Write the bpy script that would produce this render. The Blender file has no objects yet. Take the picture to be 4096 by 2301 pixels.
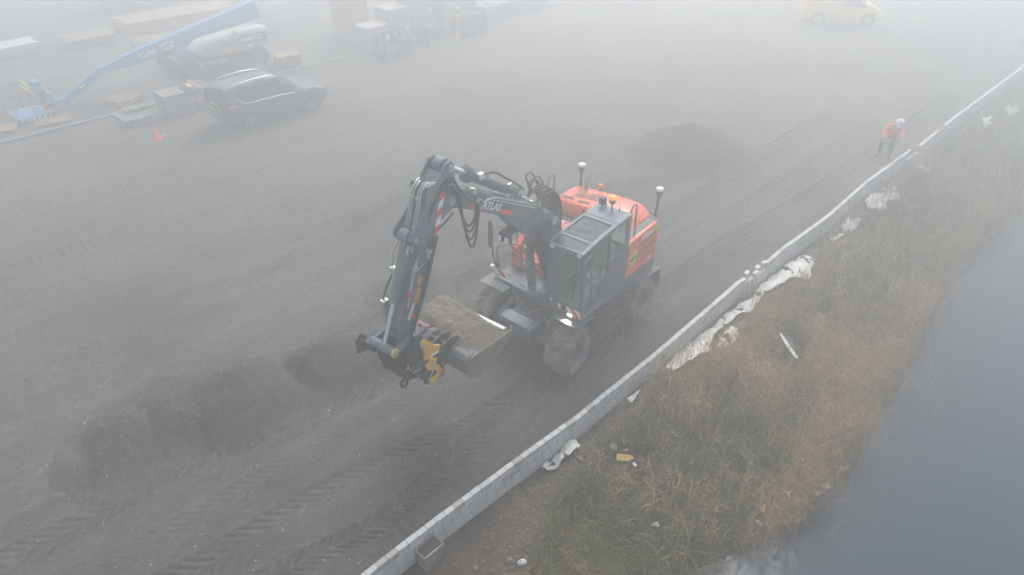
import bpy, bmesh, math, random
import numpy as np
from mathutils import Vector, Matrix, Euler

# world frame: X runs along the block wall (away from the camera to the right), Y across the yard, Z up, metres
S = bpy.context.scene
COL = S.collection
rad = math.radians

# ---------------------------------------------------------------- camera
CAM_H, PITCH, YAW = 10.45, 34.4, 44.6
cam = bpy.data.cameras.new("camera")
cam.sensor_width = 36.0
cam.lens = 36.0 * 2832.0 / 4096.0
cam.clip_start = 0.1
cam.clip_end = 1500
camo = bpy.data.objects.new("camera", cam)
camo.location = (0, 0, CAM_H)
camo.rotation_euler = (rad(90 - PITCH), 0, rad(YAW - 90))
COL.objects.link(camo)
S.camera = camo

# ---------------------------------------------------------------- world, sun, exposure
SUN_EL, SUN_AZ = 50.0, 34.0          # azimuth measured from +X towards +Y
world = bpy.data.worlds.new("World")
S.world = world
world.use_nodes = True
wn = world.node_tree
wn.nodes.clear()
sky = wn.nodes.new("ShaderNodeTexSky")
sky.sky_type = 'NISHITA'
sky.sun_disc = False
sky.sun_elevation = rad(SUN_EL)
sky.sun_rotation = rad(90 - SUN_AZ)
sky.air_density = 1.0
sky.dust_density = 4.0
sky.ozone_density = 1.0
hsv = wn.nodes.new("ShaderNodeHueSaturation")
hsv.inputs["Saturation"].default_value = 0.32
bg = wn.nodes.new("ShaderNodeBackground")
bg.inputs["Strength"].default_value = 0.115
wo = wn.nodes.new("ShaderNodeOutputWorld")
wn.links.new(sky.outputs[0], hsv.inputs["Color"])
wn.links.new(hsv.outputs[0], bg.inputs["Color"])
wn.links.new(bg.outputs[0], wo.inputs["Surface"])
sun = bpy.data.lights.new("sun", 'SUN')
sun.energy = 1.1
sun.angle = rad(28)
sun.color = (1.0, 0.97, 0.93)
suno = bpy.data.objects.new("sun", sun)
suno.rotation_euler = (rad(90 - SUN_EL), 0, rad(SUN_AZ + 90))
COL.objects.link(suno)
S.view_settings.view_transform = 'Standard'
S.view_settings.look = 'None'
S.view_settings.exposure = 0.96
S.view_settings.gamma = 1.0
S.view_settings.use_curve_mapping = False
S.render.engine = 'CYCLES'
S.cycles.use_denoising = True
S.cycles.max_bounces = 8
S.cycles.diffuse_bounces = 3
S.cycles.glossy_bounces = 3
S.cycles.transmission_bounces = 4
S.cycles.transparent_max_bounces = 12
S.cycles.volume_bounces = 3
S.cycles.caustics_reflective = False
S.cycles.caustics_refractive = False

# ---------------------------------------------------------------- helpers
def tag(o, label=None, cat=None, group=None, kind=None):
    if label: o["label"] = label
    if cat: o["category"] = cat
    if group: o["group"] = group
    if kind: o["kind"] = kind
    return o

def link(o, parent=None):
    COL.objects.link(o)
    if parent is not None:
        o.parent = parent
    return o

def empty(name, loc=(0, 0, 0), rz=0.0, label=None, cat=None, group=None):
    o = bpy.data.objects.new(name, None)
    o.empty_display_size = 0.2
    o.location = loc
    o.rotation_euler = (0, 0, rz)
    COL.objects.link(o)
    return tag(o, label, cat, group)

def copy_tree(o, parent=None, keep_world=False):
    c = o.copy()
    COL.objects.link(c)
    if parent is not None:
        c.parent = parent
    for ch in list(o.children):
        copy_tree(ch, c)
    return c

MATS = {}
def nt(name):
    m = bpy.data.materials.new(name)
    m.use_nodes = True
    t = m.node_tree
    return m, t, t.nodes["Principled BSDF"]

def mat(name, col, rough=0.6, metal=0.0, var=0.0, scale=8.0, bump=0.0, bscale=60.0, dirt=None, dirt_amt=0.35, dscale=3.0,
        coat=0.0, spec=0.5, emit=None, estr=0.0, coord="Object"):
    """procedural paint / stone / metal: base colour, soft variation, dust blotches and fine relief"""
    if name in MATS: return MATS[name]
    m, t, b = nt(name)
    b.inputs["Roughness"].default_value = rough
    b.inputs["Metallic"].default_value = metal
    b.inputs["Specular IOR Level"].default_value = spec
    b.inputs["Coat Weight"].default_value = coat
    tc = t.nodes.new("ShaderNodeTexCoord")
    src = None
    def noise(sc, det=5, r=0.6):
        n = t.nodes.new("ShaderNodeTexNoise")
        n.inputs["Scale"].default_value = sc
        n.inputs["Detail"].default_value = det
        n.inputs["Roughness"].default_value = r
        t.links.new(tc.outputs[coord], n.inputs["Vector"])
        return n
    c = (*col, 1)
    if var > 0:
        n = noise(scale)
        mx = t.nodes.new("ShaderNodeMix"); mx.data_type = 'RGBA'
        mx.inputs["A"].default_value = tuple(max(0, v * (1 - var)) for v in col) + (1,)
        mx.inputs["B"].default_value = tuple(min(1, v * (1 + var)) for v in col) + (1,)
        t.links.new(n.outputs["Fac"], mx.inputs["Factor"])
        src = mx.outputs["Result"]
    if dirt is not None:
        n = noise(dscale, 8, 0.7)
        r = t.nodes.new("ShaderNodeValToRGB")
        r.color_ramp.elements[0].position = 0.62 - dirt_amt * 0.4
        r.color_ramp.elements[1].position = 0.78 - dirt_amt * 0.3
        r.color_ramp.elements[1].color = (dirt_amt * 1.6, dirt_amt * 1.6, dirt_amt * 1.6, 1)
        t.links.new(n.outputs["Fac"], r.inputs["Fac"])
        mx = t.nodes.new("ShaderNodeMix"); mx.data_type = 'RGBA'
        if src is not None: t.links.new(src, mx.inputs["A"])
        else: mx.inputs["A"].default_value = c
        mx.inputs["B"].default_value = (*dirt, 1)
        t.links.new(r.outputs["Color"], mx.inputs["Factor"])
        src = mx.outputs["Result"]
        rr = t.nodes.new("ShaderNodeMapRange")
        rr.inputs["To Min"].default_value = rough
        rr.inputs["To Max"].default_value = 0.9
        t.links.new(r.outputs["Color"], rr.inputs["Value"])
        t.links.new(rr.outputs[0], b.inputs["Roughness"])
    if src is not None: t.links.new(src, b.inputs["Base Color"])
    else: b.inputs["Base Color"].default_value = c
    if bump > 0:
        n = noise(bscale, 6, 0.65)
        bp = t.nodes.new("ShaderNodeBump")
        bp.inputs["Strength"].default_value = 1.0
        bp.inputs["Distance"].default_value = bump
        t.links.new(n.outputs["Fac"], bp.inputs["Height"])
        t.links.new(bp.outputs["Normal"], b.inputs["Normal"])
    if emit is not None:
        b.inputs["Emission Color"].default_value = (*emit, 1)
        b.inputs["Emission Strength"].default_value = estr
    MATS[name] = m
    return m

class MB:
    """collects primitives; build() links them as one mesh object"""
    def __init__(s): s.v = []; s.f = []; s.mi = []; s.mats = []; s.sm = []
    def _m(s, m):
        if m is None: return 0
        if m not in s.mats: s.mats.append(m)
        return s.mats.index(m)
    def add(s, vs, fs, m=None, smooth=False):
        o = len(s.v); s.v.extend([tuple(v) for v in vs])
        k = s._m(m)
        for f in fs:
            s.f.append(tuple(i + o for i in f)); s.mi.append(k); s.sm.append(smooth)
        return s
    def box(s, x0, x1, y0, y1, z0, z1, m=None):
        vs = [(x, y, z) for z in (z0, z1) for y in (y0, y1) for x in (x0, x1)]
        return s.add(vs, [(0, 2, 3, 1), (4, 5, 7, 6), (0, 1, 5, 4), (2, 6, 7, 3), (0, 4, 6, 2), (1, 3, 7, 5)], m)
    def bbox(s, x0, x1, y0, y1, z0, z1, b=0.01, m=None):
        """box with chamfered vertical and top edges"""
        def ring(i, z):
            return [(x0 + i + (0 if i else b), y0 + i, z), (x1 - i - (0 if i else b), y0 + i, z), (x1 - i, y0 + i + (0 if i else b), z), (x1 - i, y1 - i - (0 if i else b), z),
                    (x1 - i - (0 if i else b), y1 - i, z), (x0 + i + (0 if i else b), y1 - i, z), (x0 + i, y1 - i - (0 if i else b), z), (x0 + i, y0 + i + (0 if i else b), z)]
        r0 = ring(0, z0); r1 = ring(0, z1 - b)
        r2 = [(x0 + 2*b, y0 + b, z1), (x1 - 2*b, y0 + b, z1), (x1 - b, y0 + 2*b, z1), (x1 - b, y1 - 2*b, z1), (x1 - 2*b, y1 - b, z1), (x0 + 2*b, y1 - b, z1), (x0 + b, y1 - 2*b, z1), (x0 + b, y0 + 2*b, z1)]
        vs = r0 + r1 + r2
        fs = [tuple(range(7, -1, -1)), tuple(range(16, 24))]
        for a in (0, 8):
            for i in range(8):
                j = (i + 1) % 8
                fs.append((a + i, a + j, a + 8 + j, a + 8 + i))
        return s.add(vs, fs, m)
    def prism(s, prof, a0, a1, plane="xz", m=None):
        """profile extruded: plane 'xz' along y, 'yz' along x, 'xy' along z"""
        n = len(prof)
        def P(p, a):
            return (p[0], a, p[1]) if plane == "xz" else ((a, p[0], p[1]) if plane == "yz" else (p[0], p[1], a))
        area = sum(prof[i][0] * prof[(i+1) % n][1] - prof[(i+1) % n][0] * prof[i][1] for i in range(n))
        if plane == "xz": area = -area
        if area < 0: prof = prof[::-1]
        vs = [P(p, a0) for p in prof] + [P(p, a1) for p in prof]
        lo, hi = tuple(range(n - 1, -1, -1)), tuple(range(n, 2 * n))
        fs = [lo, hi] + [(i, (i + 1) % n, n + (i + 1) % n, n + i) for i in range(n)]
        if a1 < a0: fs = [f[::-1] for f in fs]
        return s.add(vs, fs, m)
    def tube(s, pts, r, n=10, m=None, caps=True, closed=False):
        pts = [Vector(p) for p in pts]
        if m is not None and m.name == "rubber_hose" and len(pts) > 2 and not closed:
            e_ = [pts[0] * 2 - pts[1]] + pts + [pts[-1] * 2 - pts[-2]]; o_ = []
            for i in range(1, len(e_) - 2):
                a, b, c, d = e_[i - 1:i + 3]
                for j in range(4):
                    t = j / 4; o_.append(0.5 * (2 * b + (c - a) * t + (2 * a - 5 * b + 4 * c - d) * t * t + (3 * b - a - 3 * c + d) * t ** 3))
            pts = o_ + [pts[-1]]
        k = len(pts); rs = r if isinstance(r, (list, tuple)) else [r] * k
        vs = []; up = None
        for i, p in enumerate(pts):
            if closed: d = (pts[(i + 1) % k] - pts[i - 1])
            else: d = (pts[min(i + 1, k - 1)] - pts[max(i - 1, 0)])
            d.normalize()
            if up is None:
                a = Vector((0, 0, 1)) if abs(d.z) < 0.9 else Vector((1, 0, 0))
                up = (a - d * a.dot(d)).normalized()
            else:
                up = (up - d * up.dot(d))
                up = up.normalized() if up.length > 1e-6 else d.orthogonal().normalized()
            w = d.cross(up)
            for j in range(n):
                t = 2 * math.pi * j / n
                vs.append(p + up * (math.cos(t) * rs[i]) + w * (math.sin(t) * rs[i]))
        fs = []
        for i in range(k if closed else k - 1):
            for j in range(n):
                a = i * n + j; b2 = i * n + (j + 1) % n; c = ((i + 1) % k) * n
                fs.append((a, b2, c + (j + 1) % n, c + j))
        s.add(vs, fs, m, True)
        if caps and not closed:
            s.add(vs[:n], [tuple(range(n - 1, -1, -1))], m); s.add(vs[-n:], [tuple(range(n))], m)
        return s
    def cyl(s, p0, p1, r, n=16, m=None, r1=None):
        return s.tube([p0, p1], [r, r if r1 is None else r1], n, m)
    def lathe(s, c, axis, prof, n=24, m=None, smooth=True):
        """prof: list of (distance along axis, radius)"""
        c = Vector(c); d = Vector(axis).normalized(); u = d.orthogonal().normalized(); w = d.cross(u)
        vs = []
        for a, r in prof:
            for j in range(n):
                t = 2 * math.pi * j / n
                vs.append(c + d * a + (u * math.cos(t) + w * math.sin(t)) * r)
        fs = []
        for i in range(len(prof) - 1):
            for j in range(n):
                fs.append((i * n + j, i * n + (j + 1) % n, (i + 1) * n + (j + 1) % n, (i + 1) * n + j))
        return s.add(vs, fs, m, smooth)
    def loft(s, rings, m=None, smooth=True, caps=True):
        n = len(rings[0]); vs = [v for r in rings for v in r]; fs = []
        for i in range(len(rings) - 1):
            for j in range(n):
                fs.append((i * n + j, i * n + (j + 1) % n, (i + 1) * n + (j + 1) % n, (i + 1) * n + j))
        s.add(vs, fs, m, smooth)
        if caps: s.add(rings[0], [tuple(range(n - 1, -1, -1))], m); s.add(rings[-1], [tuple(range(n))], m)
        return s
    def xf(s, M):
        s.v = [tuple(M @ Vector(v)) for v in s.v]; return s
    def build(s, name, m=None, parent=None, loc=None, rot=None, bevel=0.0, label=None, fixn=True, segs=1):
        me = bpy.data.meshes.new(name)
        me.from_pydata(s.v, [], s.f)
        ms = list(s.mats)
        if m is not None and not ms: ms = [m]
        for q in ms: me.materials.append(q)
        if s.mats: me.polygons.foreach_set("material_index", s.mi)
        me.polygons.foreach_set("use_smooth", s.sm)
        if fixn:
            bm = bmesh.new(); bm.from_mesh(me)
            bmesh.ops.recalc_face_normals(bm, faces=bm.faces)
            bm.to_mesh(me); bm.free()
        me.update()
        o = bpy.data.objects.new(name, me)
        if loc is not None: o.location = loc
        if rot is not None: o.rotation_euler = rot
        link(o, parent)
        if bevel > 0:
            md = o.modifiers.new("bevel", 'BEVEL'); md.width = bevel; md.segments = segs
            md.limit_method = 'ANGLE'; md.angle_limit = rad(35)
            md.harden_normals = False
        if label: o["label"] = label
        return o

def arr_mesh(name, V, F, mats, mi=None, smooth=False, attr=None, parent=None):
    """fast mesh from numpy arrays; F: (n,3) or (n,4)"""
    me = bpy.data.meshes.new(name)
    V = np.asarray(V, np.float32); F = np.asarray(F, np.int32)
    k = F.shape[1]; n = len(F)
    me.vertices.add(len(V)); me.vertices.foreach_set("co", V.ravel())
    me.loops.add(n * k); me.loops.foreach_set("vertex_index", F.ravel())
    me.polygons.add(n)
    me.polygons.foreach_set("loop_start", np.arange(0, n * k, k, dtype=np.int32))
    if mi is not None: me.polygons.foreach_set("material_index", np.asarray(mi, np.int32))
    me.polygons.foreach_set("use_smooth", np.full(n, smooth))
    if attr is not None:
        for an, (dom, vals) in attr.items():
            a = me.attributes.new(an, 'FLOAT', dom)
            a.data.foreach_set("value", np.asarray(vals, np.float32))
    for m in mats: me.materials.append(m)
    me.update(calc_edges=True)
    o = bpy.data.objects.new(name, me)
    return link(o, parent)

def _h(ix, iy, seed):
    n = (ix.astype(np.int64) * 374761393 + iy.astype(np.int64) * 668265263 + seed * 974711) & 0xffffffff
    n = ((n ^ (n >> 13)) * 1274126177) & 0xffffffff
    return ((n ^ (n >> 16)) & 0xffff) / 65535.0

def vn(x, y, seed=0):
    x = np.asarray(x, float); y = np.asarray(y, float)
    ix = np.floor(x); iy = np.floor(y); fx = x - ix; fy = y - iy
    fx = fx * fx * (3 - 2 * fx); fy = fy * fy * (3 - 2 * fy)
    a = _h(ix, iy, seed); b = _h(ix + 1, iy, seed); c = _h(ix, iy + 1, seed); d = _h(ix + 1, iy + 1, seed)
    return (a * (1 - fx) + b * fx) * (1 - fy) + (c * (1 - fx) + d * fx) * fy

def fbm(x, y, seed=0, oct=4, g=0.5):
    r = 0; a = 1; s = 0
    for i in range(oct):
        r = r + a * (vn(x * 2 ** i, y * 2 ** i, seed + i * 7) - 0.5); s += a; a *= g
    return r / s * 2

def sstep(a, b, x):
    t = np.clip((x - a) / (b - a), 0, 1); return t * t * (3 - 2 * t)

RNG = np.random.default_rng(7)
random.seed(5)

# ---------------------------------------------------------------- haze
hz_m = bpy.data.materials.new("fog_air")
hz_m.use_nodes = True
ht = hz_m.node_tree; ht.nodes.clear()
hv = ht.nodes.new("ShaderNodeVolumePrincipled")
hv.inputs["Color"].default_value = (0.93, 0.955, 0.97, 1)
hv.inputs["Density"].default_value = 0.0300
hv.inputs["Anisotropy"].default_value = 0.64
ho = ht.nodes.new("ShaderNodeOutputMaterial")
ht.links.new(hv.outputs[0], ho.inputs["Volume"])
hz = MB().box(-160, 170, -160, 170, -4.2, 11.4).build("haze", hz_m)
tag(hz, "pale grey morning fog filling the air over the whole site", "fog", kind="stuff")

# ---------------------------------------------------------------- ground
def ground_mat(name, c1, c2, c3, sc=1.0, peb=0.25, low=None):
    m, t, b = nt(name)
    tc = t.nodes.new("ShaderNodeTexCoord")
    def noise(s_, d, r=0.6):
        n = t.nodes.new("ShaderNodeTexNoise"); n.inputs["Scale"].default_value = s_
        n.inputs["Detail"].default_value = d; n.inputs["Roughness"].default_value = r
        t.links.new(tc.outputs["Object"], n.inputs["Vector"]); return n
    def mix(f, a, bb, bl='MIX'):
        x = t.nodes.new("ShaderNodeMix"); x.data_type = 'RGBA'; x.blend_type = bl
        for k, v in (("Factor", f), ("A", a), ("B", bb)):
            if hasattr(v, "is_output") or hasattr(v, "links"): t.links.new(v, x.inputs[k])
            else: x.inputs[k].default_value = v
        return x.outputs["Result"]
    def ramp(src, lo, hi):
        r = t.nodes.new("ShaderNodeMapRange"); r.inputs["From Min"].default_value = lo; r.inputs["From Max"].default_value = hi
        t.links.new(src, r.inputs["Value"]); return r.outputs[0]
    big = noise(0.22 * sc, 6, 0.62); mid = noise(1.7 * sc, 8, 0.7); fine = noise(38, 6, 0.75); gr = noise(150, 3, 0.6)
    a = mix(ramp(big.outputs["Fac"], 0.38, 0.62), (*c1, 1), (*c2, 1))
    a = mix(ramp(mid.outputs["Fac"], 0.56, 0.74), a, (*c3, 1))
    dk = mix(ramp(fine.outputs["Fac"], 0.32, 0.70), (0.50, 0.50, 0.51, 1), (1.45, 1.45, 1.44, 1))
    a = mix(1.0, a, dk, 'MULTIPLY')
    mpn = t.nodes.new("ShaderNodeMapping"); mpn.inputs["Scale"].default_value = (0.30, 1.9, 1.0); mpn.inputs["Rotation"].default_value = (0, 0, 0.10)
    t.links.new(tc.outputs["Object"], mpn.inputs["Vector"])
    n4 = noise(1.0, 7, 0.72); t.links.new(mpn.outputs[0], n4.inputs["Vector"])
    st_ = mix(ramp(n4.outputs["Fac"], 0.36, 0.66), (0.78, 0.78, 0.80, 1), (1.20, 1.19, 1.17, 1))
    a = mix(1.0, a, st_, 'MULTIPLY')
    m2 = noise(7.5, 7, 0.75)
    dk = mix(ramp(m2.outputs["Fac"], 0.36, 0.66), (0.72, 0.72, 0.73, 1), (1.24, 1.23, 1.20, 1))
    a = mix(1.0, a, dk, 'MULTIPLY')
    if low is not None:
        sx = t.nodes.new("ShaderNodeSeparateXYZ"); t.links.new(tc.outputs["Object"], sx.inputs[0])
        n3 = noise(1.6, 6, 0.7); mm = t.nodes.new("ShaderNodeMath"); mm.operation = 'MULTIPLY_ADD'
        t.links.new(n3.outputs["Fac"], mm.inputs[0]); mm.inputs[1].default_value = 0.55; t.links.new(sx.outputs[2], mm.inputs[2])
        lb = mix(1.0, (*low, 1), dk, 'MULTIPLY')
        a = mix(ramp(mm.outputs[0], 0.34, 0.50), lb, a)
    vo = t.nodes.new("ShaderNodeTexVoronoi"); vo.inputs["Scale"].default_value = 24
    t.links.new(tc.outputs["Object"], vo.inputs["Vector"])
    sp = t.nodes.new("ShaderNodeMapRange"); sp.inputs["From Min"].default_value = 0.14; sp.inputs["From Max"].default_value = 0.10
    t.links.new(vo.outputs["Distance"], sp.inputs["Value"])
    sep = t.nodes.new("ShaderNodeSeparateColor"); t.links.new(vo.outputs["Color"], sep.inputs[0])
    gt = t.nodes.new("ShaderNodeMath"); gt.operation = 'GREATER_THAN'; gt.inputs[1].default_value = 1 - peb
    t.links.new(sep.outputs[0], gt.inputs[0])
    ml = t.nodes.new("ShaderNodeMath"); ml.operation = 'MULTIPLY'
    t.links.new(sp.outputs[0], ml.inputs[0]); t.links.new(gt.outputs[0], ml.inputs[1])
    a = mix(ml.outputs[0], a, (0.22, 0.215, 0.20, 1))
    t.links.new(a, b.inputs["Base Color"])
    b.inputs["Roughness"].default_value = 0.92
    b.inputs["Specular IOR Level"].default_value = 0.25
    ad = t.nodes.new("ShaderNodeMath"); ad.operation = 'ADD'
    t.links.new(fine.outputs["Fac"], ad.inputs[0]); t.links.new(gr.outputs["Fac"], ad.inputs[1])
    bp = t.nodes.new("ShaderNodeBump"); bp.inputs["Distance"].default_value = 0.035; bp.inputs["Strength"].default_value = 1.0
    t.links.new(ad.outputs[0], bp.inputs["Height"]); t.links.new(bp.outputs[0], b.inputs["Normal"])
    MATS[name] = m
    return m

GM = ground_mat("yard_sand", (0.146, 0.141, 0.132), (0.204, 0.196, 0.183), (0.290, 0.275, 0.245), 1.0, 0.4)
WALL_T = 6.43

def axis(lo, hi, f0, f1, fine, growth, mx):
    c = list(np.arange(f0, f1, fine))
    d = fine; x = f1
    while x < hi: c.append(x); d = min(d * growth, mx); x += d
    c.append(hi)
    d = fine; x = f0 - fine; l = []
    while x > lo: l.append(x); d = min(d * growth, mx); x -= d
    l.append(lo)
    return np.array(l[::-1] + c)

# wheel tracks: (control points (s, t), half width, lug pitch, depth, lug direction)
TRACKS = [
    ([(-3, 11.3), (0, 10.95), (2, 11.0), (4, 10.52), (6.2, 10.25), (9, 9.95), (14, 9.9), (20, 10.1), (30, 10.4)], 0.32, 0.235, 0.040, 1),
    ([(-2, 9.2), (1.5, 8.62), (4, 8.4), (6.8, 7.75), (9, 7.72), (14.2, 7.85), (17, 7.85), (22, 7.5), (34, 7.5)], 0.32, 0.235, 0.034, 1),
    ([(-2, 9.9), (3, 9.55), (7, 9.1), (10, 8.7), (14, 8.9)], 0.27, 0.2, 0.014, 1),
    ([(-4, 16.3), (0, 15.6), (4, 15.3), (9, 14.6), (14, 14.4), (22, 15)], 0.28, 0.22, 0.024, -1),
    ([(-4, 18.4), (2, 17.6), (7, 17.2), (13, 16.6), (24, 16.4)], 0.28, 0.22, 0.022, -1),
    ([(-6, 20.6), (2, 19.5), (9, 18.7), (18, 18.6), (30, 19)], 0.28, 0.22, 0.022, 1),
    ([(4, 12.2), (8, 12.0), (13, 11.7), (17, 11.9), (26, 12.6)], 0.26, 0.2, 0.022, 1),
    ([(3, 7.0), (8, 7.15), (15, 7.0), (22, 7.0)], 0.12, 0.09, 0.010, 1),
    ([(7, 22.0), (12, 21.6), (18, 21.9), (30, 23.0)], 0.28, 0.22, 0.022, 1),
    ([(-8, 13.9), (-3, 14.6), (2, 15.9), (8, 16.0), (15, 17.6), (24, 20)], 0.27, 0.21, 0.030, 1),
    ([(-8, 22.5), (0, 21.3), (8, 20.4), (16, 20.2), (26, 17.5)], 0.28, 0.22, 0.030, -1),
    ([(9, 13.6), (13, 13.0), (17, 12.6), (20, 10.9), (28, 9.2)], 0.26, 0.21, 0.028, -1),
    ([(-3, 8.2), (1, 7.9), (4, 7.2), (8, 7.6)], 0.24, 0.19, 0.020, -1),
    ([(13, 8.9), (16, 9.0), (20, 8.7), (30, 8.6)], 0.27, 0.21, 0.024, 1),
    ([(-6, 24.6), (4, 24.0), (14, 23.6), (26, 24.8)], 0.28, 0.22, 0.030, 1),
]

def ground_h(x, y):
    z = 0.05 * fbm(x * 0.16, y * 0.22, 3, 3) + 0.012 * fbm(x * 1.1, y * 1.6, 11, 3)
    z = z + 0.014 * fbm(x * 5, y * 5, 21, 3) + 0.006 * fbm(x * 14, y * 14, 23, 2)
    z = z + 0.03 * np.clip(fbm(x * 0.5, y * 2.4, 27, 3) - 0.15, 0, 1)
    # long drag marks along the driving direction
    z = z + 0.030 * fbm(x * 0.35 + 0.5 * y, y * 3.2 + 0.2 * x, 31, 3)
    for pts, hw, pit, dep, dr in TRACKS:
        px = np.array([p[0] for p in pts]); py = np.array([p[1] for p in pts])
        m = (x > px[0]) & (x < px[-1])
        yc = np.interp(x, px, py)
        bq = y - yc
        ab = np.abs(bq)
        inside = m & (ab < hw * 1.35)
        if not inside.any(): continue
        side = (bq > 0) * 0.5
        ph = (x * dr + ab * 1.15) / pit + side + 0.25 * fbm(x * 0.8, y * 1.5, 77, 2)
        fr = ph - np.floor(ph)
        lug = sstep(0.04, 0.14, fr) * (1 - sstep(0.46, 0.56, fr))
        strength = np.clip(0.72 + 1.1 * fbm(x * 0.45, y * 0.6, 41 + int(hw * 100), 3), 0.35, 1.0) * (0.8 + 0.2 * sstep(-.35, 0.1, fbm(x * 2.2, y * 2.2, 43, 2)))
        edge = 1 - sstep(hw * 0.85, hw * 1.08, ab)
        berm = np.exp(-((ab - hw * 1.12) / 0.05) ** 2) * 0.35
        cen = sstep(0.0, 0.03, ab)
        d = np.where(inside, 1.9 * dep * strength * (-(lug * edge * cen) - 0.25 * edge + berm), 0)
        fin = sstep(px[0], px[0] + 1.5, x) * (1 - sstep(px[-1] - 1.5, px[-1], x))
        z = z + d * fin
    # strip beside the wall drops a little
    z = z - 0.03 * (1 - sstep(6.5, 7.6, y))
    return z

def grid_mesh(name, xs, ys, hfun, mats, **kw):
    X, Y = np.meshgrid(xs, ys, indexing="ij")
    Z = hfun(X, Y)
    nx, ny = len(xs), len(ys)
    V = np.stack([X, Y, Z], -1).reshape(-1, 3)
    i = np.arange(nx - 1)[:, None] * ny + np.arange(ny - 1)[None, :]
    F = np.stack([i, i + ny, i + ny + 1, i + 1], -1).reshape(-1, 4)
    return arr_mesh(name, V, F, mats, smooth=True, **kw)

xs = axis(-150, 160, -1.5, 12.0, 0.022, 1.035, 6.0)
ys = axis(6.46, 160, 6.46, 12.2, 0.022, 1.018, 6.0)
yard = grid_mesh("ground", xs, ys, ground_h, [GM])
tag(yard, "dark grey-brown compacted yard with chevron wheel tracks", kind="structure")
# ---------------------------------------------------------------- gravel heaps
def heaps_mesh(name, lumps, x0, x1, y0, y1, step, m, scoop=()):
    xs_ = np.arange(x0, x1, step); ys_ = np.arange(y0, y1, step)
    def hf(x, y):
        wx = x + 0.16 * fbm(x * 1.1, y * 1.1, 5, 4, .6); wy = y + 0.16 * fbm(x * 1.3 + 9, y * 1.3, 6, 3)
        h = np.full(x.shape, -0.30)
        for (cx, cy, rx, ry, hh, ang) in lumps:
            ca, sa = math.cos(ang), math.sin(ang)
            u = ((wx - cx) * ca + (wy - cy) * sa) / rx; v = (-(wx - cx) * sa + (wy - cy) * ca) / ry
            r = np.sqrt(u * u + v * v + 0.02)
            h = np.maximum(h, hh * (1.14 - r * 1.14) - 0.0)
        for (cx, cy, rx, ry, dd) in scoop:
            q = ((x - cx) / rx) ** 2 + ((y - cy) / ry) ** 2
            h = h - dd * np.exp(-q * 2)
        h = h + 0.035 * fbm(x * 6, y * 6, 8, 4, .65) + 0.05 * fbm(x * 1.7, y * 1.7, 9, 3)
        return np.maximum(h, -0.12)
    X, Y = np.meshgrid(xs_, ys_, indexing="ij"); Z = hf(X, Y)
    nx, ny = len(xs_), len(ys_)
    V = np.stack([X, Y, Z], -1).reshape(-1, 3)
    i = (np.arange(nx - 1)[:, None] * ny + np.arange(ny - 1)[None, :]).reshape(-1)
    F = np.stack([i, i + ny, i + ny + 1, i + 1], -1)
    zf = V[F][:, :, 2].max(1)
    F = F[zf > -0.10]
    used = np.unique(F); re = np.full(len(V), -1); re[used] = np.arange(len(used))
    return arr_mesh(name, V[used], re[F], [m], smooth=True), hf

PM = ground_mat("dark_gravel", (0.092, 0.092, 0.092), (0.116, 0.113, 0.109), (0.150, 0.142, 0.130), 1.6, 0.30, low=(0.160, 0.152, 0.140))
near_heap, near_h = heaps_mesh("gravel_windrow", [
    (1.75, 12.35, 1.6, 1.45, 0.55, 0.2), (2.65, 12.2, 1.4, 1.4, 0.66, -0.1), (3.75, 11.85, 1.5, 1.55, 0.92, 0.1), (3.3, 12.7, 1.9, 0.9, 0.42, -0.35),
    (5.75, 11.35, 1.6, 1.2, 0.72, -0.3), (6.9, 10.9, 1.4, 1.0, 0.52, -0.2)],
    -1.2, 8.6, 9.9, 14.6, 0.03, PM, scoop=[(4.95, 11.5, 0.24, 0.9, 0.24), (0.9, 12.6, 0.28, 0.7, 0.16), (2.1, 12.7, 0.2, 0.5, 0.14)])
tag(near_heap, "long dark gravel windrow lying left of the raised bucket", "gravel pile", "gravel heaps on the yard", "stuff")
far_heap, far_h = heaps_mesh("gravel_heap", [(21.6, 12.3, 2.3, 2.2, 1.05, 0.1), (20.5, 13.0, 1.6, 1.3, 0.55, 0.3), (22.3, 11.6, 1.5, 1.4, 0.5, 0.0)], 17.0, 25.5, 8.8, 16.2, 0.045, PM)
tag(far_heap, "low round dark gravel heap lying behind the orange excavator", "gravel pile", "gravel heaps on the yard", "stuff")
small_heap, small_h = heaps_mesh("gravel_mound", [(9.15, 12.55, 1.15, 0.8, 0.34, 0.3), (8.5, 12.9, 0.8, 0.6, 0.22, 0)], 7.2, 11.0, 11.2, 14.4, 0.03, PM)
tag(small_heap, "small dark gravel mound beside the excavator's front right tyre", "gravel pile", "gravel heaps on the yard", "stuff")

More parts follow.
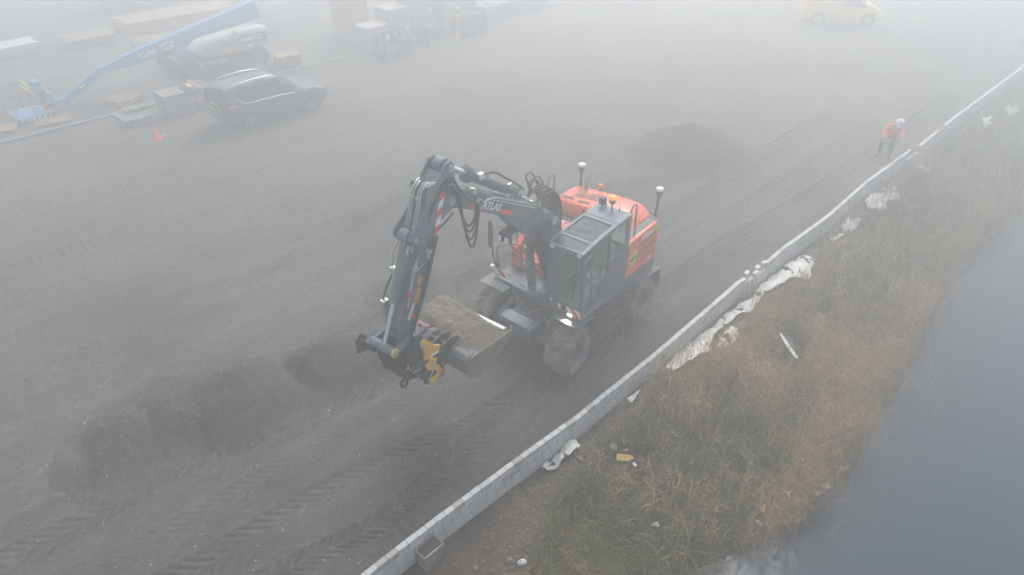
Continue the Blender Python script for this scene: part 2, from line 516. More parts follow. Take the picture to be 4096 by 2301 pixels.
# ---------------------------------------------------------------- loose stones
ICO_V = None
def ico():
    global ICO_V
    if ICO_V is None:
        p = (1 + 5 ** .5) / 2
        v = np.array([(-1, p, 0), (1, p, 0), (-1, -p, 0), (1, -p, 0), (0, -1, p), (0, 1, p), (0, -1, -p), (0, 1, -p), (p, 0, -1), (p, 0, 1), (-p, 0, -1), (-p, 0, 1)], float)
        v /= np.linalg.norm(v[0])
        f = np.array([(0,11,5),(0,5,1),(0,1,7),(0,7,10),(0,10,11),(1,5,9),(5,11,4),(11,10,2),(10,7,6),(7,1,8),(3,9,4),(3,4,2),(3,2,6),(3,6,8),(3,8,9),(4,9,5),(2,4,11),(6,2,10),(8,6,7),(9,8,1)])
        ICO_V = (v, f)
    return ICO_V
def octa():
    v = np.array([(1,0,0),(-1,0,0),(0,1,0),(0,-1,0),(0,0,1),(0,0,-1)], float)
    f = np.array([(0,2,4),(2,1,4),(1,3,4),(3,0,4),(2,0,5),(1,2,5),(3,1,5),(0,3,5)])
    return v, f
def scatter_stones(name, P, R, mats, mi, base=ico, flat=0.6, jit=0.25):
    bv, bf = base(); n = len(P); k = len(bv)
    ang = RNG.random(n) * 6.283
    sc = np.stack([R * (0.8 + 0.5 * RNG.random(n)), R * (0.7 + 0.4 * RNG.random(n)), R * flat * (0.7 + 0.6 * RNG.random(n))], -1)
    V = bv[None] * (1 + jit * (RNG.random((n, k, 1)) - 0.5) * 2) * sc[:, None, :]
    c, s_ = np.cos(ang)[:, None], np.sin(ang)[:, None]
    x = V[..., 0] * c - V[..., 1] * s_; y = V[..., 0] * s_ + V[..., 1] * c
    V = np.stack([x + P[:, 0:1], y + P[:, 1:2], V[..., 2] + P[:, 2:3]], -1).reshape(-1, 3)
    F = (bf[None] + (np.arange(n) * k)[:, None, None]).reshape(-1, 3)
    return arr_mesh(name, V, F, mats, mi=np.repeat(mi, len(bf)), smooth=False)

def surf_h(x, y):
    return np.maximum.reduce([ground_h(x, y), near_h(x, y), far_h(x, y), small_h(x, y)])
WSTONE = mat("white_shell", (0.72, 0.71, 0.67), 0.8, var=0.2, scale=20)
GSTONE = mat("grey_pebble", (0.26, 0.25, 0.235), 0.85, var=0.4, scale=6)
BSTONE = mat("brown_pebble", (0.13, 0.11, 0.09), 0.9, var=0.4, scale=6)
n = 10500
px_ = -6 + 40 * RNG.random(n) ** 1.3; py_ = 6.7 + 22 * RNG.random(n) ** 1.2
rr = 0.008 + 0.022 * RNG.random(n) ** 5
pz_ = surf_h(px_, py_) + rr * 0.25
mi = RNG.choice([0, 0, 1, 1, 2], n)
rr = np.where(mi == 0, np.clip(rr * 1.2, 0.009, 0.017), rr * 1.1)
k2 = 5200
a2 = RNG.random(k2) * 6.283; w2 = RNG.random(k2); hx = np.where(w2 < .72, 1.0 + 6.2 * RNG.random(k2), np.where(w2 < .9, 21.4 + RNG.normal(0, 1.3, k2), 9.1 + RNG.normal(0, .7, k2)))
hy = np.where(w2 < .72, 12.9 - .28 * hx + RNG.normal(0, 1.0, k2) - .1, np.where(w2 < .9, 12.3 + RNG.normal(0, 1.2, k2), 12.6 + RNG.normal(0, .5, k2)))
hy = np.maximum(hy, 6.6); hr = 0.006 + 0.022 * RNG.random(k2) ** 5; hm = RNG.choice([0, 1, 1, 2, 2, 2, 1, 2, 2, 1, 2, 2], k2); hr = np.where(hm == 0, np.minimum(hr, .011), hr)
px_ = np.r_[px_, hx]; py_ = np.r_[py_, hy]; rr = np.r_[rr, hr]; mi = np.r_[mi, hm]; pz_ = np.r_[pz_, surf_h(hx, hy) + hr * .3]
o = scatter_stones("yard_pebbles", np.stack([px_, py_, pz_], -1), rr, [WSTONE, GSTONE, BSTONE], mi, base=octa)
tag(o, "small white and grey stones scattered over the dark yard", "pebbles", kind="stuff")

# ---------------------------------------------------------------- bank, water
def grass_edge(s):
    return np.interp(s, [-20, 3, 5.1, 6.7, 8.0, 9.2, 10.8, 11.4, 12.5, 14, 17.8, 19, 21, 40, 160], [3.9, 4.3, 4.9, 5.55, 5.55, 5.85, 5.98, 5.85, 5.72, 5.80, 5.72, 6.0, 6.2, 6.2, 6.2])
def shore(s):
    return np.interp(s, [-20, 4, 7, 9, 10.5, 12.0, 14.3, 17.3, 21.5, 25, 28, 60, 160], [4.0, 3.6, 3.1, 2.7, 2.3, 2.0, 2.3, 2.75, 2.95, 3.0, 2.75, 2.7, 2.7]) + 0.42 * fbm(np.asarray(s, float) * 0.55, np.asarray(s, float) * 0.0 + 3.3, 141, 3, .6) + 0.12
WATER_Z = -1.15
def bank_h(x, y):
    sh = shore(x)
    e = grass_edge(x)
    # foot strip by the wall, small berm, slope to the water, bed under water
    u = np.clip((y - sh) / np.maximum(e - sh, 0.3), -2, 1)
    z = WATER_Z + (0.72 + 0.10 * fbm(x * 0.3, y * 0.4, 51, 2)) * np.clip(u, 0, 1) ** 0.75
    z = np.where(u < 0, WATER_Z + (y - sh) * 0.45, z)
    strip = sstep(-0.05, 0.35, y - e)
    z = z * (1 - strip) + strip * (-0.34 + 0.02 * fbm(x, y, 55, 2))
    berm = np.exp(-((y - e - 0.05) / 0.34) ** 2) * (0.13 + 0.15 * fbm(x * 0.7, y * 0.9, 57, 3)) * (1 - sstep(12, 17, x) * 0.5)
    z = z + berm
    soil = sstep(-0.35, 0.1, y - e)
    z = z + (0.03 + 0.03 * soil) * fbm(x * 3.5, y * 3.5, 61, 4, 0.6) + 0.012 * soil * fbm(x * 14, y * 14, 65, 3)
    near_wall = sstep(6.15, 6.38, y)
    z = z * (1 - near_wall) + near_wall * (-0.345 + 0.015 * fbm(x * 2, y * 2, 66, 3))
    return z
SOIL = ground_mat("bank_soil", (0.165, 0.128, 0.094), (0.215, 0.168, 0.122), (0.27, 0.215, 0.16), 2.2, 0.35)
GRAVEL = ground_mat("foot_gravel", (0.19, 0.185, 0.175), (0.24, 0.23, 0.215), (0.29, 0.275, 0.25), 3.0, 0.6)
MUD = ground_mat("grass_soil", (0.045, 0.045, 0.026), (0.065, 0.058, 0.034), (0.085, 0.070, 0.042), 2.5, 0.05)
xs = axis(-60, 170, 2.0, 15.0, 0.035, 1.02, 3.0)
ys = axis(-14, 6.455, 3.2, 6.42, 0.035, 1.05, 0.6)
X, Y = np.meshgrid(xs, ys, indexing="ij"); Z = bank_h(X, Y)
ny = len(ys)
V = np.stack([X, Y, Z], -1).reshape(-1, 3)
i = (np.arange(len(xs) - 1)[:, None] * ny + np.arange(ny - 1)[None, :]).reshape(-1)
F = np.stack([i, i + ny, i + ny + 1, i + 1], -1)
cx = V[F][:, :, 0].mean(1); cy = V[F][:, :, 1].mean(1)
e = grass_edge(cx) + 0.35 * fbm(cx * 1.2, cy * 1.2, 71, 3)
mi = np.where(cy < e - 0.12, 2, 0)
gst = (cy > 6.25 - 0.30 * sstep(8.5, 10.5, cx) + 0.10 * fbm(cx * 2, cy * 2, 72, 2)) & (cx > 6.5)
mi = np.where(gst, 1, mi)
bank = arr_mesh("bank_terrain", V, F, [SOIL, GRAVEL, MUD], mi=mi, smooth=True)
tag(bank, "brown earth bank falling from the block wall to the water", kind="structure")

wm, wt, wb = nt("pond_water")
wb.inputs["Base Color"].default_value = (0.020, 0.036, 0.056, 1)
wb.inputs["Roughness"].default_value = 0.06
wb.inputs["IOR"].default_value = 1.33
tc = wt.nodes.new("ShaderNodeTexCoord")
nz = wt.nodes.new("ShaderNodeTexNoise"); nz.inputs["Scale"].default_value = 2.2; nz.inputs["Detail"].default_value = 4
bp = wt.nodes.new("ShaderNodeBump"); bp.inputs["Distance"].default_value = 0.008; bp.inputs["Strength"].default_value = 0.6
wt.links.new(tc.outputs["Object"], nz.inputs["Vector"]); wt.links.new(nz.outputs["Fac"], bp.inputs["Height"]); wt.links.new(bp.outputs[0], wb.inputs["Normal"])
water = MB().add([(-150, -150, WATER_Z), (168, -150, WATER_Z), (168, 4.6, WATER_Z), (-150, 4.6, WATER_Z)], [(0, 1, 2, 3)]).build("water", wm, fixn=False)
tag(water, "still dark grey ditch water beside the reed bank", kind="structure")

# ---------------------------------------------------------------- soil clods on the bank
CLOD = mat("soil_clod", (0.19, 0.150, 0.112), 0.95, var=0.35, scale=4, bump=0.01, bscale=50)
CLOD2 = mat("grey_clod", (0.22, 0.195, 0.160), 0.95, var=0.35, scale=4, bump=0.01, bscale=50)
n = 9500
cs = 2.5 + 15 * RNG.random(n) ** 1.15
off = RNG.normal(0, 0.42, n)
ct = grass_edge(cs) + 0.15 + off
k = (ct < 6.34) & (ct > 3.6)
cs, ct = cs[k], ct[k]
r = 0.007 + 0.030 * RNG.random(len(cs)) ** 4.5
r = np.where(cs > 12, r * 0.7, r)
P = np.stack([cs, ct, bank_h(cs, ct) + r * 0.35], -1)
o = scatter_stones("soil_clods", P, r, [CLOD, CLOD2], RNG.choice([0, 0, 0, 1], len(cs)), flat=0.8, jit=0.3)
tag(o, "brown earth clods and stones strewn along the foot of the wall", "soil clods", kind="stuff")
BOULDERS = [(8.5, 5.56, 0.10), (8.18, 5.66, 0.06), (7.78, 5.80, 0.055), (5.2, 5.2, 0.06), (7.2, 5.0, 0.055)]
for i, (a, b, r) in enumerate(BOULDERS):
    o = scatter_stones("boulder", np.array([[0, 0, 0.0]]), np.array([r]), [CLOD2], np.array([0]), flat=0.7, jit=0.2)
    o.location = (a, b, float(bank_h(np.array(a), np.array(b))) + r * 0.4)
    tag(o, ["largest pale rounded stone at the grass edge above the yellow board", "rounded stone on bare soil left of the yellow board", "small stone on bare soil near the crumpled white film",
            "stone among the clods near the steel-framed drain box", "low stone in the grass edge right of the drain box"][i], "stone", "rounded stones on the bank")

# ---------------------------------------------------------------- block wall
def block_mat(name, c):
    return mat(name, c, 0.9, var=0.10, scale=14, bump=0.004, bscale=90, dirt=(0.16, 0.155, 0.14), dirt_amt=0.22, dscale=5)
BM = [block_mat("concrete_block_a", (0.60, 0.61, 0.61)), block_mat("concrete_block_b", (0.54, 0.55, 0.555)), block_mat("concrete_block_c", (0.44, 0.42, 0.39))]
def wall_t(s):
    s = np.asarray(s, float)
    base = np.interp(s, [0, 3, 4.5, 6.2, 8.2, 10.9, 13, 14.9, 15.7, 17.3, 20, 23, 26.3, 27.4, 31.5, 36, 41, 60],
                     [6.47, 6.43, 6.43, 6.38, 6.30, 6.32, 6.40, 6.48, 6.42, 6.46, 6.40, 6.52, 6.47, 6.36, 6.40, 6.34, 6.28, 6.2])
    return base
wall = empty("block_wall", (0, 0, 0), 0, "long low retaining wall of pale grey concrete blocks beside the bank", "wall")
BL, BH, BW = 0.207, 0.15, 0.105
def block_mesh(i, mm, hh=BH, l=BL - 0.006, w=BW):
    q = MB()
    q.bbox(-l / 2, l / 2, -w / 2, w / 2, 0, hh - 0.004, 0.0045)
    q.box(-l/2 + 0.012, l/2 - 0.012, -w/2 - 0.004, -w/2 + 0.001, hh * 0.52, hh * 0.9)
    me = q.build("tmp", mm); d = me.data; bpy.data.objects.remove(me); return d
bms = [block_mesh(i, m) for i, m in enumerate(BM)]
rb = random.Random(11)
def put_block(me, s, t, z, rz, name="block", parent=wall):
    o = bpy.data.objects.new(name, me); o.location = (s, t, z); o.rotation_euler = (0, 0, rz); link(o, parent); return o
TOP = 0.25
nb = 0
s = 0.9
gap = (15.25, 16.28)
gap2 = (26.55, 27.45)
stuffV = MB()
while s < 58:
    sc = s + BL / 2
    t = float(wall_t(sc)); rz = math.atan2(float(wall_t(sc + .1)) - float(wall_t(sc - .1)), .2)
    if not (gap[0] < sc < gap[1] or gap2[0] < sc < gap2[1]):
        if nb < 236:
            put_block(rb.choices(bms, (6, 3, 1))[0], sc, t + rb.uniform(-.006, .006), TOP - BH + rb.uniform(-.003, .003), rz + rb.uniform(-.012, .012)); nb += 1
        else:
            stuffV.box(sc - BL/2 + .003, sc + BL/2 - .003, t - BW/2, t + BW/2, TOP - BH, TOP - 0.004, BM[0])
    s += BL
# second course: nearest blocks singly
s = 0.8; n2 = 0
while s < 58:
    sc = s + BL / 2; t = float(wall_t(sc)) - 0.004
    if sc < 14 and n2 < 64:
        put_block(rb.choices(bms, (4, 4, 1))[0], sc, t, TOP - 2 * BH, 0); n2 += 1
    elif not (gap2[0] < sc < gap2[1]):
        stuffV.box(sc - BL/2 + .003, sc + BL/2 - .003, t - BW/2, t + BW/2, TOP - 2*BH, TOP - BH - 0.006, BM[rb.choice([0, 1, 1])])
    s += BL
for c_ in (2, 3):
    s = 0.75 + c_ * 0.04
    while s < 58:
        sc = s + BL / 2; t = float(wall_t(sc)) - 0.004 * c_
        stuffV.box(sc - BL/2 + .003, sc + BL/2 - .003, t - BW/2, t + BW/2, TOP - (c_+1)*BH, TOP - c_*BH - 0.006, BM[rb.choice([0, 1, 1])])
        s += BL
o = stuffV.build("lower_blocks", None, wall, fixn=False); o["kind"] = "stuff"
# loose blocks lying at the two openings
loose = [(15.40, 6.53, TOP - BH + .05, 0.22, 1.1, "pale tilted block riding highest at the near end of the wall opening"),
         (15.70, 6.42, TOP - BH - .03, 0.1, .9, "loose block sunk in the wall opening, lowest of the four near the white sheet"),
         (15.98, 6.52, TOP - BH - .04, 0.25, 1, "loose block beside the askew block, half sunk in the near opening"),
         (16.22, 6.47, TOP - BH + .02, -0.22, .95, "loose block turned slightly askew at the far end of the near wall opening"),
         (26.98, 6.30, TOP - 2*BH, -0.5, 1, "tilted block in the far wall opening by the worker"),
         (26.60, 5.90, -0.30, 1.2, 1, "fallen block lying on the bank below the far wall opening, nearer the wall"),
         (26.62, 5.70, -0.33, 1.35, 1, "fallen block lying on the bank below the far wall opening, farther out"),
         (26.62, 6.44, TOP - BH + .03, 0.3, 1.2, "skewed block at the wall end beside the far opening, nearer the worker")]
for (a, b, z, rz, sc_, lab) in loose:
    o = put_block(bms[0], a, b, z, rz, "concrete_block", None); tag(o, lab, "block", "loose concrete blocks at the wall")
# paper slip on the wall face
o = MB().box(12.92, 12.99, 6.325, 6.3265, -0.14, -0.03).build("paper_note", mat("white_paper", (0.72, 0.74, 0.78), 0.7)); tag(o, "small white paper stuck to the outer face of the wall", "paper")
o.location = (0.0, -0.003 + (float(wall_t(12.95)) - BW/2 - 6.335), 0)
# ---------------------------------------------------------------- grass and reeds
def blade_mat(name, stops, rough=0.75):
    m, t, b = nt(name)
    at = t.nodes.new("ShaderNodeAttribute"); at.attribute_name = "tint"
    r = t.nodes.new("ShaderNodeValToRGB")
    r.color_ramp.elements[0].color = (*stops[0], 1); r.color_ramp.elements[1].color = (*stops[-1], 1)
    for i, c in enumerate(stops[1:-1]):
        e_ = r.color_ramp.elements.new((i + 1) / (len(stops) - 1)); e_.color = (*c, 1)
    t.links.new(at.outputs["Fac"], r.inputs["Fac"]); t.links.new(r.outputs["Color"], b.inputs["Base Color"])
    b.inputs["Roughness"].default_value = rough
    b.inputs["Specular IOR Level"].default_value = 0.25
    tr = t.nodes.new("ShaderNodeBsdfTranslucent"); t.links.new(r.outputs["Color"], tr.inputs["Color"])
    mx = t.nodes.new("ShaderNodeMixShader"); mx.inputs[0].default_value = 0.25
    out = t.nodes["Material Output"]
    t.links.new(b.outputs[0], mx.inputs[1]); t.links.new(tr.outputs[0], mx.inputs[2]); t.links.new(mx.outputs[0], out.inputs["Surface"])
    return m

def blades(P, L, W, az, lean, bend, tint, nseg=2, curl=None):
    """ribbons: base P (n,3), length L, width W, azimuth of lean, lean angle, extra bend towards the tip -> V, F, tint"""
    n = len(L); k = nseg * 2 + 1
    V = np.zeros((n, k, 3)); d = np.stack([np.cos(az), np.sin(az)], -1)
    side = np.stack([-np.sin(az + RNG.normal(0, .8, n)), np.cos(az)], -1)
    side /= np.linalg.norm(side, axis=1)[:, None]
    pos = P.copy(); ang = lean.copy()
    for i in range(nseg + 1):
        w = W * (1 - i / (nseg + 0.0)) if i == nseg else W * (1 - 0.35 * i / nseg)
        if i < nseg:
            V[:, 2 * i, :2] = pos[:, :2] - side * w[:, None] / 2; V[:, 2 * i, 2] = pos[:, 2]
            V[:, 2 * i + 1, :2] = pos[:, :2] + side * w[:, None] / 2; V[:, 2 * i + 1, 2] = pos[:, 2]
            st = L / nseg
            pos = pos + np.stack([d[:, 0] * np.sin(ang) * st, d[:, 1] * np.sin(ang) * st, np.cos(ang) * st], -1)
            ang = ang + bend
        else:
            V[:, 2 * i] = pos
    F = []
    for i in range(nseg - 1):
        a = 2 * i; F += [(a, a + 1, a + 3), (a, a + 3, a + 2)]
    a = 2 * (nseg - 1); F.append((a, a + 1, a + 2))
    F = (np.array(F)[None] + (np.arange(n) * k)[:, None, None]).reshape(-1, 3)
    return V.reshape(-1, 3), F, np.repeat(tint, len(F) // n)

def merge(parts):
    vs, fs, ts = [], [], []; o = 0
    for v, f, t in parts:
        vs.append(v); fs.append(f + o); ts.append(t); o += len(v)
    return np.concatenate(vs), np.concatenate(fs), np.concatenate(ts)

GRASSM = blade_mat("grass_blades", [(0.080, 0.110, 0.030), (0.150, 0.185, 0.055), (0.215, 0.195, 0.088), (0.31, 0.24, 0.12), (0.42, 0.32, 0.18)])
REEDM = blade_mat("reed_blades", [(0.16, 0.120, 0.070), (0.27, 0.190, 0.110), (0.38, 0.260, 0.148), (0.49, 0.355, 0.215), (0.58, 0.46, 0.31)])

def sample(n, s0, s1, t0f, t1f, pw=1.0):
    s = s0 + (s1 - s0) * RNG.random(n) ** pw
    a, b = t0f(s), t1f(s)
    return s, a + (b - a) * RNG.random(n)

def tufted(s, t, cell, amp):
    return s + amp * (vn(s / cell, t / cell, 91) - .5), t + amp * (vn(s / cell + 5, t / cell, 92) - .5)

LITTER = [(8.55, 5.2, .30), (13.95, 4.6, .42), (12.95, 4.5, .12), (10.45, 3.67, .15), (7.82, 4.03, .1), (9.75, 2.78, .14), (11.05, 2.17, .16), (12.6, 5.95, .2)]
def clear_of_litter(s, t):
    k = np.ones(len(s), bool)
    for (a, b, r) in LITTER: k &= (s - a) ** 2 + (t - b) ** 2 > r * r
    return k
# short grass cover on the bank
parts = []
for (n, s0, s1, sc, wd) in ((88000, 3.0, 15.5, 1.0, 0.006), (34000, 15.5, 27.0, 1.15, 0.011), (14000, 27.0, 60.0, 1.4, 0.022)):
    s, t = sample(n, s0, s1, lambda q: shore(q) - 0.25, lambda q: grass_edge(q) + 0.12)
    edge = (grass_edge(s) + 0.30 * fbm(s * 1.2, t * 1.2, 71, 3) - t)
    dens = 0.40 + 0.9 * (vn(s * 1.6, t * 1.6, 93)) + 0.5 * (vn(s * 5, t * 5, 94) - .5)
    k = clear_of_litter(s, t) & (edge > -0.05) & (RNG.random(n) < np.clip(dens, 0.05, 1)) & (RNG.random(n) < np.clip(edge * 2.5 + 0.25, 0, 1))
    s, t = s[k], t[k]; n = len(s)
    z = bank_h(s, t) - 0.01
    z = np.maximum(z, WATER_Z - 0.1)
    dry = vn(s * 0.8, t * 0.8, 95)
    tint = np.clip(0.0 + 0.80 * dry ** 1.8 * RNG.random(n) + 0.30 * RNG.random(n) ** 3 + 0.16 * (t < shore(s) + 0.8), 0, 1)
    L = (0.10 + 0.26 * RNG.random(n)) * sc * (0.45 + 1.2 * vn(s * 2.2, t * 2.2, 96) ** 1.5)
    az = 6.283 * vn(s * 1.1, t * 1.1, 97) * 1.3 + RNG.normal(0, 0.9, n)
    parts.append(blades(np.stack([s, t, z], -1), L, np.full(n, wd) * (0.7 + .6 * RNG.random(n)), az, 0.25 + 0.7 * RNG.random(n), 0.5 + 0.5 * RNG.random(n), tint))
V, F, T = merge(parts)
o = arr_mesh("bank_grass", V, F, [GRASSM], attr={"tint": ('FACE', T)})
tag(o, "rough green and brown grass covering the bank below the wall", "grass", kind="stuff")

# long straw lying and leaning through the grass
n = 3600
s, t = sample(n, 3.5, 20, lambda q: shore(q) - .2, lambda q: grass_edge(q) - .1)
z = np.maximum(bank_h(s, t), WATER_Z) + 0.03 + 0.12 * RNG.random(n)
v1 = blades(np.stack([s, t, z], -1), 0.25 + 0.65 * RNG.random(n) ** 2, np.full(n, 0.0065), RNG.random(n) * 6.283, 1.1 + 0.5 * RNG.random(n), np.full(n, 0.08), 0.15 + 0.6 * RNG.random(n), nseg=3)
o = arr_mesh("dead_straw", v1[0], v1[1], [REEDM], attr={"tint": ('FACE', v1[2])})
tag(o, "pale dead stems lying loose across the bank grass", "dead stems", kind="stuff")

# reeds: stems, leaves, plumes
def reed_density(s, t):
    sh = shore(s); ge = grass_edge(s)
    u = (t - sh) / np.maximum(ge - sh, .3)
    wob = 0.9 * fbm(s * .6, t * .6, 113, 3)
    band = sstep(10.4, 11.2, s + (t - 4.8) * .6 + wob) * (1 - 0.78 * sstep(12.7, 14.0, s + (t - 5.3) + wob))
    knot = 0.9 * np.exp(-((s - 10.4) / 1.0) ** 2 - ((t - 2.35) / .5) ** 2)
    inner = (1 - sstep(0.95, 1.0, u + 0.1 * fbm(s, t, 101, 2)))
    clump = (0.12 + 1.1 * sstep(0.30, 0.60, vn(s * 0.9 + 3, t * 0.9, 102))) * (0.45 + 0.9 * sstep(.35, .65, vn(s * 2.7, t * 2.7, 107)))
    fringe = 0.5 * np.exp(-((t - sh) / 0.35) ** 2) * sstep(8.3, 9.8, s) * (0.1 + 1.1 * sstep(.42, .62, vn(s * 1.4, t * 1.4, 109)))
    wet = (t < sh - .15) * sstep(8.0, 9.5, s) * np.exp(-np.maximum(sh - t, 0) / .38) * (.03 + .30 * sstep(.5, .68, vn(s * 1.2 + 7, t * 1.2, 111)))
    green = 0.07 * sstep(6.5, 8.5, s)
    return np.clip(((band + knot) * clump + green) * inner * (t > sh - .15) + fringe * (t > sh - .4) + wet, 0, 1.2)
parts = []; sw = []
for (n, s0, s1, w0, nl) in ((22000, 6.8, 16.5, 0.0065, 3), (11000, 16.5, 27, 0.010, 2), (6000, 27, 62, 0.02, 1)):
    s, t = sample(n, s0, s1, lambda q: shore(q) - 1.5, lambda q: grass_edge(q))
    k = (RNG.random(n) < reed_density(s, t) * 0.75) & clear_of_litter(s, t)
    s, t = s[k], t[k]; n = len(s)
    z = np.maximum(bank_h(s, t) - 0.02, WATER_Z - 0.05)
    hgt = (0.75 + 0.55 * RNG.random(n)) * (0.72 + 0.5 * vn(s * .7, t * .7, 103)) * np.where(t < shore(s) + .6, 1.12, 0.92)
    ang = 1.0 * vn(s * 0.5, t * 0.5, 104) - 0.2 + RNG.normal(0, 0.5, n)
    lean = np.abs(0.20 + RNG.normal(0, 0.15, n)) + 0.5 * (RNG.random(n) < 0.10)
    tn = np.clip(0.18 + 0.5 * RNG.random(n) + 0.25 * (vn(s * .6, t * .6, 105) - .3), 0, 1)
    P = np.stack([s, t, z], -1)
    parts.append(blades(P, hgt, np.full(n, w0), ang, lean, RNG.normal(0.05, .06, n), tn, nseg=3))
    for q in range(nl):
        f = 0.3 + 0.6 * RNG.random(n)
        Pl = P + np.stack([np.cos(ang) * np.sin(lean) * hgt * f, np.sin(ang) * np.sin(lean) * hgt * f, np.cos(lean) * hgt * f], -1)
        parts.append(blades(Pl, 0.14 + 0.26 * RNG.random(n), np.full(n, w0 * 1.5), ang + RNG.normal(0, 1.3, n), 0.5 + 0.8 * RNG.random(n), 0.35 + .4 * RNG.random(n), np.clip(tn + RNG.normal(0.05, .15, n), 0, 1)))
    # plumes on some
    kk = RNG.random(n) < 0.10
    if kk.any():
        m_ = kk.sum(); Pt = P[kk] + np.stack([np.cos(ang[kk]) * np.sin(lean[kk]) * hgt[kk] * .97, np.sin(ang[kk]) * np.sin(lean[kk]) * hgt[kk] * .97, np.cos(lean[kk]) * hgt[kk] * .97], -1)
        for q in range(3):
            parts.append(blades(Pt, 0.10 + 0.07 * RNG.random(m_), np.full(m_, 0.022 + w0), ang[kk] + q * 2.1, lean[kk] + 0.25, np.full(m_, .4), np.clip(0.55 + .25 * RNG.random(m_), 0, 1)))
V, F, T = merge(parts)
o = arr_mesh("reed_bed", V, F, [REEDM], attr={"tint": ('FACE', T)})
tag(o, "tall tan and orange reeds leaning over the water's edge", "reeds", kind="stuff")

# dark bare shrub in the green clearing
def shrub(name, loc, h, nst, label, seed, mcol):
    r = random.Random(seed); q = MB()
    for i in range(nst):
        a = r.random() * 6.28; l = r.uniform(.15, .55); p = Vector((r.uniform(-.12, .12), r.uniform(-.12, .12), 0)); pts = [p.copy()]
        d = Vector((math.cos(a) * l, math.sin(a) * l, 1)).normalized(); H_ = h * r.uniform(.6, 1)
        for j in range(4):
            p = p + d * H_ / 4 + Vector((r.uniform(-.03, .03), r.uniform(-.03, .03), 0)); pts.append(p.copy())
        q.tube(pts, [0.009, .008, .006, .004, .002], 4, caps=False)
        for j in range(9):
            b = pts[1].lerp(pts[4], r.random()); a2 = r.random() * 6.28
            e_ = b + Vector((math.cos(a2), math.sin(a2), r.uniform(.3, 1.2))) * r.uniform(.06, .17)
            q.tube([b, e_], [.0045, .002], 3, caps=False)
            for w in range(4):
                c = b.lerp(e_, r.uniform(.4, 1)); s_ = r.uniform(.006, .014)
                q.add([c + Vector((s_, 0, 0)), c + Vector((-s_, s_, s_)), c + Vector((0, -s_, s_))], [(0, 1, 2)])
    o = q.build(name, mcol, fixn=False); o.location = loc
    return tag(o, label, "shrub")
SHM = mat("dry_twig", (0.055, 0.045, 0.036), 0.9, var=0.3)
for i, (a, b, hh, n_, lb, sd) in enumerate([(15.7, 4.9, 0.85, 16, "dark bare seeding shrub nearest the black tarpaulin on the bank", 3), (16.3, 4.6, 0.85, 14, "dark bare shrub standing behind the seeding shrub on the bank", 4),
        (24.0, 4.9, 0.7, 10, "dark thin shrub far up the foggy bank", 6)]):
    shrub("bare_shrub", (a, b, float(bank_h(np.array(a), np.array(b)))), hh, n_, lb, sd, SHM)

# ---------------------------------------------------------------- sheeting and litter on the bank
SHEET = mat("white_fleece", (0.80, 0.80, 0.76), 0.8, var=0.12, scale=6, dirt=(0.38, 0.37, 0.24), dirt_amt=0.35, dscale=2.2, bump=0.02, bscale=9)
BAG = mat("white_film", (0.62, 0.63, 0.62), 0.45, var=0.1, scale=8, dirt=(0.3, 0.28, 0.25), dirt_amt=0.3, dscale=3)
def B(s, t): return float(bank_h(np.array(float(s)), np.array(float(t))))
def sheet(name, pts, wid, label, seed, m=None, cat="sheet", lift=0.06, crump=0.07, group=None):
    """crumpled strip draped along pts (s,t); ragged edges"""
    r = np.random.default_rng(seed)
    P = np.array(pts, float); d = np.r_[0, np.cumsum(np.hypot(*np.diff(P, axis=0).T))]
    L = d[-1]; n = max(8, int(L / 0.05)); u = np.linspace(0, L, n)
    cx_ = np.interp(u, d, P[:, 0]); cy_ = np.interp(u, d, P[:, 1])
    ws = np.interp(u, d, wid) if hasattr(wid, "__len__") else np.full(n, wid)
    ws = ws * (0.7 + 0.7 * vn(u * 2.3, u * 0 + seed, seed))
    tx = np.gradient(cx_); ty = np.gradient(cy_); ln = np.hypot(tx, ty); nx_, ny_ = -ty / ln, tx / ln
    m_ = 12; v = np.linspace(-.5, .5, m_)
    X = cx_[:, None] + nx_[:, None] * v * ws[:, None]; Y = cy_[:, None] + ny_[:, None] * v * ws[:, None]
    X += 0.05 * fbm(X * 5, Y * 5, seed, 3); Y += 0.05 * fbm(X * 5 + 9, Y * 5, seed + 1, 3)
    Y = np.minimum(Y, 6.30)
    Z = bank_h(X, Y) + lift + crump * (0.5 + fbm(X * 7, Y * 7, seed + 2, 4, .7)) 
    V = np.stack([X, Y, Z], -1).reshape(-1, 3)
    i = (np.arange(n - 1)[:, None] * m_ + np.arange(m_ - 1)[None]).reshape(-1)
    F = np.stack([i, i + m_, i + m_ + 1, i + 1], -1)
    c = V[F].mean(1); hole = vn(c[:, 0] * 3.1, c[:, 1] * 3.1, seed + 5) + 0.35 * vn(c[:, 0] * 9, c[:, 1] * 9, seed + 6)
    F = F[hole < 1.02]
    o = arr_mesh(name, V, F, [m or SHEET], smooth=True)
    md = o.modifiers.new("thickness", 'SOLIDIFY'); md.thickness = 0.006
    return tag(o, label, cat, group)
SG = "white sheeting along the foot of the wall"
sheet("plastic_sheet", [(11.2, 6.05), (11.8, 6.08), (12.4, 6.03), (13.1, 6.12), (13.6, 6.14)], [0.15, .40, .42, .3, .15], "long dirty white sheet curling at the tan reed corner, nearest the camera", 21, group=SG, crump=.07)
sheet("plastic_sheet", [(13.4, 6.16), (14.2, 6.16), (14.8, 6.05), (15.6, 6.1)], [0.12, .34, .30, .15], "yellowish white sheet lying below the near wall opening", 22, group=SG, crump=.06)
sheet("plastic_sheet", [(15.5, 6.16), (16.4, 6.12), (17.4, 5.95), (18.2, 6.0)], [0.15, .34, .75, .3], "wide streaked white sheet spread beyond the near wall opening", 23, group=SG, crump=.06)
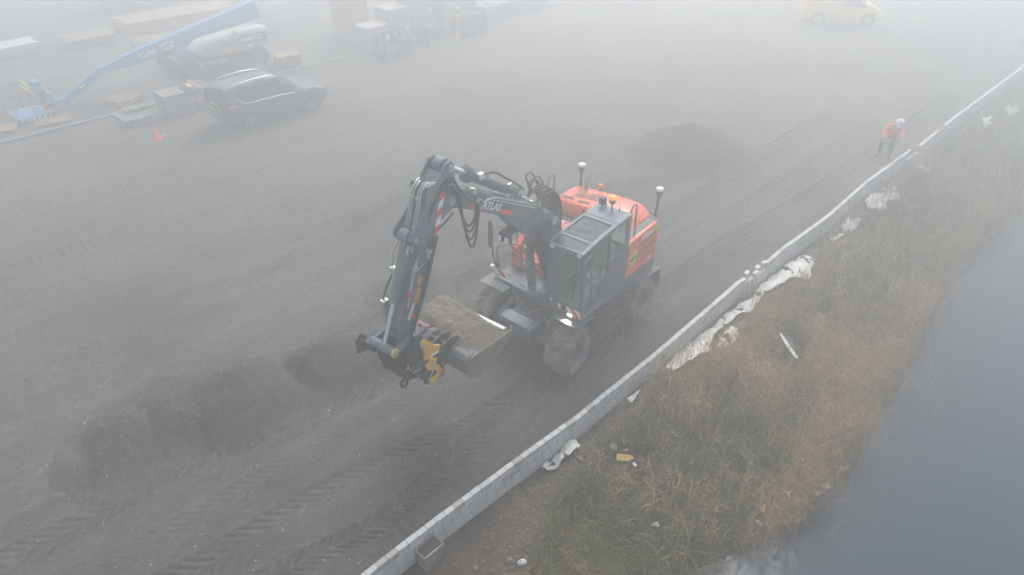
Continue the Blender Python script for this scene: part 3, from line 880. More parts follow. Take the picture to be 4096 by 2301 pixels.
sheet("plastic_sheet", [(12.8, 5.75), (13.3, 5.7), (13.8, 5.85)], [0.1, .32, .15], "ragged white scrap beside the long sheet on the soil", 24, group=SG, crump=.06)
sheet("plastic_sheet", [(19.6, 6.0), (20.3, 5.95)], [0.1, .14], "short pale strip alone on the far soil edge", 27, group=SG)
BGp = "crumpled white bags on the bank"
def bag(loc, r, label, seed, sq=(1, .7, .5)):
    rr = np.random.default_rng(seed); v, f = ico()
    bm = bmesh.new(); bmesh.ops.create_icosphere(bm, subdivisions=3, radius=1)
    for w in bm.verts:
        c = w.co; k = 1 + 0.6 * float(fbm(np.array(c.x * 2.2 + seed), np.array(c.y * 2.2 + c.z * 1.7), seed, 3, .7)) 
        w.co = Vector((c.x * sq[0], c.y * sq[1], max(c.z, -.3) * sq[2])) * (r * k)
    me = bpy.data.meshes.new("bag"); bm.to_mesh(me); bm.free(); me.materials.append(BAG)
    o = bpy.data.objects.new("plastic_bag", me); o.location = loc; o.rotation_euler = (0, 0, seed); link(o)
    return tag(o, label, "bag", BGp)
sheet("plastic_sheet", [(7.1, 6.12), (7.35, 6.10), (7.6, 6.14)], [.12, .26, .2], "crumpled grey-white film by the wall foot, right of the drain box", 52, group=SG, crump=.13, m=BAG)
sheet("plastic_sheet", [(7.62, 6.08), (7.85, 6.12), (8.05, 6.05)], [.16, .26, .12], "brighter crumpled film touching the grey-white film by the wall", 55, group=SG, crump=.16)
def far_sheet(c, label, seed):
    r = random.Random(seed); a = r.uniform(-.2, .5)
    o = sheet("plastic_sheet", [(c[0] - .55, c[1] - .25 * a), (c[0], c[1] + .05), (c[0] + .55, c[1] + .3 * a)], [.12, r.uniform(.55, .8), .15], label, seed + 60, m=BAG, crump=.22, group=SG)
far_sheet((20.95, 5.95), "bundled white bag on the bank below the straight far wall", 7)
far_sheet((23.0, 6.0), "limp white bag just below the worker's wall stretch", 8)
far_sheet((24.0, 5.9), "largest white bag at the foot of the wall near the worker", 9)
far_sheet((33.5, 5.6), "faint white bag deep in the fog far beyond the worker", 12)
far_sheet((35.8, 5.3), "farthest faint white bag on the bank near the photo's right edge", 13)
# torn white strip on soil
sheet("plastic_sheet", [(9.75, 6.08), (10.3, 6.06)], [0.10, .04], "small torn white strip on the gravel near the reed corner", 31, group=SG)
# litter with own shapes
YEL = mat("yellow_foam", (0.62, 0.40, 0.11), 0.8, var=0.12, scale=9, dirt=(0.2, 0.14, 0.06), dirt_amt=0.3)
WHT = mat("dirty_white_board", (0.64, 0.63, 0.58), 0.7, var=0.08, dirt=(0.3, 0.28, 0.22), dirt_amt=0.3)
TARP = mat("black_tarp", (0.035, 0.037, 0.042), 0.45, var=0.3, bump=0.03, bscale=6)
def flat(name, prof, th, loc, rot, m, label, cat, group=None):
    o = MB().prism(prof, 0, th, "xy").build(name, m, bevel=0.002); o.location = loc; o.rotation_euler = rot
    return tag(o, label, cat, group)
flat("foam_board", [(-.17, -.07), (.08, -.08), (.2, .0), (.12, .06), (-.15, .08)], .03, (8.55, 5.27, B(8.55, 5.27) + .10), (.25, .1, -.75), YEL, "torn yellow board lying on the grass beside white paper", "board")
flat("paper_scrap", [(-.04, -.05), (.04, -.04), (.05, .03), (0, .05), (-.05, .02)], .02, (8.60, 5.05, B(8.60, 5.05) + .10), (.3, .2, .3), MATS["white_paper"], "white paper scrap just right of the torn yellow board", "paper")
flat("paper_scrap", [(-.025, -.03), (.03, -.02), (.02, .03)], .015, (8.72, 5.36, B(8.72, 5.36) + .08), (.2, .3, .3), MATS["white_paper"], "tiny white paper piece above the torn yellow board", "paper")
flat("foam_wedge", [(-.09, -.03), (.1, -.02), (.09, .03), (-.02, .06), (-.09, .02)], .04, (9.75, 2.78, WATER_Z + .30), (.2, -.2, .2), YEL, "yellow curved foam piece at the edge of the near water", "foam")
flat("foam_tray", [(-.11, -.06), (.08, -.08), (.12, .04), (-.06, .07)], .05, (11.05, 2.17, WATER_Z + .35), (.15, .1, -.3), WHT, "pale foam tray caught in the reeds above the water", "tray")
flat("bottle_scrap", [(-.06, -.02), (.07, -.025), (.07, .025), (-.06, .02)], .03, (9.55, 2.70, WATER_Z + .12), (0, .1, 1.3), WHT, "grey plastic bottle lying below the yellow foam piece", "bottle")
o = MB().lathe((0, 0, 0), (0, 0, 1), [(0, 0), (0, .032), (.11, .045), (.115, .045), (.11, .041), (.01, .03), (.01, 0)], 20).build("paper_cup", WHT); o.location = (7.82, 4.03, B(7.82, 4.03) + .10); o.rotation_euler = (.9, .4, .2)
tag(o, "discarded paper cup lying on its side in dark grass", "cup")
def _unused(): pass
bag((5.35, 5.02, B(5.35, 5.02) + .04), 0.075, "small crumpled bright white litter at the photo's bottom edge", 15, (1, .7, .6))
flat("white_board", [(-.42, -.05), (.42, -.035), (.43, .04), (.1, .06), (-.40, .05)], .02, (13.95, 4.52, B(13.95, 4.52) + .40), (.2, -.10, .95), WHT, "long broken white board lying on the black tarpaulin in the reeds", "board")
q = sheet("tarpaulin", [(13.6, 4.72), (14.0, 4.70), (14.5, 4.72)], [.3, .4, .2], "black tarpaulin scrap crumpled under the white board", 33, m=TARP, cat="tarpaulin", lift=.24, crump=.16)
flat("paper_scrap", [(-.07, -.06), (.06, -.05), (.07, .07), (-.05, .06)], .03, (12.95, 4.5, B(12.95, 4.5) + .42), (.5, .3, .3), WHT, "pale square scrap hanging in the orange reeds below the tarpaulin", "paper")
flat("dark_panel", [(-.12, -.05), (.12, -.05), (.12, .05), (-.12, .05)], .03, (10.45, 3.67, B(10.45, 3.67) + .20), (.3, .2, 1.0), TARP, "small dark ribbed panel lying in the tan grass", "panel")

# drain box by the wall
STEEL = mat("galv_steel", (0.33, 0.34, 0.33), 0.5, 0.6, var=0.15, dirt=(0.14, 0.12, 0.09), dirt_amt=0.5)
CONC = mat("drain_concrete", (0.22, 0.21, 0.19), 0.9, var=0.15, dirt=(0.13, 0.11, 0.09), dirt_amt=0.5, bump=.004)
t_ = float(wall_t(4.45))
db = empty("drain_box", (4.32, t_ - .20, -.33), math.radians(1), "concrete drain box with a rusty mesh grate, standing against the wall", "drain")
q = MB(); q.box(-.27, .27, -.16, -.13, 0, .33); q.box(-.27, .27, .13, .16, 0, .33); q.box(-.27, -.24, -.13, .13, 0, .33); q.box(.24, .27, -.13, .13, 0, .33); q.box(-.24, .24, -.13, .13, 0, .04)
q.build("box_body", CONC, db, bevel=.006)
q = MB(); q.box(-.26, .26, -.15, -.128, .331, .36); q.box(-.26, .26, .128, .15, .331, .36); q.box(-.26, -.238, -.128, .128, .331, .36); q.box(.238, .26, -.128, .128, .331, .36)
q.build("grate_frame", STEEL, db)
q = MB()
for i in range(23): q.box(-.236 + i * .0208, -.23 + i * .0208, -.127, .127, .334, .352)
for i in range(11): q.box(-.237, .237, -.125 + i * .0246, -.119 + i * .0246, .3335, .3535)
q.build("grate_mesh", mat("rusty_mesh", (0.17, 0.14, 0.11), 0.8, .4, var=.3), db)
MB().box(-.237, .237, -.127, .127, .20, .318).build("sand_fill", SOIL, db)
db.scale = (.84, .84, .92)
# twigs on the yard
TW = mat("twig_bark", (0.30, 0.24, 0.17), 0.85, var=.2)
def twig(pts, r, label):
    q = MB(); q.tube([(a, b, float(ground_h(np.array(a), np.array(b))) + r + .004) for a, b in pts], [r * (1 - .6 * i / (len(pts) - 1)) for i in range(len(pts))], 5)
    return tag(q.build("twig", TW), label, "twig", "twigs on the yard")
twig([(6.75, 6.62), (6.45, 6.75), (6.1, 6.78), (5.85, 6.9)], .008, "forked dry twig lying on the yard next to the wall")
twig([(6.2, 6.77), (6.12, 6.62), (5.9, 6.6), (5.72, 6.62)], .006, "shorter bent twig below the forked twig near the wall")
twig([(4.5, 9.05), (4.8, 9.0), (5.1, 9.08)], .006, "thin dark twig alone between the wheel tracks")
# ---------------------------------------------------------------- paints and metals
DUST = (0.20, 0.17, 0.13)
SLATE = mat("slate_paint", (0.115, 0.155, 0.195), 0.52, var=0.06, dirt=DUST, dirt_amt=0.14, dscale=2.5, coat=0.05)
DARKP = mat("dark_grey_paint", (0.105, 0.120, 0.136), 0.5, var=0.08, dirt=DUST, dirt_amt=0.22, dscale=3)
BLACKM = mat("black_steel", (0.016, 0.017, 0.019), 0.45, var=0.2, dirt=(0.10, 0.09, 0.075), dirt_amt=0.16, dscale=4)
BLACKP = mat("black_plastic", (0.020, 0.021, 0.022), 0.6)
ORANGE = mat("orange_paint", (0.80, 0.125, 0.040), 0.38, var=0.04, dirt=(0.36, 0.17, 0.10), dirt_amt=0.12, dscale=2, coat=0.3)
ORANGEG = mat("orange_glow", (0.85, 0.22, 0.03), 0.35)
ZINC = mat("zinc_pipe", (0.50, 0.51, 0.46), 0.35, 0.55)
CHROME = mat("chrome_rod", (0.62, 0.65, 0.70), 0.16, 0.9)
HOSE = mat("rubber_hose", (0.013, 0.014, 0.015), 0.55)
RUBBER = mat("dusty_rubber", (0.090, 0.085, 0.078), 0.85, var=0.2, scale=6, dirt=(0.28, 0.25, 0.21), dirt_amt=0.65, dscale=3.2, bump=0.004, bscale=40)
RIM = mat("rim_paint", (0.13, 0.155, 0.19), 0.6, dirt=(0.16, 0.14, 0.12), dirt_amt=0.4, dscale=4)
REDM = mat("red_plastic", (0.62, 0.03, 0.03), 0.45)
WHITEP = mat("white_paint", (0.78, 0.79, 0.80), 0.45)
YELL = mat("yellow_paint", (0.78, 0.40, 0.035), 0.4, var=.05, dirt=(0.2, 0.13, 0.05), dirt_amt=.15)
SIGNY = mat("sign_yellow", (0.75, 0.58, 0.10), 0.5)
GREYD = mat("grey_deck", (0.12, 0.125, 0.13), 0.6, dirt=DUST, dirt_amt=.3)
SEATM = mat("seat_cloth", (0.26, 0.30, 0.30), 0.9)
WORN = mat("worn_bucket_steel", (0.17, 0.145, 0.115), 0.6, 0.25, var=.3, scale=5, dirt=(0.30, 0.27, 0.22), dirt_amt=.5, dscale=4)
SANDM = mat("damp_sand", (0.200, 0.168, 0.128), 0.95, var=.22, scale=5, bump=.02, bscale=30, dirt=(0.15, 0.118, 0.082), dirt_amt=.5, dscale=7)

def glass(name, col=(0.75, 0.85, 0.85), a=0.55, rough=0.03, ior=1.5, film=0.07, gc=.9):
    m, t, b = nt(name)
    t.nodes.remove(b)
    tr = t.nodes.new("ShaderNodeBsdfTransparent"); tr.inputs[0].default_value = (*[c * a for c in col], 1)
    gl = t.nodes.new("ShaderNodeBsdfGlossy"); gl.inputs["Roughness"].default_value = rough; gl.inputs["Color"].default_value = (gc, gc, gc, 1)
    lw_ = t.nodes.new("ShaderNodeLayerWeight"); lw_.inputs[0].default_value = 0.5
    pw = t.nodes.new("ShaderNodeMath"); pw.operation = 'POWER'; pw.inputs[1].default_value = 4.0; t.links.new(lw_.outputs["Facing"], pw.inputs[0])
    fr = t.nodes.new("ShaderNodeMath"); fr.operation = 'MULTIPLY_ADD'; fr.inputs[1].default_value = 0.5; fr.inputs[2].default_value = (ior - 1) * .09; t.links.new(pw.outputs[0], fr.inputs[0])
    mx = t.nodes.new("ShaderNodeMixShader")
    t.links.new(fr.outputs[0], mx.inputs[0]); t.links.new(tr.outputs[0], mx.inputs[1]); t.links.new(gl.outputs[0], mx.inputs[2])
    df = t.nodes.new("ShaderNodeBsdfDiffuse"); df.inputs[0].default_value = (.42, .45, .44, 1)
    m2 = t.nodes.new("ShaderNodeMixShader"); m2.inputs[0].default_value = film  # film: grey diffuse colour that paints a pale reflection veil into the glass
    t.links.new(mx.outputs[0], m2.inputs[1]); t.links.new(df.outputs[0], m2.inputs[2])
    t.links.new(m2.outputs[0], t.nodes["Material Output"].inputs["Surface"])
    return m
GLASS = glass("cab_glass", (.88, .97, .95), .97)
GLASSR = glass("roof_glass", (0.55, 0.75, 0.76), 0.9, 0.2, 1.25, 0.10, .35)

def text(s, name, m, parent, loc, rot, size, shear=0.0, offset=0.0, ext=0.002, align='CENTER', sx=1.0, spacing=1.0):
    c = bpy.data.curves.new(name, 'FONT'); c.body = s; c.size = size; c.shear = shear; c.offset = offset
    c.extrude = ext; c.align_x = align; c.align_y = 'CENTER'; c.space_character = spacing; c.resolution_u = 3
    o = bpy.data.objects.new(name, c); link(o)
    dg = bpy.context.evaluated_depsgraph_get()
    me = bpy.data.meshes.new_from_object(o.evaluated_get(dg)); me.name = name
    me.materials.clear(); me.materials.append(m)
    bpy.data.objects.remove(o); bpy.data.curves.remove(c)
    o = bpy.data.objects.new(name, me); link(o, parent)
    o.location = loc; o.rotation_euler = rot; o.scale = (sx, 1, 1)
    return o

def arc(c, r, a0, a1, n):
    return [(c[0] + r * math.cos(a0 + (a1 - a0) * i / n), c[1] + r * math.sin(a0 + (a1 - a0) * i / n)) for i in range(n + 1)]

def stripes(name, x, y0, y1, z0, z1, parent, nst=4, ax="x", slope=1, rot=None, loc=None, first=0, w=None):
    """red and white diagonal warning plate in the y-z plane at x, facing +x"""
    q = MB(); q.box(x - .006, x, y0, y1, z0, z1, WHITEP)
    W_ = y1 - y0; H_ = z1 - z0; k = H_ * slope; st = (w or W_ / nst)
    i = -3 + first
    def clip(pts, f):
        out = []
        for a, b in zip(pts, pts[1:] + pts[:1]):
            fa, fb = f(a), f(b)
            if fa >= 0: out.append(a)
            if fa * fb < 0:
                t = fa / (fa - fb); out.append((a[0] + (b[0] - a[0]) * t, a[1] + (b[1] - a[1]) * t))
        return out
    for j in range(-4, 10):
        a = y0 + (2 * j + first) * st
        P = [(a, z0), (a + st, z0), (a + st + k, z1), (a + k, z1)]
        P = clip(P, lambda p: p[0] - y0 - .004)
        if len(P) > 2: P = clip(P, lambda p: y1 - .004 - p[0])
        if len(P) > 2: q.add([(x + .0015, p[0], p[1]) for p in P], [tuple(range(len(P)))], REDM)
    return q.build(name, None, parent, loc=loc, rot=rot, fixn=False)

# ---------------------------------------------------------------- wheeled excavator
EXC = empty("wheeled_excavator", (10.717, 8.786, 0), rad(186.6), "orange and grey wheeled excavator holding a sand-filled bucket beside the block wall", "excavator")
UCR = (0, 0, rad(-3.0))
def up(q, name, m=None, bevel=0.0, **k): return q.build(name, m, EXC, bevel=bevel, **k)
def uc(q, name, m=None, bevel=0.0, **k): return q.build(name, m, EXC, rot=UCR, bevel=bevel, **k)

# chassis
q = MB()
q.prism([(-1.75, .55), (-1.6, .95), (1.45, .98), (1.62, .80), (1.62, .55), (1.0, .48), (-1.2, .45)], -.34, .34, "xz", DARKP)
q.box(1.20, 1.46, -.82, .82, .44, .66, DARKP); q.box(-1.40, -1.12, -.82, .82, .44, .66, DARKP)
q.box(-.55, .60, -1.0, 1.0, .52, .98, DARKP)
q.cyl((0, 0, .95), (0, 0, 1.20), .62, 40, BLACKM)
uc(q, "chassis", bevel=.02)
q = MB(); q.prism([(.62, 1.0), (1.55, .995), (1.62, .93), (1.62, .86), (.62, .86)], -.26, .26, "xz", DARKP)
q.prism([(1.28, -.40), (1.56, -.40), (1.56, .40), (1.28, .40), (.98, .26), (.98, -.26)], .86, .993, "xy", DARKP)
for i in range(5):
    x = .84 + i * .155; w = .24 if i < 2 else .34
    q.box(x, x + .028, -w + .04, w - .04, .985, 1.006, BLACKM)
uc(q, "front_deck", bevel=.008)
tb = uc(MB().prism([(1.58, .60), (1.84, .66), (1.90, .92), (1.86, 1.04), (1.58, 1.06)], -.46, .46, "xz", DARKP), "toolbox", bevel=.02)
MB().prism([(1.575, 1.066), (1.875, 1.046), (1.885, 1.058), (1.58, 1.082)], -.36, .36, "xz", SLATE).build("toolbox_lid", None, tb, bevel=.006)
for s_ in (-1, 1):
    MB().tube([(1.60, s_ * .41, 1.02), (1.60, s_ * .47, 1.07), (1.66, s_ * .49, 1.09), (1.82, s_ * .47, 1.07), (1.90, s_ * .40, 1.03), (1.90, s_ * .34, .99)], .020, 8, DARKP).build("handle", None, tb)
q = MB(); q.box(1.898, 1.914, -.06, -.03, .84, .96, ZINC); q.box(1.902, 1.925, -.075, -.02, .76, .835, SIGNY); q.tube([(1.913, -.07, .83), (1.913, -.07, .87), (1.913, -.025, .87), (1.913, -.025, .83)], .005, 6, CHROME)
q.build("padlock", None, tb)
for s_ in (-1, 1):
    q = MB(); q.lathe((1.36, s_ * .58, .70), (0, 0, 1), [(0, 0), (0, .085), (.05, .09), (.27, .09), (.30, .075), (.32, .095), (.345, .095), (.35, 0)], 18, DARKP)
    q.tube([(1.36, s_ * .58, 1.05), (1.25, s_ * .58, 1.10), (1.10, s_ * .50, 1.09), (.85, s_ * .44, 1.10)], .009, 6, ZINC)
    uc(q, "steering_cylinder", loc=None)

# wheels
def tyre_mesh(R, w, rr, seed):
    q = MB(); hw = w / 2
    prof = [(-hw * .80, rr), (-hw * .92, rr + .04), (-hw, rr + (R - rr) * .45), (-hw * .96, R - .07), (-hw * .80, R - .035), (-hw * .3, R - .02), (hw * .3, R - .02), (hw * .80, R - .035), (hw * .96, R - .07), (hw, rr + (R - rr) * .45), (hw * .92, rr + .04), (hw * .80, rr)]
    q.lathe((0, 0, 0), (0, 1, 0), prof, 56, RUBBER)
    nl = 20
    for i in range(nl):
        for s_ in (-1, 1):
            a0 = 2 * math.pi * (i + (0.5 if s_ > 0 else 0)) / nl
            pts = []
            n = 6
            for j in range(n + 1):
                f = j / n
                y = s_ * (hw * (0.02 + 0.98 * f)); aa = a0 + s_ * 0 + f * 0.30 - 0.06 * f * f
                ro = R + .012 - (.060 * max(0, f - .72) / .28)
                ri = R - .05 - (.03 * max(0, f - .7) / .3)
                wd = (.042 + .022 * f) / R
                pts.append([(ro, aa - wd * .8), (ro, aa + wd * .8), (ri, aa + wd * 1.25), (ri, aa - wd * 1.25), y])
            vs = []; fs = []
            for P in pts:
                for k in range(4): vs.append((P[k][0] * math.cos(P[k][1]), P[4], P[k][0] * math.sin(P[k][1])))
            for j in range(n):
                for k in range(4): fs.append((j * 4 + k, j * 4 + (k + 1) % 4, j * 4 + 4 + (k + 1) % 4, j * 4 + 4 + k))
            fs += [(3, 2, 1, 0), (n * 4, n * 4 + 1, n * 4 + 2, n * 4 + 3)]
            q.add(vs, fs, RUBBER)
    return q
def rim_mesh(rr, w):
    q = MB(); hw = w / 2
    q.lathe((0, 0, 0), (0, 1, 0), [(-hw * .80, rr + .02), (-hw * .84, rr + .025), (-hw * .84, rr - .01), (-hw * .6, rr - .03), (hw * .25, rr - .05), (hw * .28, rr - .09), (hw * .30, .17), (hw * .34, .16), (hw * .34, .10), (hw * .62, .10), (hw * .66, .08), (hw * .66, 0)], 40, RIM)
    q.lathe((0, 0, 0), (0, 1, 0), [(hw * .26, rr - .05), (hw * .6, rr - .03), (hw * .84, rr - .01), (hw * .84, rr + .025), (hw * .80, rr + .02)], 40, RIM)
    for i in range(10):
        a = i * math.pi / 5; c, s_ = math.cos(a), math.sin(a)
        q.cyl((.135 * c, hw * .33, .135 * s_), (.135 * c, hw * .42, .135 * s_), .013, 6, ZINC)
    return q
TR, TW_ = 0.575, 0.56
w0 = rim_mesh(.30, TW_).build("wheel", None, EXC)
t0 = tyre_mesh(TR, TW_, .30, 1).build("tyre", None, w0, label=None)
def place_wheel(o, x, y, steer, spin):
    c, s_ = math.cos(UCR[2]), math.sin(UCR[2])
    o.location = (x * c - y * s_, x * s_ + y * c, TR - .02)
    o.rotation_euler = Euler((0, spin, UCR[2] + steer + (math.pi if y < 0 else 0)), 'XYZ')
place_wheel(w0, 1.34, 1.10, rad(4), .1)
for (x, y, st_, sp) in ((1.34, -1.10, rad(4), .3), (-1.27, 1.10, 0, .7), (-1.27, -1.10, 0, 1.2)):
    wcp = copy_tree(w0, EXC); place_wheel(wcp, x, y, st_, sp)

# fenders and steps
for s_ in (1, -1):
    a, b = (.68, 1.40) if s_ > 0 else (-1.40, -.68)
    q = MB(); q.prism([(1.47, 1.325), (.98, 1.325), (.78, 1.24), (.66, 1.05), (.60, .80), (.625, .80), (.69, 1.04), (.80, 1.215), (.985, 1.30), (1.47, 1.30)], a, b, "xz", DARKP)
    uc(q, "front_fender", bevel=.004)
    q = MB(); q.prism([(-.80, 1.10), (-.98, 1.23), (-1.72, 1.25), (-1.92, 1.20), (-1.93, 1.17), (-1.72, 1.22), (-.98, 1.20), (-.83, 1.08)], (.60 if s_ > 0 else -1.40), (1.40 if s_ > 0 else -.60), "xz", DARKP)
    q.box(-1.955, -1.935, (.85 if s_ > 0 else -1.38), (1.38 if s_ > 0 else -.85), .68, 1.18, BLACKP)
    uc(q, "rear_fender", bevel=.004)
GRIP = mat("step_plate", (0.085, 0.092, 0.10), 0.55, 0.2, dirt=DUST, dirt_amt=.45, dscale=5)
def step(x0, x1, y0, y1, z, name="step"):
    q = MB(); q.box(x0, x1, y0, y1, z - .05, z, GRIP)
    n = int((x1 - x0) / .05)
    for i in range(n):
        for j in range(int((y1 - y0) / .045)):
            xx = x0 + .02 + i * .05 + (.02 if j % 2 else 0); yy = y0 + .02 + j * .045
            q.box(xx, xx + .022, yy, yy + .014, z, z + .006, GRIP)
    return q
for s_ in (1,):
    for (x0, x1, y0, y1, z) in ((-.66, .70, 1.02, 1.24, 1.10), (-.42, .62, 1.16, 1.33, .80), (-.30, .60, 1.30, 1.42, .56)):
        uc(step(x0, x1, y0, y1, z), "step", label={1.10: "top step plate", .80: "middle step plate", .56: "bottom step plate"}[z])
q = MB()
q.prism([(-.66, 1.05), (.70, 1.05), (.66, .52), (-.36, .52)], .99, 1.03, "xz", DARKP)
q.prism([(-.66, 1.05), (-.30, .50), (-.27, .50), (-.60, 1.05)], 1.02, 1.40, "xz", DARKP)
for x, z in ((-.62, 1.14), (-.52, .98), (-.46, .84)): q.lathe((x, 1.405, z - .06), (0, 1, 0), [(0, .02), (.008, .018), (.01, 0)], 10, ZINC)
uc(q, "step_frame", bevel=.006)
uc(MB().box(-.55, .60, -1.35, -1.0, .55, 1.0, DARKP), "side_locker", bevel=.01)

# upper frame, skirt and counterweight
q = MB()
q.prism([(1.10, -1.22), (1.25, .36), (1.25, .40), (-.45, 1.24), (-1.9, 1.24), (-2.0, .9), (-2.0, -.9), (-1.9, -1.24), (-.45, -1.24), (.45, -1.24)], 1.22, 1.40, "xy", DARKP)
q.prism([(-.46, 1.38), (1.28, 1.38), (1.28, 1.26), (-1.92, 1.26), (-1.92, 1.50), (-.46, 1.50)], 1.20, 1.262, "xz", DARKP)
up(q, "upper_frame", bevel=.015)
def superarc(z0, z1, x0, inset=0.0):
    P = [(-1.80, 1.27 - inset), (-1.93, 1.26 - inset), (-2.03, 1.15 - inset), (-2.13 + inset, .80), (-2.20 + inset, .3), (-2.20 + inset, -.3), (-2.13 + inset, -.80), (-2.03, -1.15 + inset), (-1.93, -1.26 + inset), (-1.80, -1.27 + inset), (x0, -1.0), (x0, 1.0)]
    return P
q = MB(); q.prism(superarc(0, 0, -1.80), 1.18, 2.40, "xy", DARKP); up(q, "counterweight", bevel=.035, segs=2)
# side body
q = MB()
SB = [(-.47, 1.50), (-.50, 1.9), (-.56, 2.14), (-.50, 2.38), (-.62, 2.42), (-1.80, 2.42), (-1.88, 2.36), (-1.90, 1.44), (-.95, 1.47)]
side = up(MB().prism([p for p in SB if True], 1.18, 1.272, "xz", ORANGE), "side_door", bevel=.018, segs=2, label="orange louvred left side door")
q = MB(); q.box(-1.005, -.997, 1.268, 1.2735, 1.47, 2.42, BLACKP); q.prism([(-.52, 1.80), (-.52, 1.86), (-1.885, 1.92), (-1.885, 1.86)], 1.265, 1.2745, "xz", mat("grey_band", (.16, .13, .12), .5)); q.build("door_seam", None, side)
for (z, n, x0) in ((2.15, 11, -1.10), (1.985, 10, -1.12), (1.70, 10, -1.14)):
    for i in range(n):
        x = x0 - i * .064
        MBq = MB().prism([(x, z - .055), (x - .022, z - .055), (x - .034, z + .05), (x - .012, z + .05)], 1.270, 1.2755, "xz", BLACKM)
        if i == 0: lv = MBq.build("louvre", None, side); base_x = x
        else:
            c = lv.copy(); c.location.x = lv.location.x - i * .064; link(c, side)
RM90 = (rad(90), 0, rad(180))       # text readable on the +y side
text("ATLAS", "lettering", WHITEP, side, (-1.33, 1.274, 2.285), RM90, .175, .28, .008, .002)
text("175", "lettering", WHITEP, side, (-1.56, 1.274, 1.555), RM90, .115, .28, .004, .002)
q = MB(); q.prism([(-.62, 1.72), (-.92, 1.76), (-.92, 2.10), (-.62, 2.06)], 1.272, 1.2765, "xz", SIGNY); q.prism([(-.64, 1.86), (-.90, 1.895), (-.90, 1.965), (-.64, 1.93)], 1.2765, 1.278, "xz", BLACKP)
st1 = q.build("sticker", None, side)
for k_, zz in enumerate((2.02, 1.99, 1.82, 1.79)):
    MB().prism([(-.68, zz), (-.87, zz + .025), (-.87, zz + .031), (-.68, zz + .006)], 1.2765, 1.2775, "xz", BLACKP).build("print_line", None, st1)
q = MB(); q.prism([(-1.60, 2.24), (-1.86, 2.24), (-1.86, 2.38), (-1.60, 2.38)], 1.272, 1.2765, "xz", SIGNY); q.prism([(-1.64, 2.265), (-1.73, 2.265), (-1.685, 2.345)], 1.2765, 1.278, "xz", BLACKP)
q.prism([(-1.76, 2.30), (-1.83, 2.30), (-1.83, 2.32), (-1.76, 2.32)], 1.2765, 1.278, "xz", BLACKP); q.build("sticker", None, side)
up(MB().lathe((-1.80, 1.262, 1.40), (0, 1, 0), [(0, .03), (.012, .028), (.014, 0)], 14, ORANGEG), "reflector")
# dark deck between side body and hood
q = MB(); q.prism([(-.47, 2.36), (-1.92, 2.36), (-1.92, 2.405), (-.47, 2.405)], .55, 1.18, "xz", GREYD); q.box(-.62, -.50, .45, 1.18, 1.5, 2.36, DARKP); q.box(-1.9, -.62, -1.2, 1.18, 1.40, 2.10, BLACKM)
up(q, "engine_bay", bevel=.01)
up(MB().lathe((-.80, 1.02, 2.40), (0, 0, 1), [(0, .07), (.03, .07), (.04, .055), (.042, 0)], 20, WHITEP), "filler_cap")
# hood
def hood_ring(y, x0, x1, zt, zb, r):
    return [(x0 + .10, y, zb), (x0 + .03, y, zt - r), (x0 - .05, y, zt - .03), (x0 - .15, y, zt), ((x0 + x1) / 2, y, zt + .02), (x1 + .08, y, zt), (x1, y, zt - r), (x1 - .02, y, zb)]
hr = [hood_ring(-1.24, -1.22, -2.04, 2.36, 2.06, .08), hood_ring(-1.20, -1.22, -2.06, 2.48, 2.06, .07), hood_ring(-1.10, -1.20, -2.10, 2.54, 2.06, .06), hood_ring(0, -1.14, -2.14, 2.60, 2.06, .06), hood_ring(.62, -1.12, -2.10, 2.62, 2.06, .06), hood_ring(.74, -1.11, -2.08, 2.60, 2.1, .07), hood_ring(.98, -1.02, -2.02, 2.42, 2.1, .02)]
q = MB(); q.loft(hr, ORANGE, True, True); hood = up(q, "engine_hood", label=None)
for (x, y, l, w) in ((-1.36, -.95, .34, .075), (-1.36, -.45, .34, .075)):
    pass
def slot(x, y, lx, ly, zc):
    n = 8; vs = []
    r = min(lx, ly) / 2
    P = []
    if ly > lx:
        P = [(x + r * math.cos(a), y - ly / 2 + r + r * math.sin(a)) for a in np.linspace(math.pi, 2 * math.pi, n)] + [(x + r * math.cos(a), y + ly / 2 - r + r * math.sin(a)) for a in np.linspace(0, math.pi, n)]
    return P
def hood_z(x, y):
    return 2.545 + .055 * min(1, max(0, (y + 1.1) / 1.1)) + .018 - 0.02 * abs((x + 1.64) / .4) ** 2
def add_slot(x, y, l, w):
    P = slot(x, y, w, l, 0); q = MB()
    q.add([(a, b, hood_z(a, b) + .007) for a, b in P], [tuple(range(len(P)))], BLACKM)
    q.build("hood_slot", None, hood, fixn=False)
for (x, y, l, w) in [(-1.34, -.93, .36, .055), (-1.31, -.45, .36, .055)] + [(-1.46 - i * .075, -.72 + i * .012, .30, .030) for i in range(3)] + [(-1.50 - i * .072, -.33, .42, .030) for i in range(5)] + [(-1.72, -.73, .26, .028), (-1.80, -.76, .14, .028), (-1.93, -.80, .18, .03)]:
    add_slot(x, y, l, w)
up(MB().lathe((-1.80, .08, 2.60), (0, 0, 1), [(0, .02), (.006, .02), (.007, 0)], 12, WHITEP), "hood_badge")
q = MB(); q.box(-1.20, -1.10, -.36, -.31, 2.40, 2.50, BLACKP); q.tube([(-1.08, -.40, 2.26), (-1.12, -.33, 2.48)], .018, 8, BLACKP); up(q, "hood_latch")
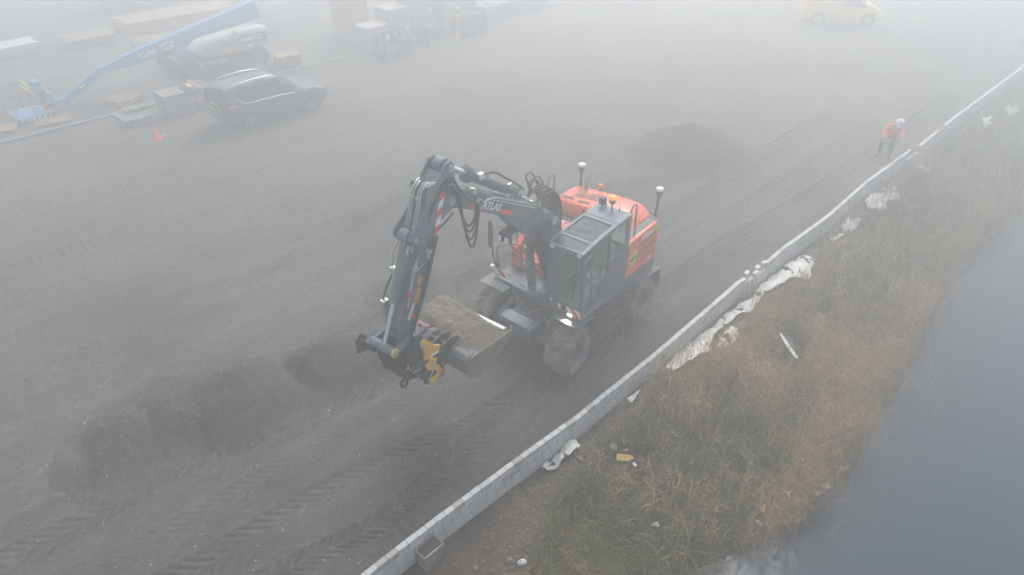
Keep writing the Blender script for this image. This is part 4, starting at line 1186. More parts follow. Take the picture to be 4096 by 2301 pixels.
# walkway, red steps on the right side
q = MB(); q.box(-1.12, -.86, -1.22, .36, 2.10, 2.20, GREYD)
for i in range(26):
    for j in range(4): q.lathe((-1.085 + j * .065 + (.03 if i % 2 else 0) * 0, -1.17 + i * .058, 2.20), (0, 0, 1), [(.0015, .012), (.0016, 0)], 6, BLACKM, False)
up(q, "walkway", bevel=.008)
q = MB(); q.box(-.86, -.36, -1.22, -.46, 1.40, 2.20, ORANGE); rb_ = up(q, "battery_cover", bevel=.02, label="orange cover with dark grip strips behind the boom")
for i in range(3): MB().box(-.78 + i * .14, -.73 + i * .14, -1.12, -.54, 2.20, 2.208, GREYD).build("grip_strip", None, rb_)
MB().box(-.80, -.74, -.80, -.62, 2.209, 2.212, WHITEP).build("sticker", None, rb_)
q = MB()
q.prism([(-.36, 1.38), (.45, 1.38), (.45, 1.70), (.42, 1.72), (.02, 1.72), (.02, 1.95), (-.36, 1.95)], -1.18, -.22, "xz", ORANGE)
q.prism([(-.36, 1.38), (.455, 1.38), (.455, 1.90), (.30, 1.96), (-.05, 2.16), (-.36, 2.20)], -1.27, -1.10, "xz", ORANGE)
tk = up(q, "step_tank", bevel=.015, segs=2, label="orange front right tank with built-in steps")
for (x, z) in ((.34, 1.722), (.10, 1.722), (-.06, 1.952), (-.26, 1.952)): MB().box(x - .035, x + .035, -1.06, -.30, z, z + .008, GREYD).build("grip_strip", None, tk)
q = MB(); q.box(.451, .455, -.97, -.81, 1.50, 1.66, WHITEP); P = [(.4565, -.89 + .068 * math.cos(a), 1.58 + .068 * math.sin(a)) for a in np.linspace(.39, 6.67, 9)[:8]]; q.add(P, [tuple(range(8))], REDM)
P = [(.458, -.89 + .052 * math.cos(a), 1.58 + .052 * math.sin(a)) for a in np.linspace(.39, 6.67, 9)[:8]]; q.add(P, [tuple(range(8))], WHITEP); q.build("warning_sticker", None, tk, fixn=False)
MB().box(.451, .458, -.66, -.50, 1.46, 1.54, BLACKP).build("grip_hole", None, tk)
MB().box(.456, .462, -1.25, -1.14, 1.62, 1.72, BLACKP).build("grip_hole", None, tk)
# front right platform with plate and mirror
q = MB(); q.box(.50, .56, -1.26, -.30, 1.33, 1.40, DARKP); q.box(.50, 1.12, -1.26, -1.20, 1.30, 1.37, DARKP); q.box(.50, 1.12, -.60, -.55, 1.20, 1.37, DARKP)
for i in range(8): q.box(.60 + i * .062, .615 + i * .062, -1.20, -.60, 1.33, 1.36, DARKP)
q.box(1.08, 1.12, -1.26, -.55, 1.18, 1.36, DARKP)
q.box(.45, 1.05, -.55, .30, 1.22, 1.42, DARKP)
pf = up(q, "front_platform", bevel=.006)
up(MB().box(1.00, 1.05, -.66, -.56, 1.22, 1.27, mat("amber_lamp_lens", (.85, .4, .12), .3, emit=(1.0, .55, .25), estr=2.0)), "side_marker")
stripes("warning_plate", 1.135, -1.26, -.76, 1.49, 1.655, EXC, first=-.45, w=.155, slope=-.9)
q = MB(); q.tube([(1.02, -1.24, 1.35), (1.02, -1.24, 2.10), (.99, -1.22, 2.17), (.90, -1.12, 2.19), (.72, -.95, 2.18), (.62, -.86, 2.10), (.60, -.84, 1.35)], .021, 10, DARKP)
q.box(.98, 1.06, -1.29, -1.20, 1.55, 1.78, BLACKP)
up(q, "front_handrail")
q = MB(); q.tube([(.30, -1.22, 1.45), (.32, -1.22, 2.30), (.30, -1.20, 2.38), (-.05, -1.20, 2.50)], .021, 10, DARKP); up(q, "handrail")
q = MB(); q.tube([(1.04, -1.27, 1.72), (1.09, -1.32, 1.95), (1.10, -1.33, 2.55)], .016, 8, BLACKP)
q.prism([(-.085, 2.15), (.085, 2.15), (.10, 2.25), (.10, 2.40), (.085, 2.46), (.10, 2.50), (.10, 2.78), (.04, 2.84), (-.04, 2.84), (-.10, 2.78), (-.10, 2.25)], .0, .05, "yz", BLACKP)
mv = q; mv.v = [(x + (1.12 if i >= 0 and False else 0), y, z) for i, (x, y, z) in enumerate(mv.v)]
nv = len(mv.v) - 22
mv.v = mv.v[:nv] + [(1.11 + x * .9 + .25 * y, -1.34 + y * .75, z) for (x, y, z) in mv.v[nv:]]
up(mv, "side_mirror", bevel=.006)
up(MB().box(1.10, 1.18, -1.34, -1.24, 1.62, 1.70, WHITEP), "work_lamp", label="small pale box lamp under the right mirror")
# couplings at frame front
q = MB()
for i in range(5):
    y = -.30 + i * .10; q.tube([(1.06, y, 1.40), (1.10, y + .02, 1.50 + .03 * (i % 2)), (1.04, y + .08, 1.54), (.92, y + .10, 1.50)], .012, 8, ZINC)
    q.cyl((1.06, y, 1.38), (1.06, y, 1.44), .02, 8, ZINC)
q.tube([(1.12, -.34, 1.45), (1.12, -.24, 1.47)], .012, 6, CHROME)
up(q, "hose_couplings")

# cab
X0, X1, YL, YR, ZB, ZT = -.53, 1.31, 1.262, .405, 1.38, 3.07
cabp = []
def roofz(x): return 3.165 - .03 * max(0, (x + .3)) ** 1.3 - .055 * max(0, x - .9)
q = MB()
# left side panel below the glass (diagonal lower edge of the windows)
q.prism([(X0, ZB), (X1 - .02, ZB), (X1, 1.55), (X1 - .06, 1.64), (1.12, 1.66), (.98, 1.63), (.74, 1.72), (.42, 2.08), (-.40, 2.52), (X0, 2.56)], YL - .05, YL, "xz", DARKP)
# pillars (left)
q.prism([(X1 - .06, 1.62), (X1, 1.55), (X1 + .02, 2.94), (X1 - .03, 3.0), (X1 - .12, 2.98), (X1 - .10, 1.66)], YL - .06, YL, "xz", DARKP)
q.prism([(.28, 2.1), (.35, 2.05), (.35, 3.05), (.28, 3.06)], YL - .04, YL - .003, "xz", BLACKP)
q.prism([(X0, 2.5), (-.38, 2.46), (-.38, 3.08), (X0, 3.10)], YL - .06, YL, "xz", DARKP)
# right side
q.prism([(X0, ZB), (X1, ZB), (X1, 1.72), (X0, 1.9)], YR, YR + .05, "xz", DARKP)
q.prism([(X1 - .10, 1.7), (X1, 1.7), (X1 + .02, 2.98), (X1 - .08, 2.98)], YR, YR + .06, "xz", DARKP)
q.prism([(X0, 1.85), (-.40, 1.85), (-.40, 3.08), (X0, 3.10)], YR, YR + .06, "xz", DARKP)
# front lower panel, rear panel, floor
q.prism([(YR, ZB), (YL, ZB), (YL, 1.56), (YL - .16, 1.64), (YR + .24, 1.70), (YR + .10, 1.80), (YR, 1.86)], X1 - .05, X1, "yz", DARKP)
q.box(X0, X0 + .05, YR + .06, YL - .06, ZB, 2.3, SEATM)
q.box(X0 + .05, X1 - .05, YR + .05, YL - .05, ZB, ZB + .06, SEATM)
cab = up(q, "cab", bevel=.012, segs=2)
# roof
q = MB()
xs_r = [X0 - .02, -.3, .13]
q.prism([(X0 - .03, 3.10), (X0 - .02, 3.155), (-.32, 3.165), (.14, 3.15), (.14, 3.09)], YR, YL, "xz", SLATE)
for (y0, y1) in ((YL - .085, YL + .002), (YR - .002, YR + .055)):
    q.prism([(.14, 3.155), (.6, 3.135), (1.0, 3.10), (1.36, 3.045), (1.345, 3.0), (.95, 3.03), (.14, 3.07)], y0, y1, "xz", SLATE)
q.prism([(.93, 3.105), (1.0, 3.10), (1.0, 3.07), (.93, 3.07)], YR + .055, YL - .085, "xz", SLATE)
q.tube([(1.352, YR, 3.035), (1.352, YL, 3.035)], .017, 8, mat("roof_edge", (.22, .26, .32), .3))
roof = up(q, "cab_roof", bevel=.012, segs=2)
MB().box(.02, .035, YR + .01, YL - .01, 3.152, 3.160, BLACKP).build("roof_seam", None, roof)
q = MB(); q.prism([(.14, 3.13), (.93, 3.085), (.93, 3.078), (.14, 3.122)], YR + .056, YL - .086, "xz", GLASSR); q.build("roof_window", None, roof)
q = MB(); q.prism([(1.0, 3.085), (1.34, 3.03), (1.34, 3.023), (1.0, 3.078)], YR + .056, YL - .086, "xz", GLASSR); q.build("sun_visor", None, roof, label="tinted glass visor over the windscreen")
# glazing
q = MB(); q.prism([(YR + .11, 1.80), (YR + .25, 1.71), (YL - .15, 1.66), (YL - .07, 1.62), (YL - .07, 2.98), (YR + .07, 2.98), (YR + .07, 1.88)], X1 - .028, X1 - .020, "yz", GLASS); q.build("windscreen", None, cab)
q = MB(); q.prism([(.36, 2.13), (.42, 2.08), (.74, 1.72), (.98, 1.63), (1.12, 1.66), (X1 - .11, 1.68), (X1 - .10, 2.95), (.36, 3.03)], YL - .026, YL - .020, "xz", GLASS); q.build("door_window", None, cab)
q = MB(); q.prism([(-.37, 2.50), (.27, 2.16), (.27, 3.05), (-.37, 3.08)], YL - .028, YL - .022, "xz", GLASS); rw_ = q.build("rear_side_window", None, cab)
text("ATLAS", "lettering", mat("glass_print", (.35, .37, .37), .5), rw_, (.02, YL - .018, 2.36), (rad(90), rad(0), rad(180)), .10, .28, .002, .001)
q = MB(); q.prism([(-.39, 1.9), (X1 - .11, 1.73), (X1 - .09, 2.97), (-.39, 3.07)], YR + .022, YR + .028, "xz", GLASS); q.build("right_window", None, cab)
q = MB(); q.prism([(YR + .07, 2.32), (YL - .07, 2.32), (YL - .07, 3.06), (YR + .07, 3.06)], X0 + .02, X0 + .026, "yz", GLASS); q.build("rear_window", None, cab)
# door details
q = MB(); q.tube([(1.06, YL, 1.75), (1.06, YL + .05, 1.80), (1.08, YL + .06, 2.2), (1.10, YL + .04, 2.5), (1.10, YL, 2.55)], .014, 8, BLACKP); q.build("grab_rail", None, cab)
q = MB(); q.tube([(.54, YL + .004, 1.66), (.54, YL + .02, 1.67), (.46, YL + .02, 1.66), (.46, YL + .004, 1.65)], .009, 6, CHROME); q.build("door_handle", None, cab)
MB().prism([(.86, 1.60), (.94, 1.56), (1.02, 1.57), (1.04, 1.63), (.97, 1.68), (.88, 1.67)], YL + .001, YL + .004, "xz", BLACKP).build("door_speaker", None, cab)
MB().prism([(.40, 1.425), (1.24, 1.425), (1.24, 1.437), (.40, 1.437)], YL + .001, YL + .006, "xz", mat("pale_trim", (.5, .52, .55), .4)).build("sill_trim", None, cab)
q = MB(); q.tube([(X1 + .02, .80, 1.55), (X1 + .03, .86, 1.90), (X1 + .03, 1.04, 2.25)], .010, 6, BLACKP); q.tube([(X1 + .02, .85, 1.55), (X1 + .03, .90, 1.85), (X1 + .03, 1.08, 2.25)], .008, 6, BLACKP); q.box(X1, X1 + .05, .77, .88, 1.49, 1.60, BLACKP); q.tube([(X1 + .02, .95, 1.98), (X1 + .02, 1.07, 2.30)], .008, 5, BLACKP)
q.build("wiper", None, cab)
MB().box(X1, X1 + .006, .44, .52, 1.60, 1.635, WHITEP).build("badge", None, cab)
for y in (YR + .08, YL - .12): MB().box(X1 + .0, X1 + .05, y - .045, y + .045, 2.93, 2.985, WHITEP).build("roof_lamp", None, cab)
stripes("warning_plate", X1 + .012, .67, 1.25, 1.45, 1.60, EXC, w=.115, slope=-1.0, first=-.25)
q = MB(); q.box(X1, X1 + .03, .93, 1.06, 1.395, 1.465, BLACKP)
hlq = up(q, "headlight")
MB().box(X1 + .031, X1 + .036, .94, 1.05, 1.402, 1.458, mat("lit_lens", (1, .95, .85), .3, emit=(1.0, .86, .62), estr=9.0)).build("lens", None, hlq)
q = MB(); q.box(X1, X1 + .032, 1.08, 1.15, 1.40, 1.455, ORANGEG); q.lathe((X1, 1.225, 1.43), (1, .25, 0), [(0, .03), (.02, .03), (.026, 0)], 14, ORANGEG); up(q, "indicator")
hl = bpy.data.lights.new("headlight_beam", 'SPOT'); hl.energy = 16; hl.color = (1, .84, .6); hl.spot_size = rad(120); hl.spot_blend = .8; hl.shadow_soft_size = .05
hlo = bpy.data.objects.new("headlight_beam", hl); link(hlo, EXC); hlo.location = (X1 + .09, .99, 1.43); hlo.rotation_euler = (0, rad(-50), 0)
# interior
q = MB(); q.bbox(-.20, .30, .60, 1.08, 1.62, 1.80, .04, SEATM); q.prism([(-.20, 1.78), (-.08, 1.76), (-.18, 2.42), (-.30, 2.42)], .62, 1.06, "xz", SEATM); q.prism([(-.24, 2.44), (-.16, 2.44), (-.17, 2.64), (-.26, 2.64)], .72, .96, "xz", SEATM)
q.box(-.15, .20, .70, .98, 1.44, 1.62, BLACKP)
seat = q.build("seat", None, cab, bevel=.02)
for y in (.66, .97): MB().prism([(-.073, 1.95), (-.06, 1.95), (-.13, 2.35), (-.143, 2.35)], y, y + .05, "xz", mat("red_strap", (.6, .07, .04), .7)).build("shoulder_strap", None, seat)
q = MB()
for y in (.50, 1.14): q.bbox(-.05, .42, y - .06, y + .06, 1.72, 1.92, .02, BLACKP); q.tube([(.36, y, 1.9), (.40, y, 2.08)], .016, 6, BLACKP); q.lathe((.40, y, 2.08), (0, 0, 1), [(0, .02), (.03, .032), (.07, .03), (.09, 0)], 10, BLACKP)
q.tube([(1.02, .80, 1.46), (.80, .80, 2.06)], .035, 8, BLACKP)
q.tube([(.78 + .10 * math.sin(a) * .35, .80 + .17 * math.cos(a), 2.08 + .17 * math.sin(a) * .6) for a in np.linspace(0, 6.283, 20)[:-1]], .014, 6, BLACKP, closed=True)
q.box(.92, .97, 1.05, 1.17, 1.9, 2.12, BLACKP)
q.build("controls", None, cab)
q = MB(); q.tube([(1.2, .62, 2.05), (1.22, .66, 2.2), (1.22, .7, 2.35)], .012, 6, ZINC); q.build("phone_holder", None, cab)

# roof equipment
def lathe_up(name, loc, prof, m, axis=(0, 0, 1), n=20): return up(MB().lathe(loc, axis, prof, n, m), name)
b_ = lathe_up("beacon", (-.44, .80, 3.16), [(0, .018), (.13, .018), (.14, .055), (.20, .08), (.21, .085), (.24, .085)], BLACKP)
MB().lathe((-.44, .80, 3.40), (0, 0, 1), [(0, .086), (.02, .09), (.065, .088), (.085, .07), (.09, 0)], 24, mat("amber_beacon", (.9, .35, .03), .25, emit=(1, .42, .05), estr=.35)).build("lens", None, b_)
q = MB(); q.box(-.50, -.38, .50, .62, 3.22, 3.38, BLACKP); q.tube([(-.44, .56, 3.16), (-.44, .56, 3.24)], .02, 8, BLACKP); q.tube([(-.42, .62, 3.3), (-.40, .68, 3.24), (-.38, .66, 3.17)], .007, 5, BLACKP); up(q, "camera_pod")
for y, h in ((.66, .62), (1.0, .48)):
    q = MB(); q.tube([(-.42, y, 3.16), (-.42, y, 3.26)], .015, 8, BLACKP); q.tube([(-.42, y, 3.26), (-.42, y + .01, 3.16 + h)], [.004, .002], 5, BLACKP); up(q, "whip_antenna")
def gnss(x, y, lean):
    q = MB(); top = (x + lean[0], y + lean[1], 2.98)
    q.tube([(x, y, 2.36), top], .032, 12, BLACKP); q.box(x - .05, x + .05, y - .05, y + .05, 2.36, 2.40, BLACKM)
    q.lathe(top, (0, 0, 1), [(-.10, .034), (-.07, .05), (-.03, .075), (.03, .075), (.07, .082), (.08, .082)], 20, BLACKP)
    a = Vector(top); q.tube([a + Vector((.03, .03, -.05)), a + Vector((.10, .05, -.12)), a + Vector((.12, .04, -.2)), a + Vector((.03, .01, -.26)), a + Vector((.02, .0, -.33))], .007, 6, BLACKP)
    o = up(q, "antenna_mast")
    MB().lathe((top[0], top[1], 3.062), (0, 0, 1), [(0, .085), (.02, .098), (.04, .10), (.06, .085), (.075, .045), (.078, 0)], 28, WHITEP).build("antenna_dome", None, o)
gnss(-2.06, 1.07, (-.02, .03)); gnss(-2.06, -1.05, (-.02, .0))
q = MB(); q.tube([(-2.02, -.86, 2.35), (-2.02, -.86, 2.62), (-2.06, -.86, 2.72), (-2.12, -.86, 2.76)], .045, 12, mat("exhaust_steel", (.35, .33, .29), .5, .6)); up(q, "exhaust_pipe")
q = MB(); q.tube([(-2.12, -.50, 2.4), (-2.12, -.50, 2.62)], .015, 8, BLACKP); q.lathe((-2.12, -.50, 2.62), (0, 0, 1), [(0, .03), (.01, .065), (.07, .065), (.10, .045), (.105, 0)], 20, ORANGEG); up(q, "rear_beacon")
q = MB(); q.tube([(-.56, 1.17, 2.38), (-.60, 1.17, 3.10), (-.66, 1.17, 3.21), (-.76, 1.17, 3.26), (-.84, 1.17, 3.24), (-.88, 1.17, 3.15), (-.90, 1.17, 2.42)], .020, 10, DARKP); q.tube([(-.60, 1.17, 2.88), (-.89, 1.17, 2.88)], .014, 8, DARKP); up(q, "handrail")
q = MB(); q.tube([(-.92, -1.24, 2.15), (-.92, -1.24, 3.05), (-.96, -1.24, 3.14), (-1.14, -1.24, 3.14), (-1.18, -1.24, 3.05), (-1.18, -1.24, 2.15)], .020, 10, DARKP); q.tube([(-.92, -1.24, 2.65), (-1.18, -1.24, 2.65)], .014, 8, DARKP); up(q, "handrail")
q = MB(); q.tube([(-.35, -1.24, 2.15), (-.38, -1.24, 2.62), (-.45, -1.24, 2.72), (-.70, -1.24, 2.80), (-.76, -1.24, 2.72), (-.76, -1.24, 2.15)], .020, 10, DARKP); up(q, "handrail")
q = MB(); P = [(-2.03, 1.12), (-2.13, .78), (-2.20, .3), (-2.20, -.3), (-2.13, -.78), (-2.03, -1.12)]; q.tube([(x, y, 2.41) for x, y in P], .018, 8, BLACKP); q.tube([(x + .12, y * .97, 2.405) for x, y in P], .008, 6, BLACKP); up(q, "tail_rail")

# boom assembly
def pin(x, z, y0, y1, r, m=ZINC): return MB().cyl((x, y0, z), (x, y1, z), r, 18, m)
q = MB()
for s_ in (-1, 1): q.prism([(-.25, 1.30), (.55, 1.30), (1.18, 2.90), (1.30, 3.25), (1.22, 3.50), (1.05, 3.55), (.86, 3.42), (.45, 2.75)], s_ * .17 - .02, s_ * .17 + .02, "xz", DARKP)
q.prism([(-.1, 1.4), (.45, 1.4), (1.02, 2.85), (.80, 3.1), (.45, 2.6)], -.15, .15, "xz", DARKP)
q.cyl((1.08, -.22, 3.38), (1.08, .22, 3.38), .17, 24, SLATE)
up(q, "boom_base", bevel=.01)
boomP = [(4.05, 4.82), (4.13, 4.97), (4.05, 5.12), (3.90, 5.16), (3.70, 5.08), (1.52, 3.92), (1.26, 3.72), (1.18, 3.56), (1.30, 3.36), (1.60, 3.33), (1.84, 3.36), (2.06, 3.55), (2.46, 4.02), (3.76, 4.74)]
q = MB(); q.prism(boomP, -.15, .15, "xz", SLATE)
boom = up(q, "boom", bevel=.018, segs=2)
q = MB(); q.cyl((1.08, .20, 3.39), (1.08, .34, 3.39), .115, 24, DARKP); q.cyl((1.08, .34, 3.39), (1.08, .362, 3.39), .10, 24, ZINC); q.build("pivot_pin", None, boom, bevel=.006)
q = MB(); q.lathe((1.90, .151, 3.56), (0, 1, 0), [(0, .10), (.012, .10), (.014, .08), (.015, 0)], 24, DARKP); q.build("cover_plate", None, boom)
al = math.atan2(5.08 - 3.92, 3.70 - 1.52)
BR = (rad(90), 0, rad(180))
def btext(s, x, z, size, m):  # lettering along the boom, read from the left side
    o = text(s, "lettering", m, boom, (x, .1525, z), (0, 0, 0), size, .25, .008, .002)
    o.rotation_euler = (Matrix.Rotation(math.pi, 4, 'Z') @ Matrix.Rotation(rad(90), 4, 'X') @ Matrix.Rotation(al * -1, 4, 'Z')).to_euler()
    return o
btext("ATLAS", 2.86, 4.395, .20, WHITEP)
for (a, b) in ((3.14, 3.44), (2.26, 2.62)):
    c_, s2 = math.cos(al), math.sin(al)
    def zz(x): return 4.325 + (x - 2.86) * math.tan(al)
    MB().prism([(a, zz(a) - .055), (b, zz(b) - .055), (b, zz(b) + .045), (a, zz(a) + .045)], .151, .1535, "xz", ORANGE).build("orange_stripe", None, boom)
q = MB()
for k_, (dy, dz) in enumerate(((.10, .05), (.05, .05), (-.02, .05), (-.08, .05))):
    q.tube([(1.55, dy, 3.94 + dz), (3.1 + .12 * k_, dy, 4.76 + dz), (3.25 + .12 * k_, dy, 4.86 + dz + .02), (3.5, dy, 4.98 + dz)], .016, 8, ZINC)
q.tube([(1.5, .172, 3.80), (2.95, .172, 4.58), (3.08, .172, 4.58), (3.22, .172, 4.70)], .016, 8, ZINC)
q.tube([(1.5, .172, 3.86), (2.75, .172, 4.53), (2.98, .172, 4.60), (3.12, .172, 4.56)], .014, 8, ZINC)
for x in (1.62, 2.4, 3.1): q.box(x, x + .05, -.13, .185, 3.98 + (x - 1.62) * .532, 4.02 + (x - 1.62) * .532, ZINC)
q.build("steel_pipes", None, boom)
q = MB(); q.box(2.02, 2.40, -.05, .14, 3.50, 3.60, BLACKM)
for y in (-.02, .16): q.box(2.34, 2.44, y - .06, y + .06, 3.40, 3.55, BLACKP)
wl = q.build("work_light_bracket", None, boom)
for y in (-.02, .16): MB().box(2.441, 2.446, y - .05, y + .05, 3.41, 3.54, WHITEP).build("lens", None, wl)
MB().tube([(2.3, .1, 3.42), (2.1, .16, 3.05), (1.85, .16, 2.95), (1.6, .12, 3.05)], .010, 6, HOSE).build("lamp_cable", None, wl)

def cylinder(name, p0, pg, p1, r, rr, m=DARKP, gl=1.18, ring=True, label=None):
    p0, pg, p1 = Vector(p0), Vector(pg), Vector(p1); d = (pg - p0).normalized()
    q = MB(); q.tube([p0, pg - d * .12], r, 20, m); q.tube([pg - d * .14, pg], [r * gl, r * gl], 20, m)
    if ring: q.lathe(pg - d * .02, d, [(-.03, r * gl), (-.03, r * gl * 1.35), (.03, r * gl * 1.35), (.03, rr * 1.2)], 24, m)
    o = up(q, name, label=label)
    MB().tube([pg - d * .1, p1], rr, 18, CHROME).build("piston_rod", None, o)
    return o
# stick cylinder, on top of the boom
cylinder("stick_cylinder", (2.02, 0, 4.30), (3.34, 0, 5.18), (3.94, 0, 5.56), .098, .058)
q = MB(); q.box(3.02, 3.14, .06, .14, 5.02, 5.12, WHITEP); q.box(2.86, 3.02, .07, .13, 4.98, 5.06, ZINC)
q.tube([(3.0, .10, 5.08), (2.7, .12, 5.0), (2.4, .10, 4.78), (2.1, .12, 4.55), (1.8, .08, 4.3)], .022, 8, HOSE); q.tube([(2.2, .04, 4.58), (2.0, .02, 4.5), (1.75, .0, 4.28)], .02, 8, HOSE)
q.box(2.16, 2.30, .06, .13, 4.52, 4.60, ZINC)
up(q, "cylinder_fittings")
q = MB()
for s_ in (-1, 1): q.prism([(1.86, 4.02), (2.30, 4.26), (2.12, 4.42), (1.95, 4.42)], s_ * .11 - .012, s_ * .11 + .012, "xz", SLATE)
q.cyl((2.03, -.15, 4.32), (2.03, .15, 4.32), .05, 16, ZINC); up(q, "cylinder_bracket", bevel=.008)
# adjusting cylinder under the boom and lift cylinders
cylinder("boom_cylinder", (.62, 0, 2.28), (1.38, 0, 2.98), (1.86, 0, 3.46), .13, .062, BLACKM, 1.12)
for s_ in (-1, 1):
    o = cylinder("lift_cylinder", (.98, s_ * .27, 1.45), (1.13, s_ * .27, 2.60), (1.10, s_ * .27, 3.36), .085 if s_ > 0 else .10, .045, DARKP, 1.1, False)
    if s_ > 0:
        o.children[0].data.materials[0] = DARKP
# hose bundle over the boom foot
q = MB(); r5 = random.Random(3)
for k_ in range(6):
    y = .24 - k_ * .055; h_ = r5.uniform(.02, .14)
    q.tube([(1.50 - .06 * k_, min(.16, y), 3.92), (1.30, y + .02, 4.0 + h_), (1.06, y + .03, 3.98 + h_), (.86, y + .04, 3.78 + h_ * .6), (.76, y + .04, 3.45), (.74, y + .02, 3.05)], .021, 8, HOSE)
for k_ in range(5):
    y = -.08 - k_ * .06; h_ = r5.uniform(.0, .16)
    q.tube([(1.45 - .07 * k_, max(-.14, y), 3.90), (1.20, y, 4.05 + h_), (.92, y - .05, 4.02 + h_), (.62, y - .10, 3.75), (.45, y - .12, 3.3), (.35, y - .1, 2.7)], .019, 8, HOSE)
q.box(.42, .60, .20, .30, 2.60, 2.75, ZINC); q.tube([(.6, .28, 3.0), (.62, .33, 2.75), (.5, .34, 2.4), (.45, .3, 2.0)], .018, 7, HOSE)
up(q, "hose_bundle")

# stick
q = MB()
cheek = [(3.86, 5.46), (3.84, 5.60), (3.93, 5.69), (4.04, 5.67), (4.16, 5.55), (4.28, 5.44), (4.47, 5.42), (4.56, 5.05), (4.76, 4.88), (4.93, 4.76), (4.97, 4.64), (4.88, 4.52), (4.78, 4.46), (4.66, 4.50), (4.30, 4.72), (4.20, 4.74), (3.98, 4.80), (3.80, 4.92), (3.80, 5.10)]
for s_ in (-1, 1): q.prism(cheek, s_ * .185 - .02, s_ * .185 + .02, "xz", SLATE)
q.prism([(4.10, 5.52), (4.27, 5.36), (4.40, 5.34), (4.48, 5.05), (4.66, 4.72), (4.86, 4.10), (5.40, 3.12), (5.36, 2.84), (5.22, 2.72), (5.04, 2.76), (4.99, 2.92), (4.79, 3.37), (4.56, 3.91), (4.46, 4.15), (4.28, 4.65), (4.24, 5.0), (4.05, 5.3)], -.165, .165, "xz", SLATE)
stick = up(q, "stick", bevel=.014, segs=2)
pin(3.94, 5.56, -.20, .235, .06).build("pivot_pin", None, stick); pin(3.95, 4.97, -.22, .23, .085).build("pivot_pin", None, stick); pin(4.85, 4.63, -.22, .225, .045).build("pivot_pin", None, stick); pin(5.12, 2.90, -.27, .275, .05).build("pivot_pin", None, stick)
MB().cyl((3.94, -.10, 5.56), (3.94, .08, 5.56), .125, 24, SLATE).build("rod_eye", None, stick)
MB().cyl((4.85, -.10, 4.63), (4.85, .10, 4.63), .12, 24, SLATE).build("cylinder_eye", None, stick)
# pipes down the stick
q = MB()
for k_, (y, w) in enumerate(((-.13, .020), (-.075, .014), (.03, .014), (.085, .016))):
    off = .035
    q.tube([(3.98 + .1 * k_ if k_ > 1 else 4.05, .20 if k_ > 1 else -.21, 5.32 - .12 * (k_ % 2)), (4.18, (.215 if k_ > 1 else -.215), 5.38 - .12 * (k_ % 2)), (4.38, y, 5.42), (4.53, y, 5.32), (4.60, y, 5.05), (4.74, y, 4.66 + off), (4.85, y, 4.35)], w, 8, ZINC)
for z, x in ((4.74, 4.72), (5.2, 4.56)): q.box(x, x + .03, -.15, -.05, z - .02, z + .03, ZINC); q.box(x, x + .03, .01, .11, z - .02, z + .03, ZINC)
q.build("steel_pipes", None, stick)
# red-white marking on the stick side
q = MB()
cA = (4.14, 5.28); cB = (4.40, 4.42)
def mk(u, v):  # u along marking, v across
    d = Vector((cB[0] - cA[0], cB[1] - cA[1])); L_ = d.length; d.normalize(); n_ = Vector((-d.y, d.x))
    return (cA[0] + d.x * u * L_ + n_.x * v, .2065, cA[1] + d.y * u * L_ + n_.y * v)
for i in range(6):
    u0 = i / 6; u1 = (i + 1) / 6; sh = .10
    q.add([mk(u0, -.055), mk(min(1, u0 + sh), .055), mk(min(1, u1 + sh), .055), mk(u1, -.055)], [(0, 1, 2, 3)], REDM if i % 2 == 0 else WHITEP)
q.build("warning_stripes", None, stick, fixn=False)
q = MB(); q.prism([(4.86, 3.72), (4.98, 3.48), (4.90, 3.36), (4.78, 3.62)], .166, .169, "xz", YELL); q.prism([(4.80, 3.9), (4.86, 3.78), (4.80, 3.66), (4.72, 3.82)], .166, .169, "xz", YELL); q.build("sticker", None, stick)
# stick side hoses, valve, couplings
q = MB()
for k_ in range(4):
    dx = .03 * k_
    q.tube([(4.35 + dx, .22, 4.5), (4.52 + dx, .225, 4.1), (4.70 + dx, .23, 3.7), (4.92 + dx, .24, 3.3), (5.10 + dx, .25, 3.0), (5.22 + dx, .26, 2.7), (5.26 + dx, .24, 2.45)], .016, 7, HOSE)
q.build("side_hoses", None, stick)
q = MB(); q.box(4.86, 4.96, .17, .22, 4.05, 4.13, ZINC); q.tube([(4.90, .2, 4.13), (4.86, .2, 4.25)], .02, 8, ZINC); q.tube([(4.95, .2, 4.05), (5.08, .2, 3.72)], .016, 8, ZINC); q.tube([(4.9, .24, 4.08), (4.72, .24, 4.14)], .008, 6, ZINC); q.tube([(5.02, .21, 4.0), (5.0, .2, 3.9), (5.16, .2, 3.45)], .012, 8, ZINC)
q.box(4.58, 4.68, .20, .30, 4.30, 4.35, ZINC); q.box(4.60, 4.66, .20, .26, 4.20, 4.28, ZINC)
q.build("valve_block", None, stick)
q = MB(); q.cyl((5.07, .2, 3.74), (5.11, .2, 3.64), .032, 12, REDM); q.build("red_cap", None, stick)
MB().cyl((5.13, .28, 3.34), (5.16, .28, 3.30), .045, 14, REDM).build("red_cap", None, stick)
MB().cyl((5.10, .2, 3.48), (5.14, .2, 3.42), .03, 10, REDM).build("red_cap", None, stick)
q = MB()
for k_ in range(3): q.cyl((5.06 + .03 * k_, .26, 3.52 - .05 * k_), (5.16 + .03 * k_, .26, 3.36 - .05 * k_), .026, 10, ZINC)
q.build("quick_couplings", None, stick)
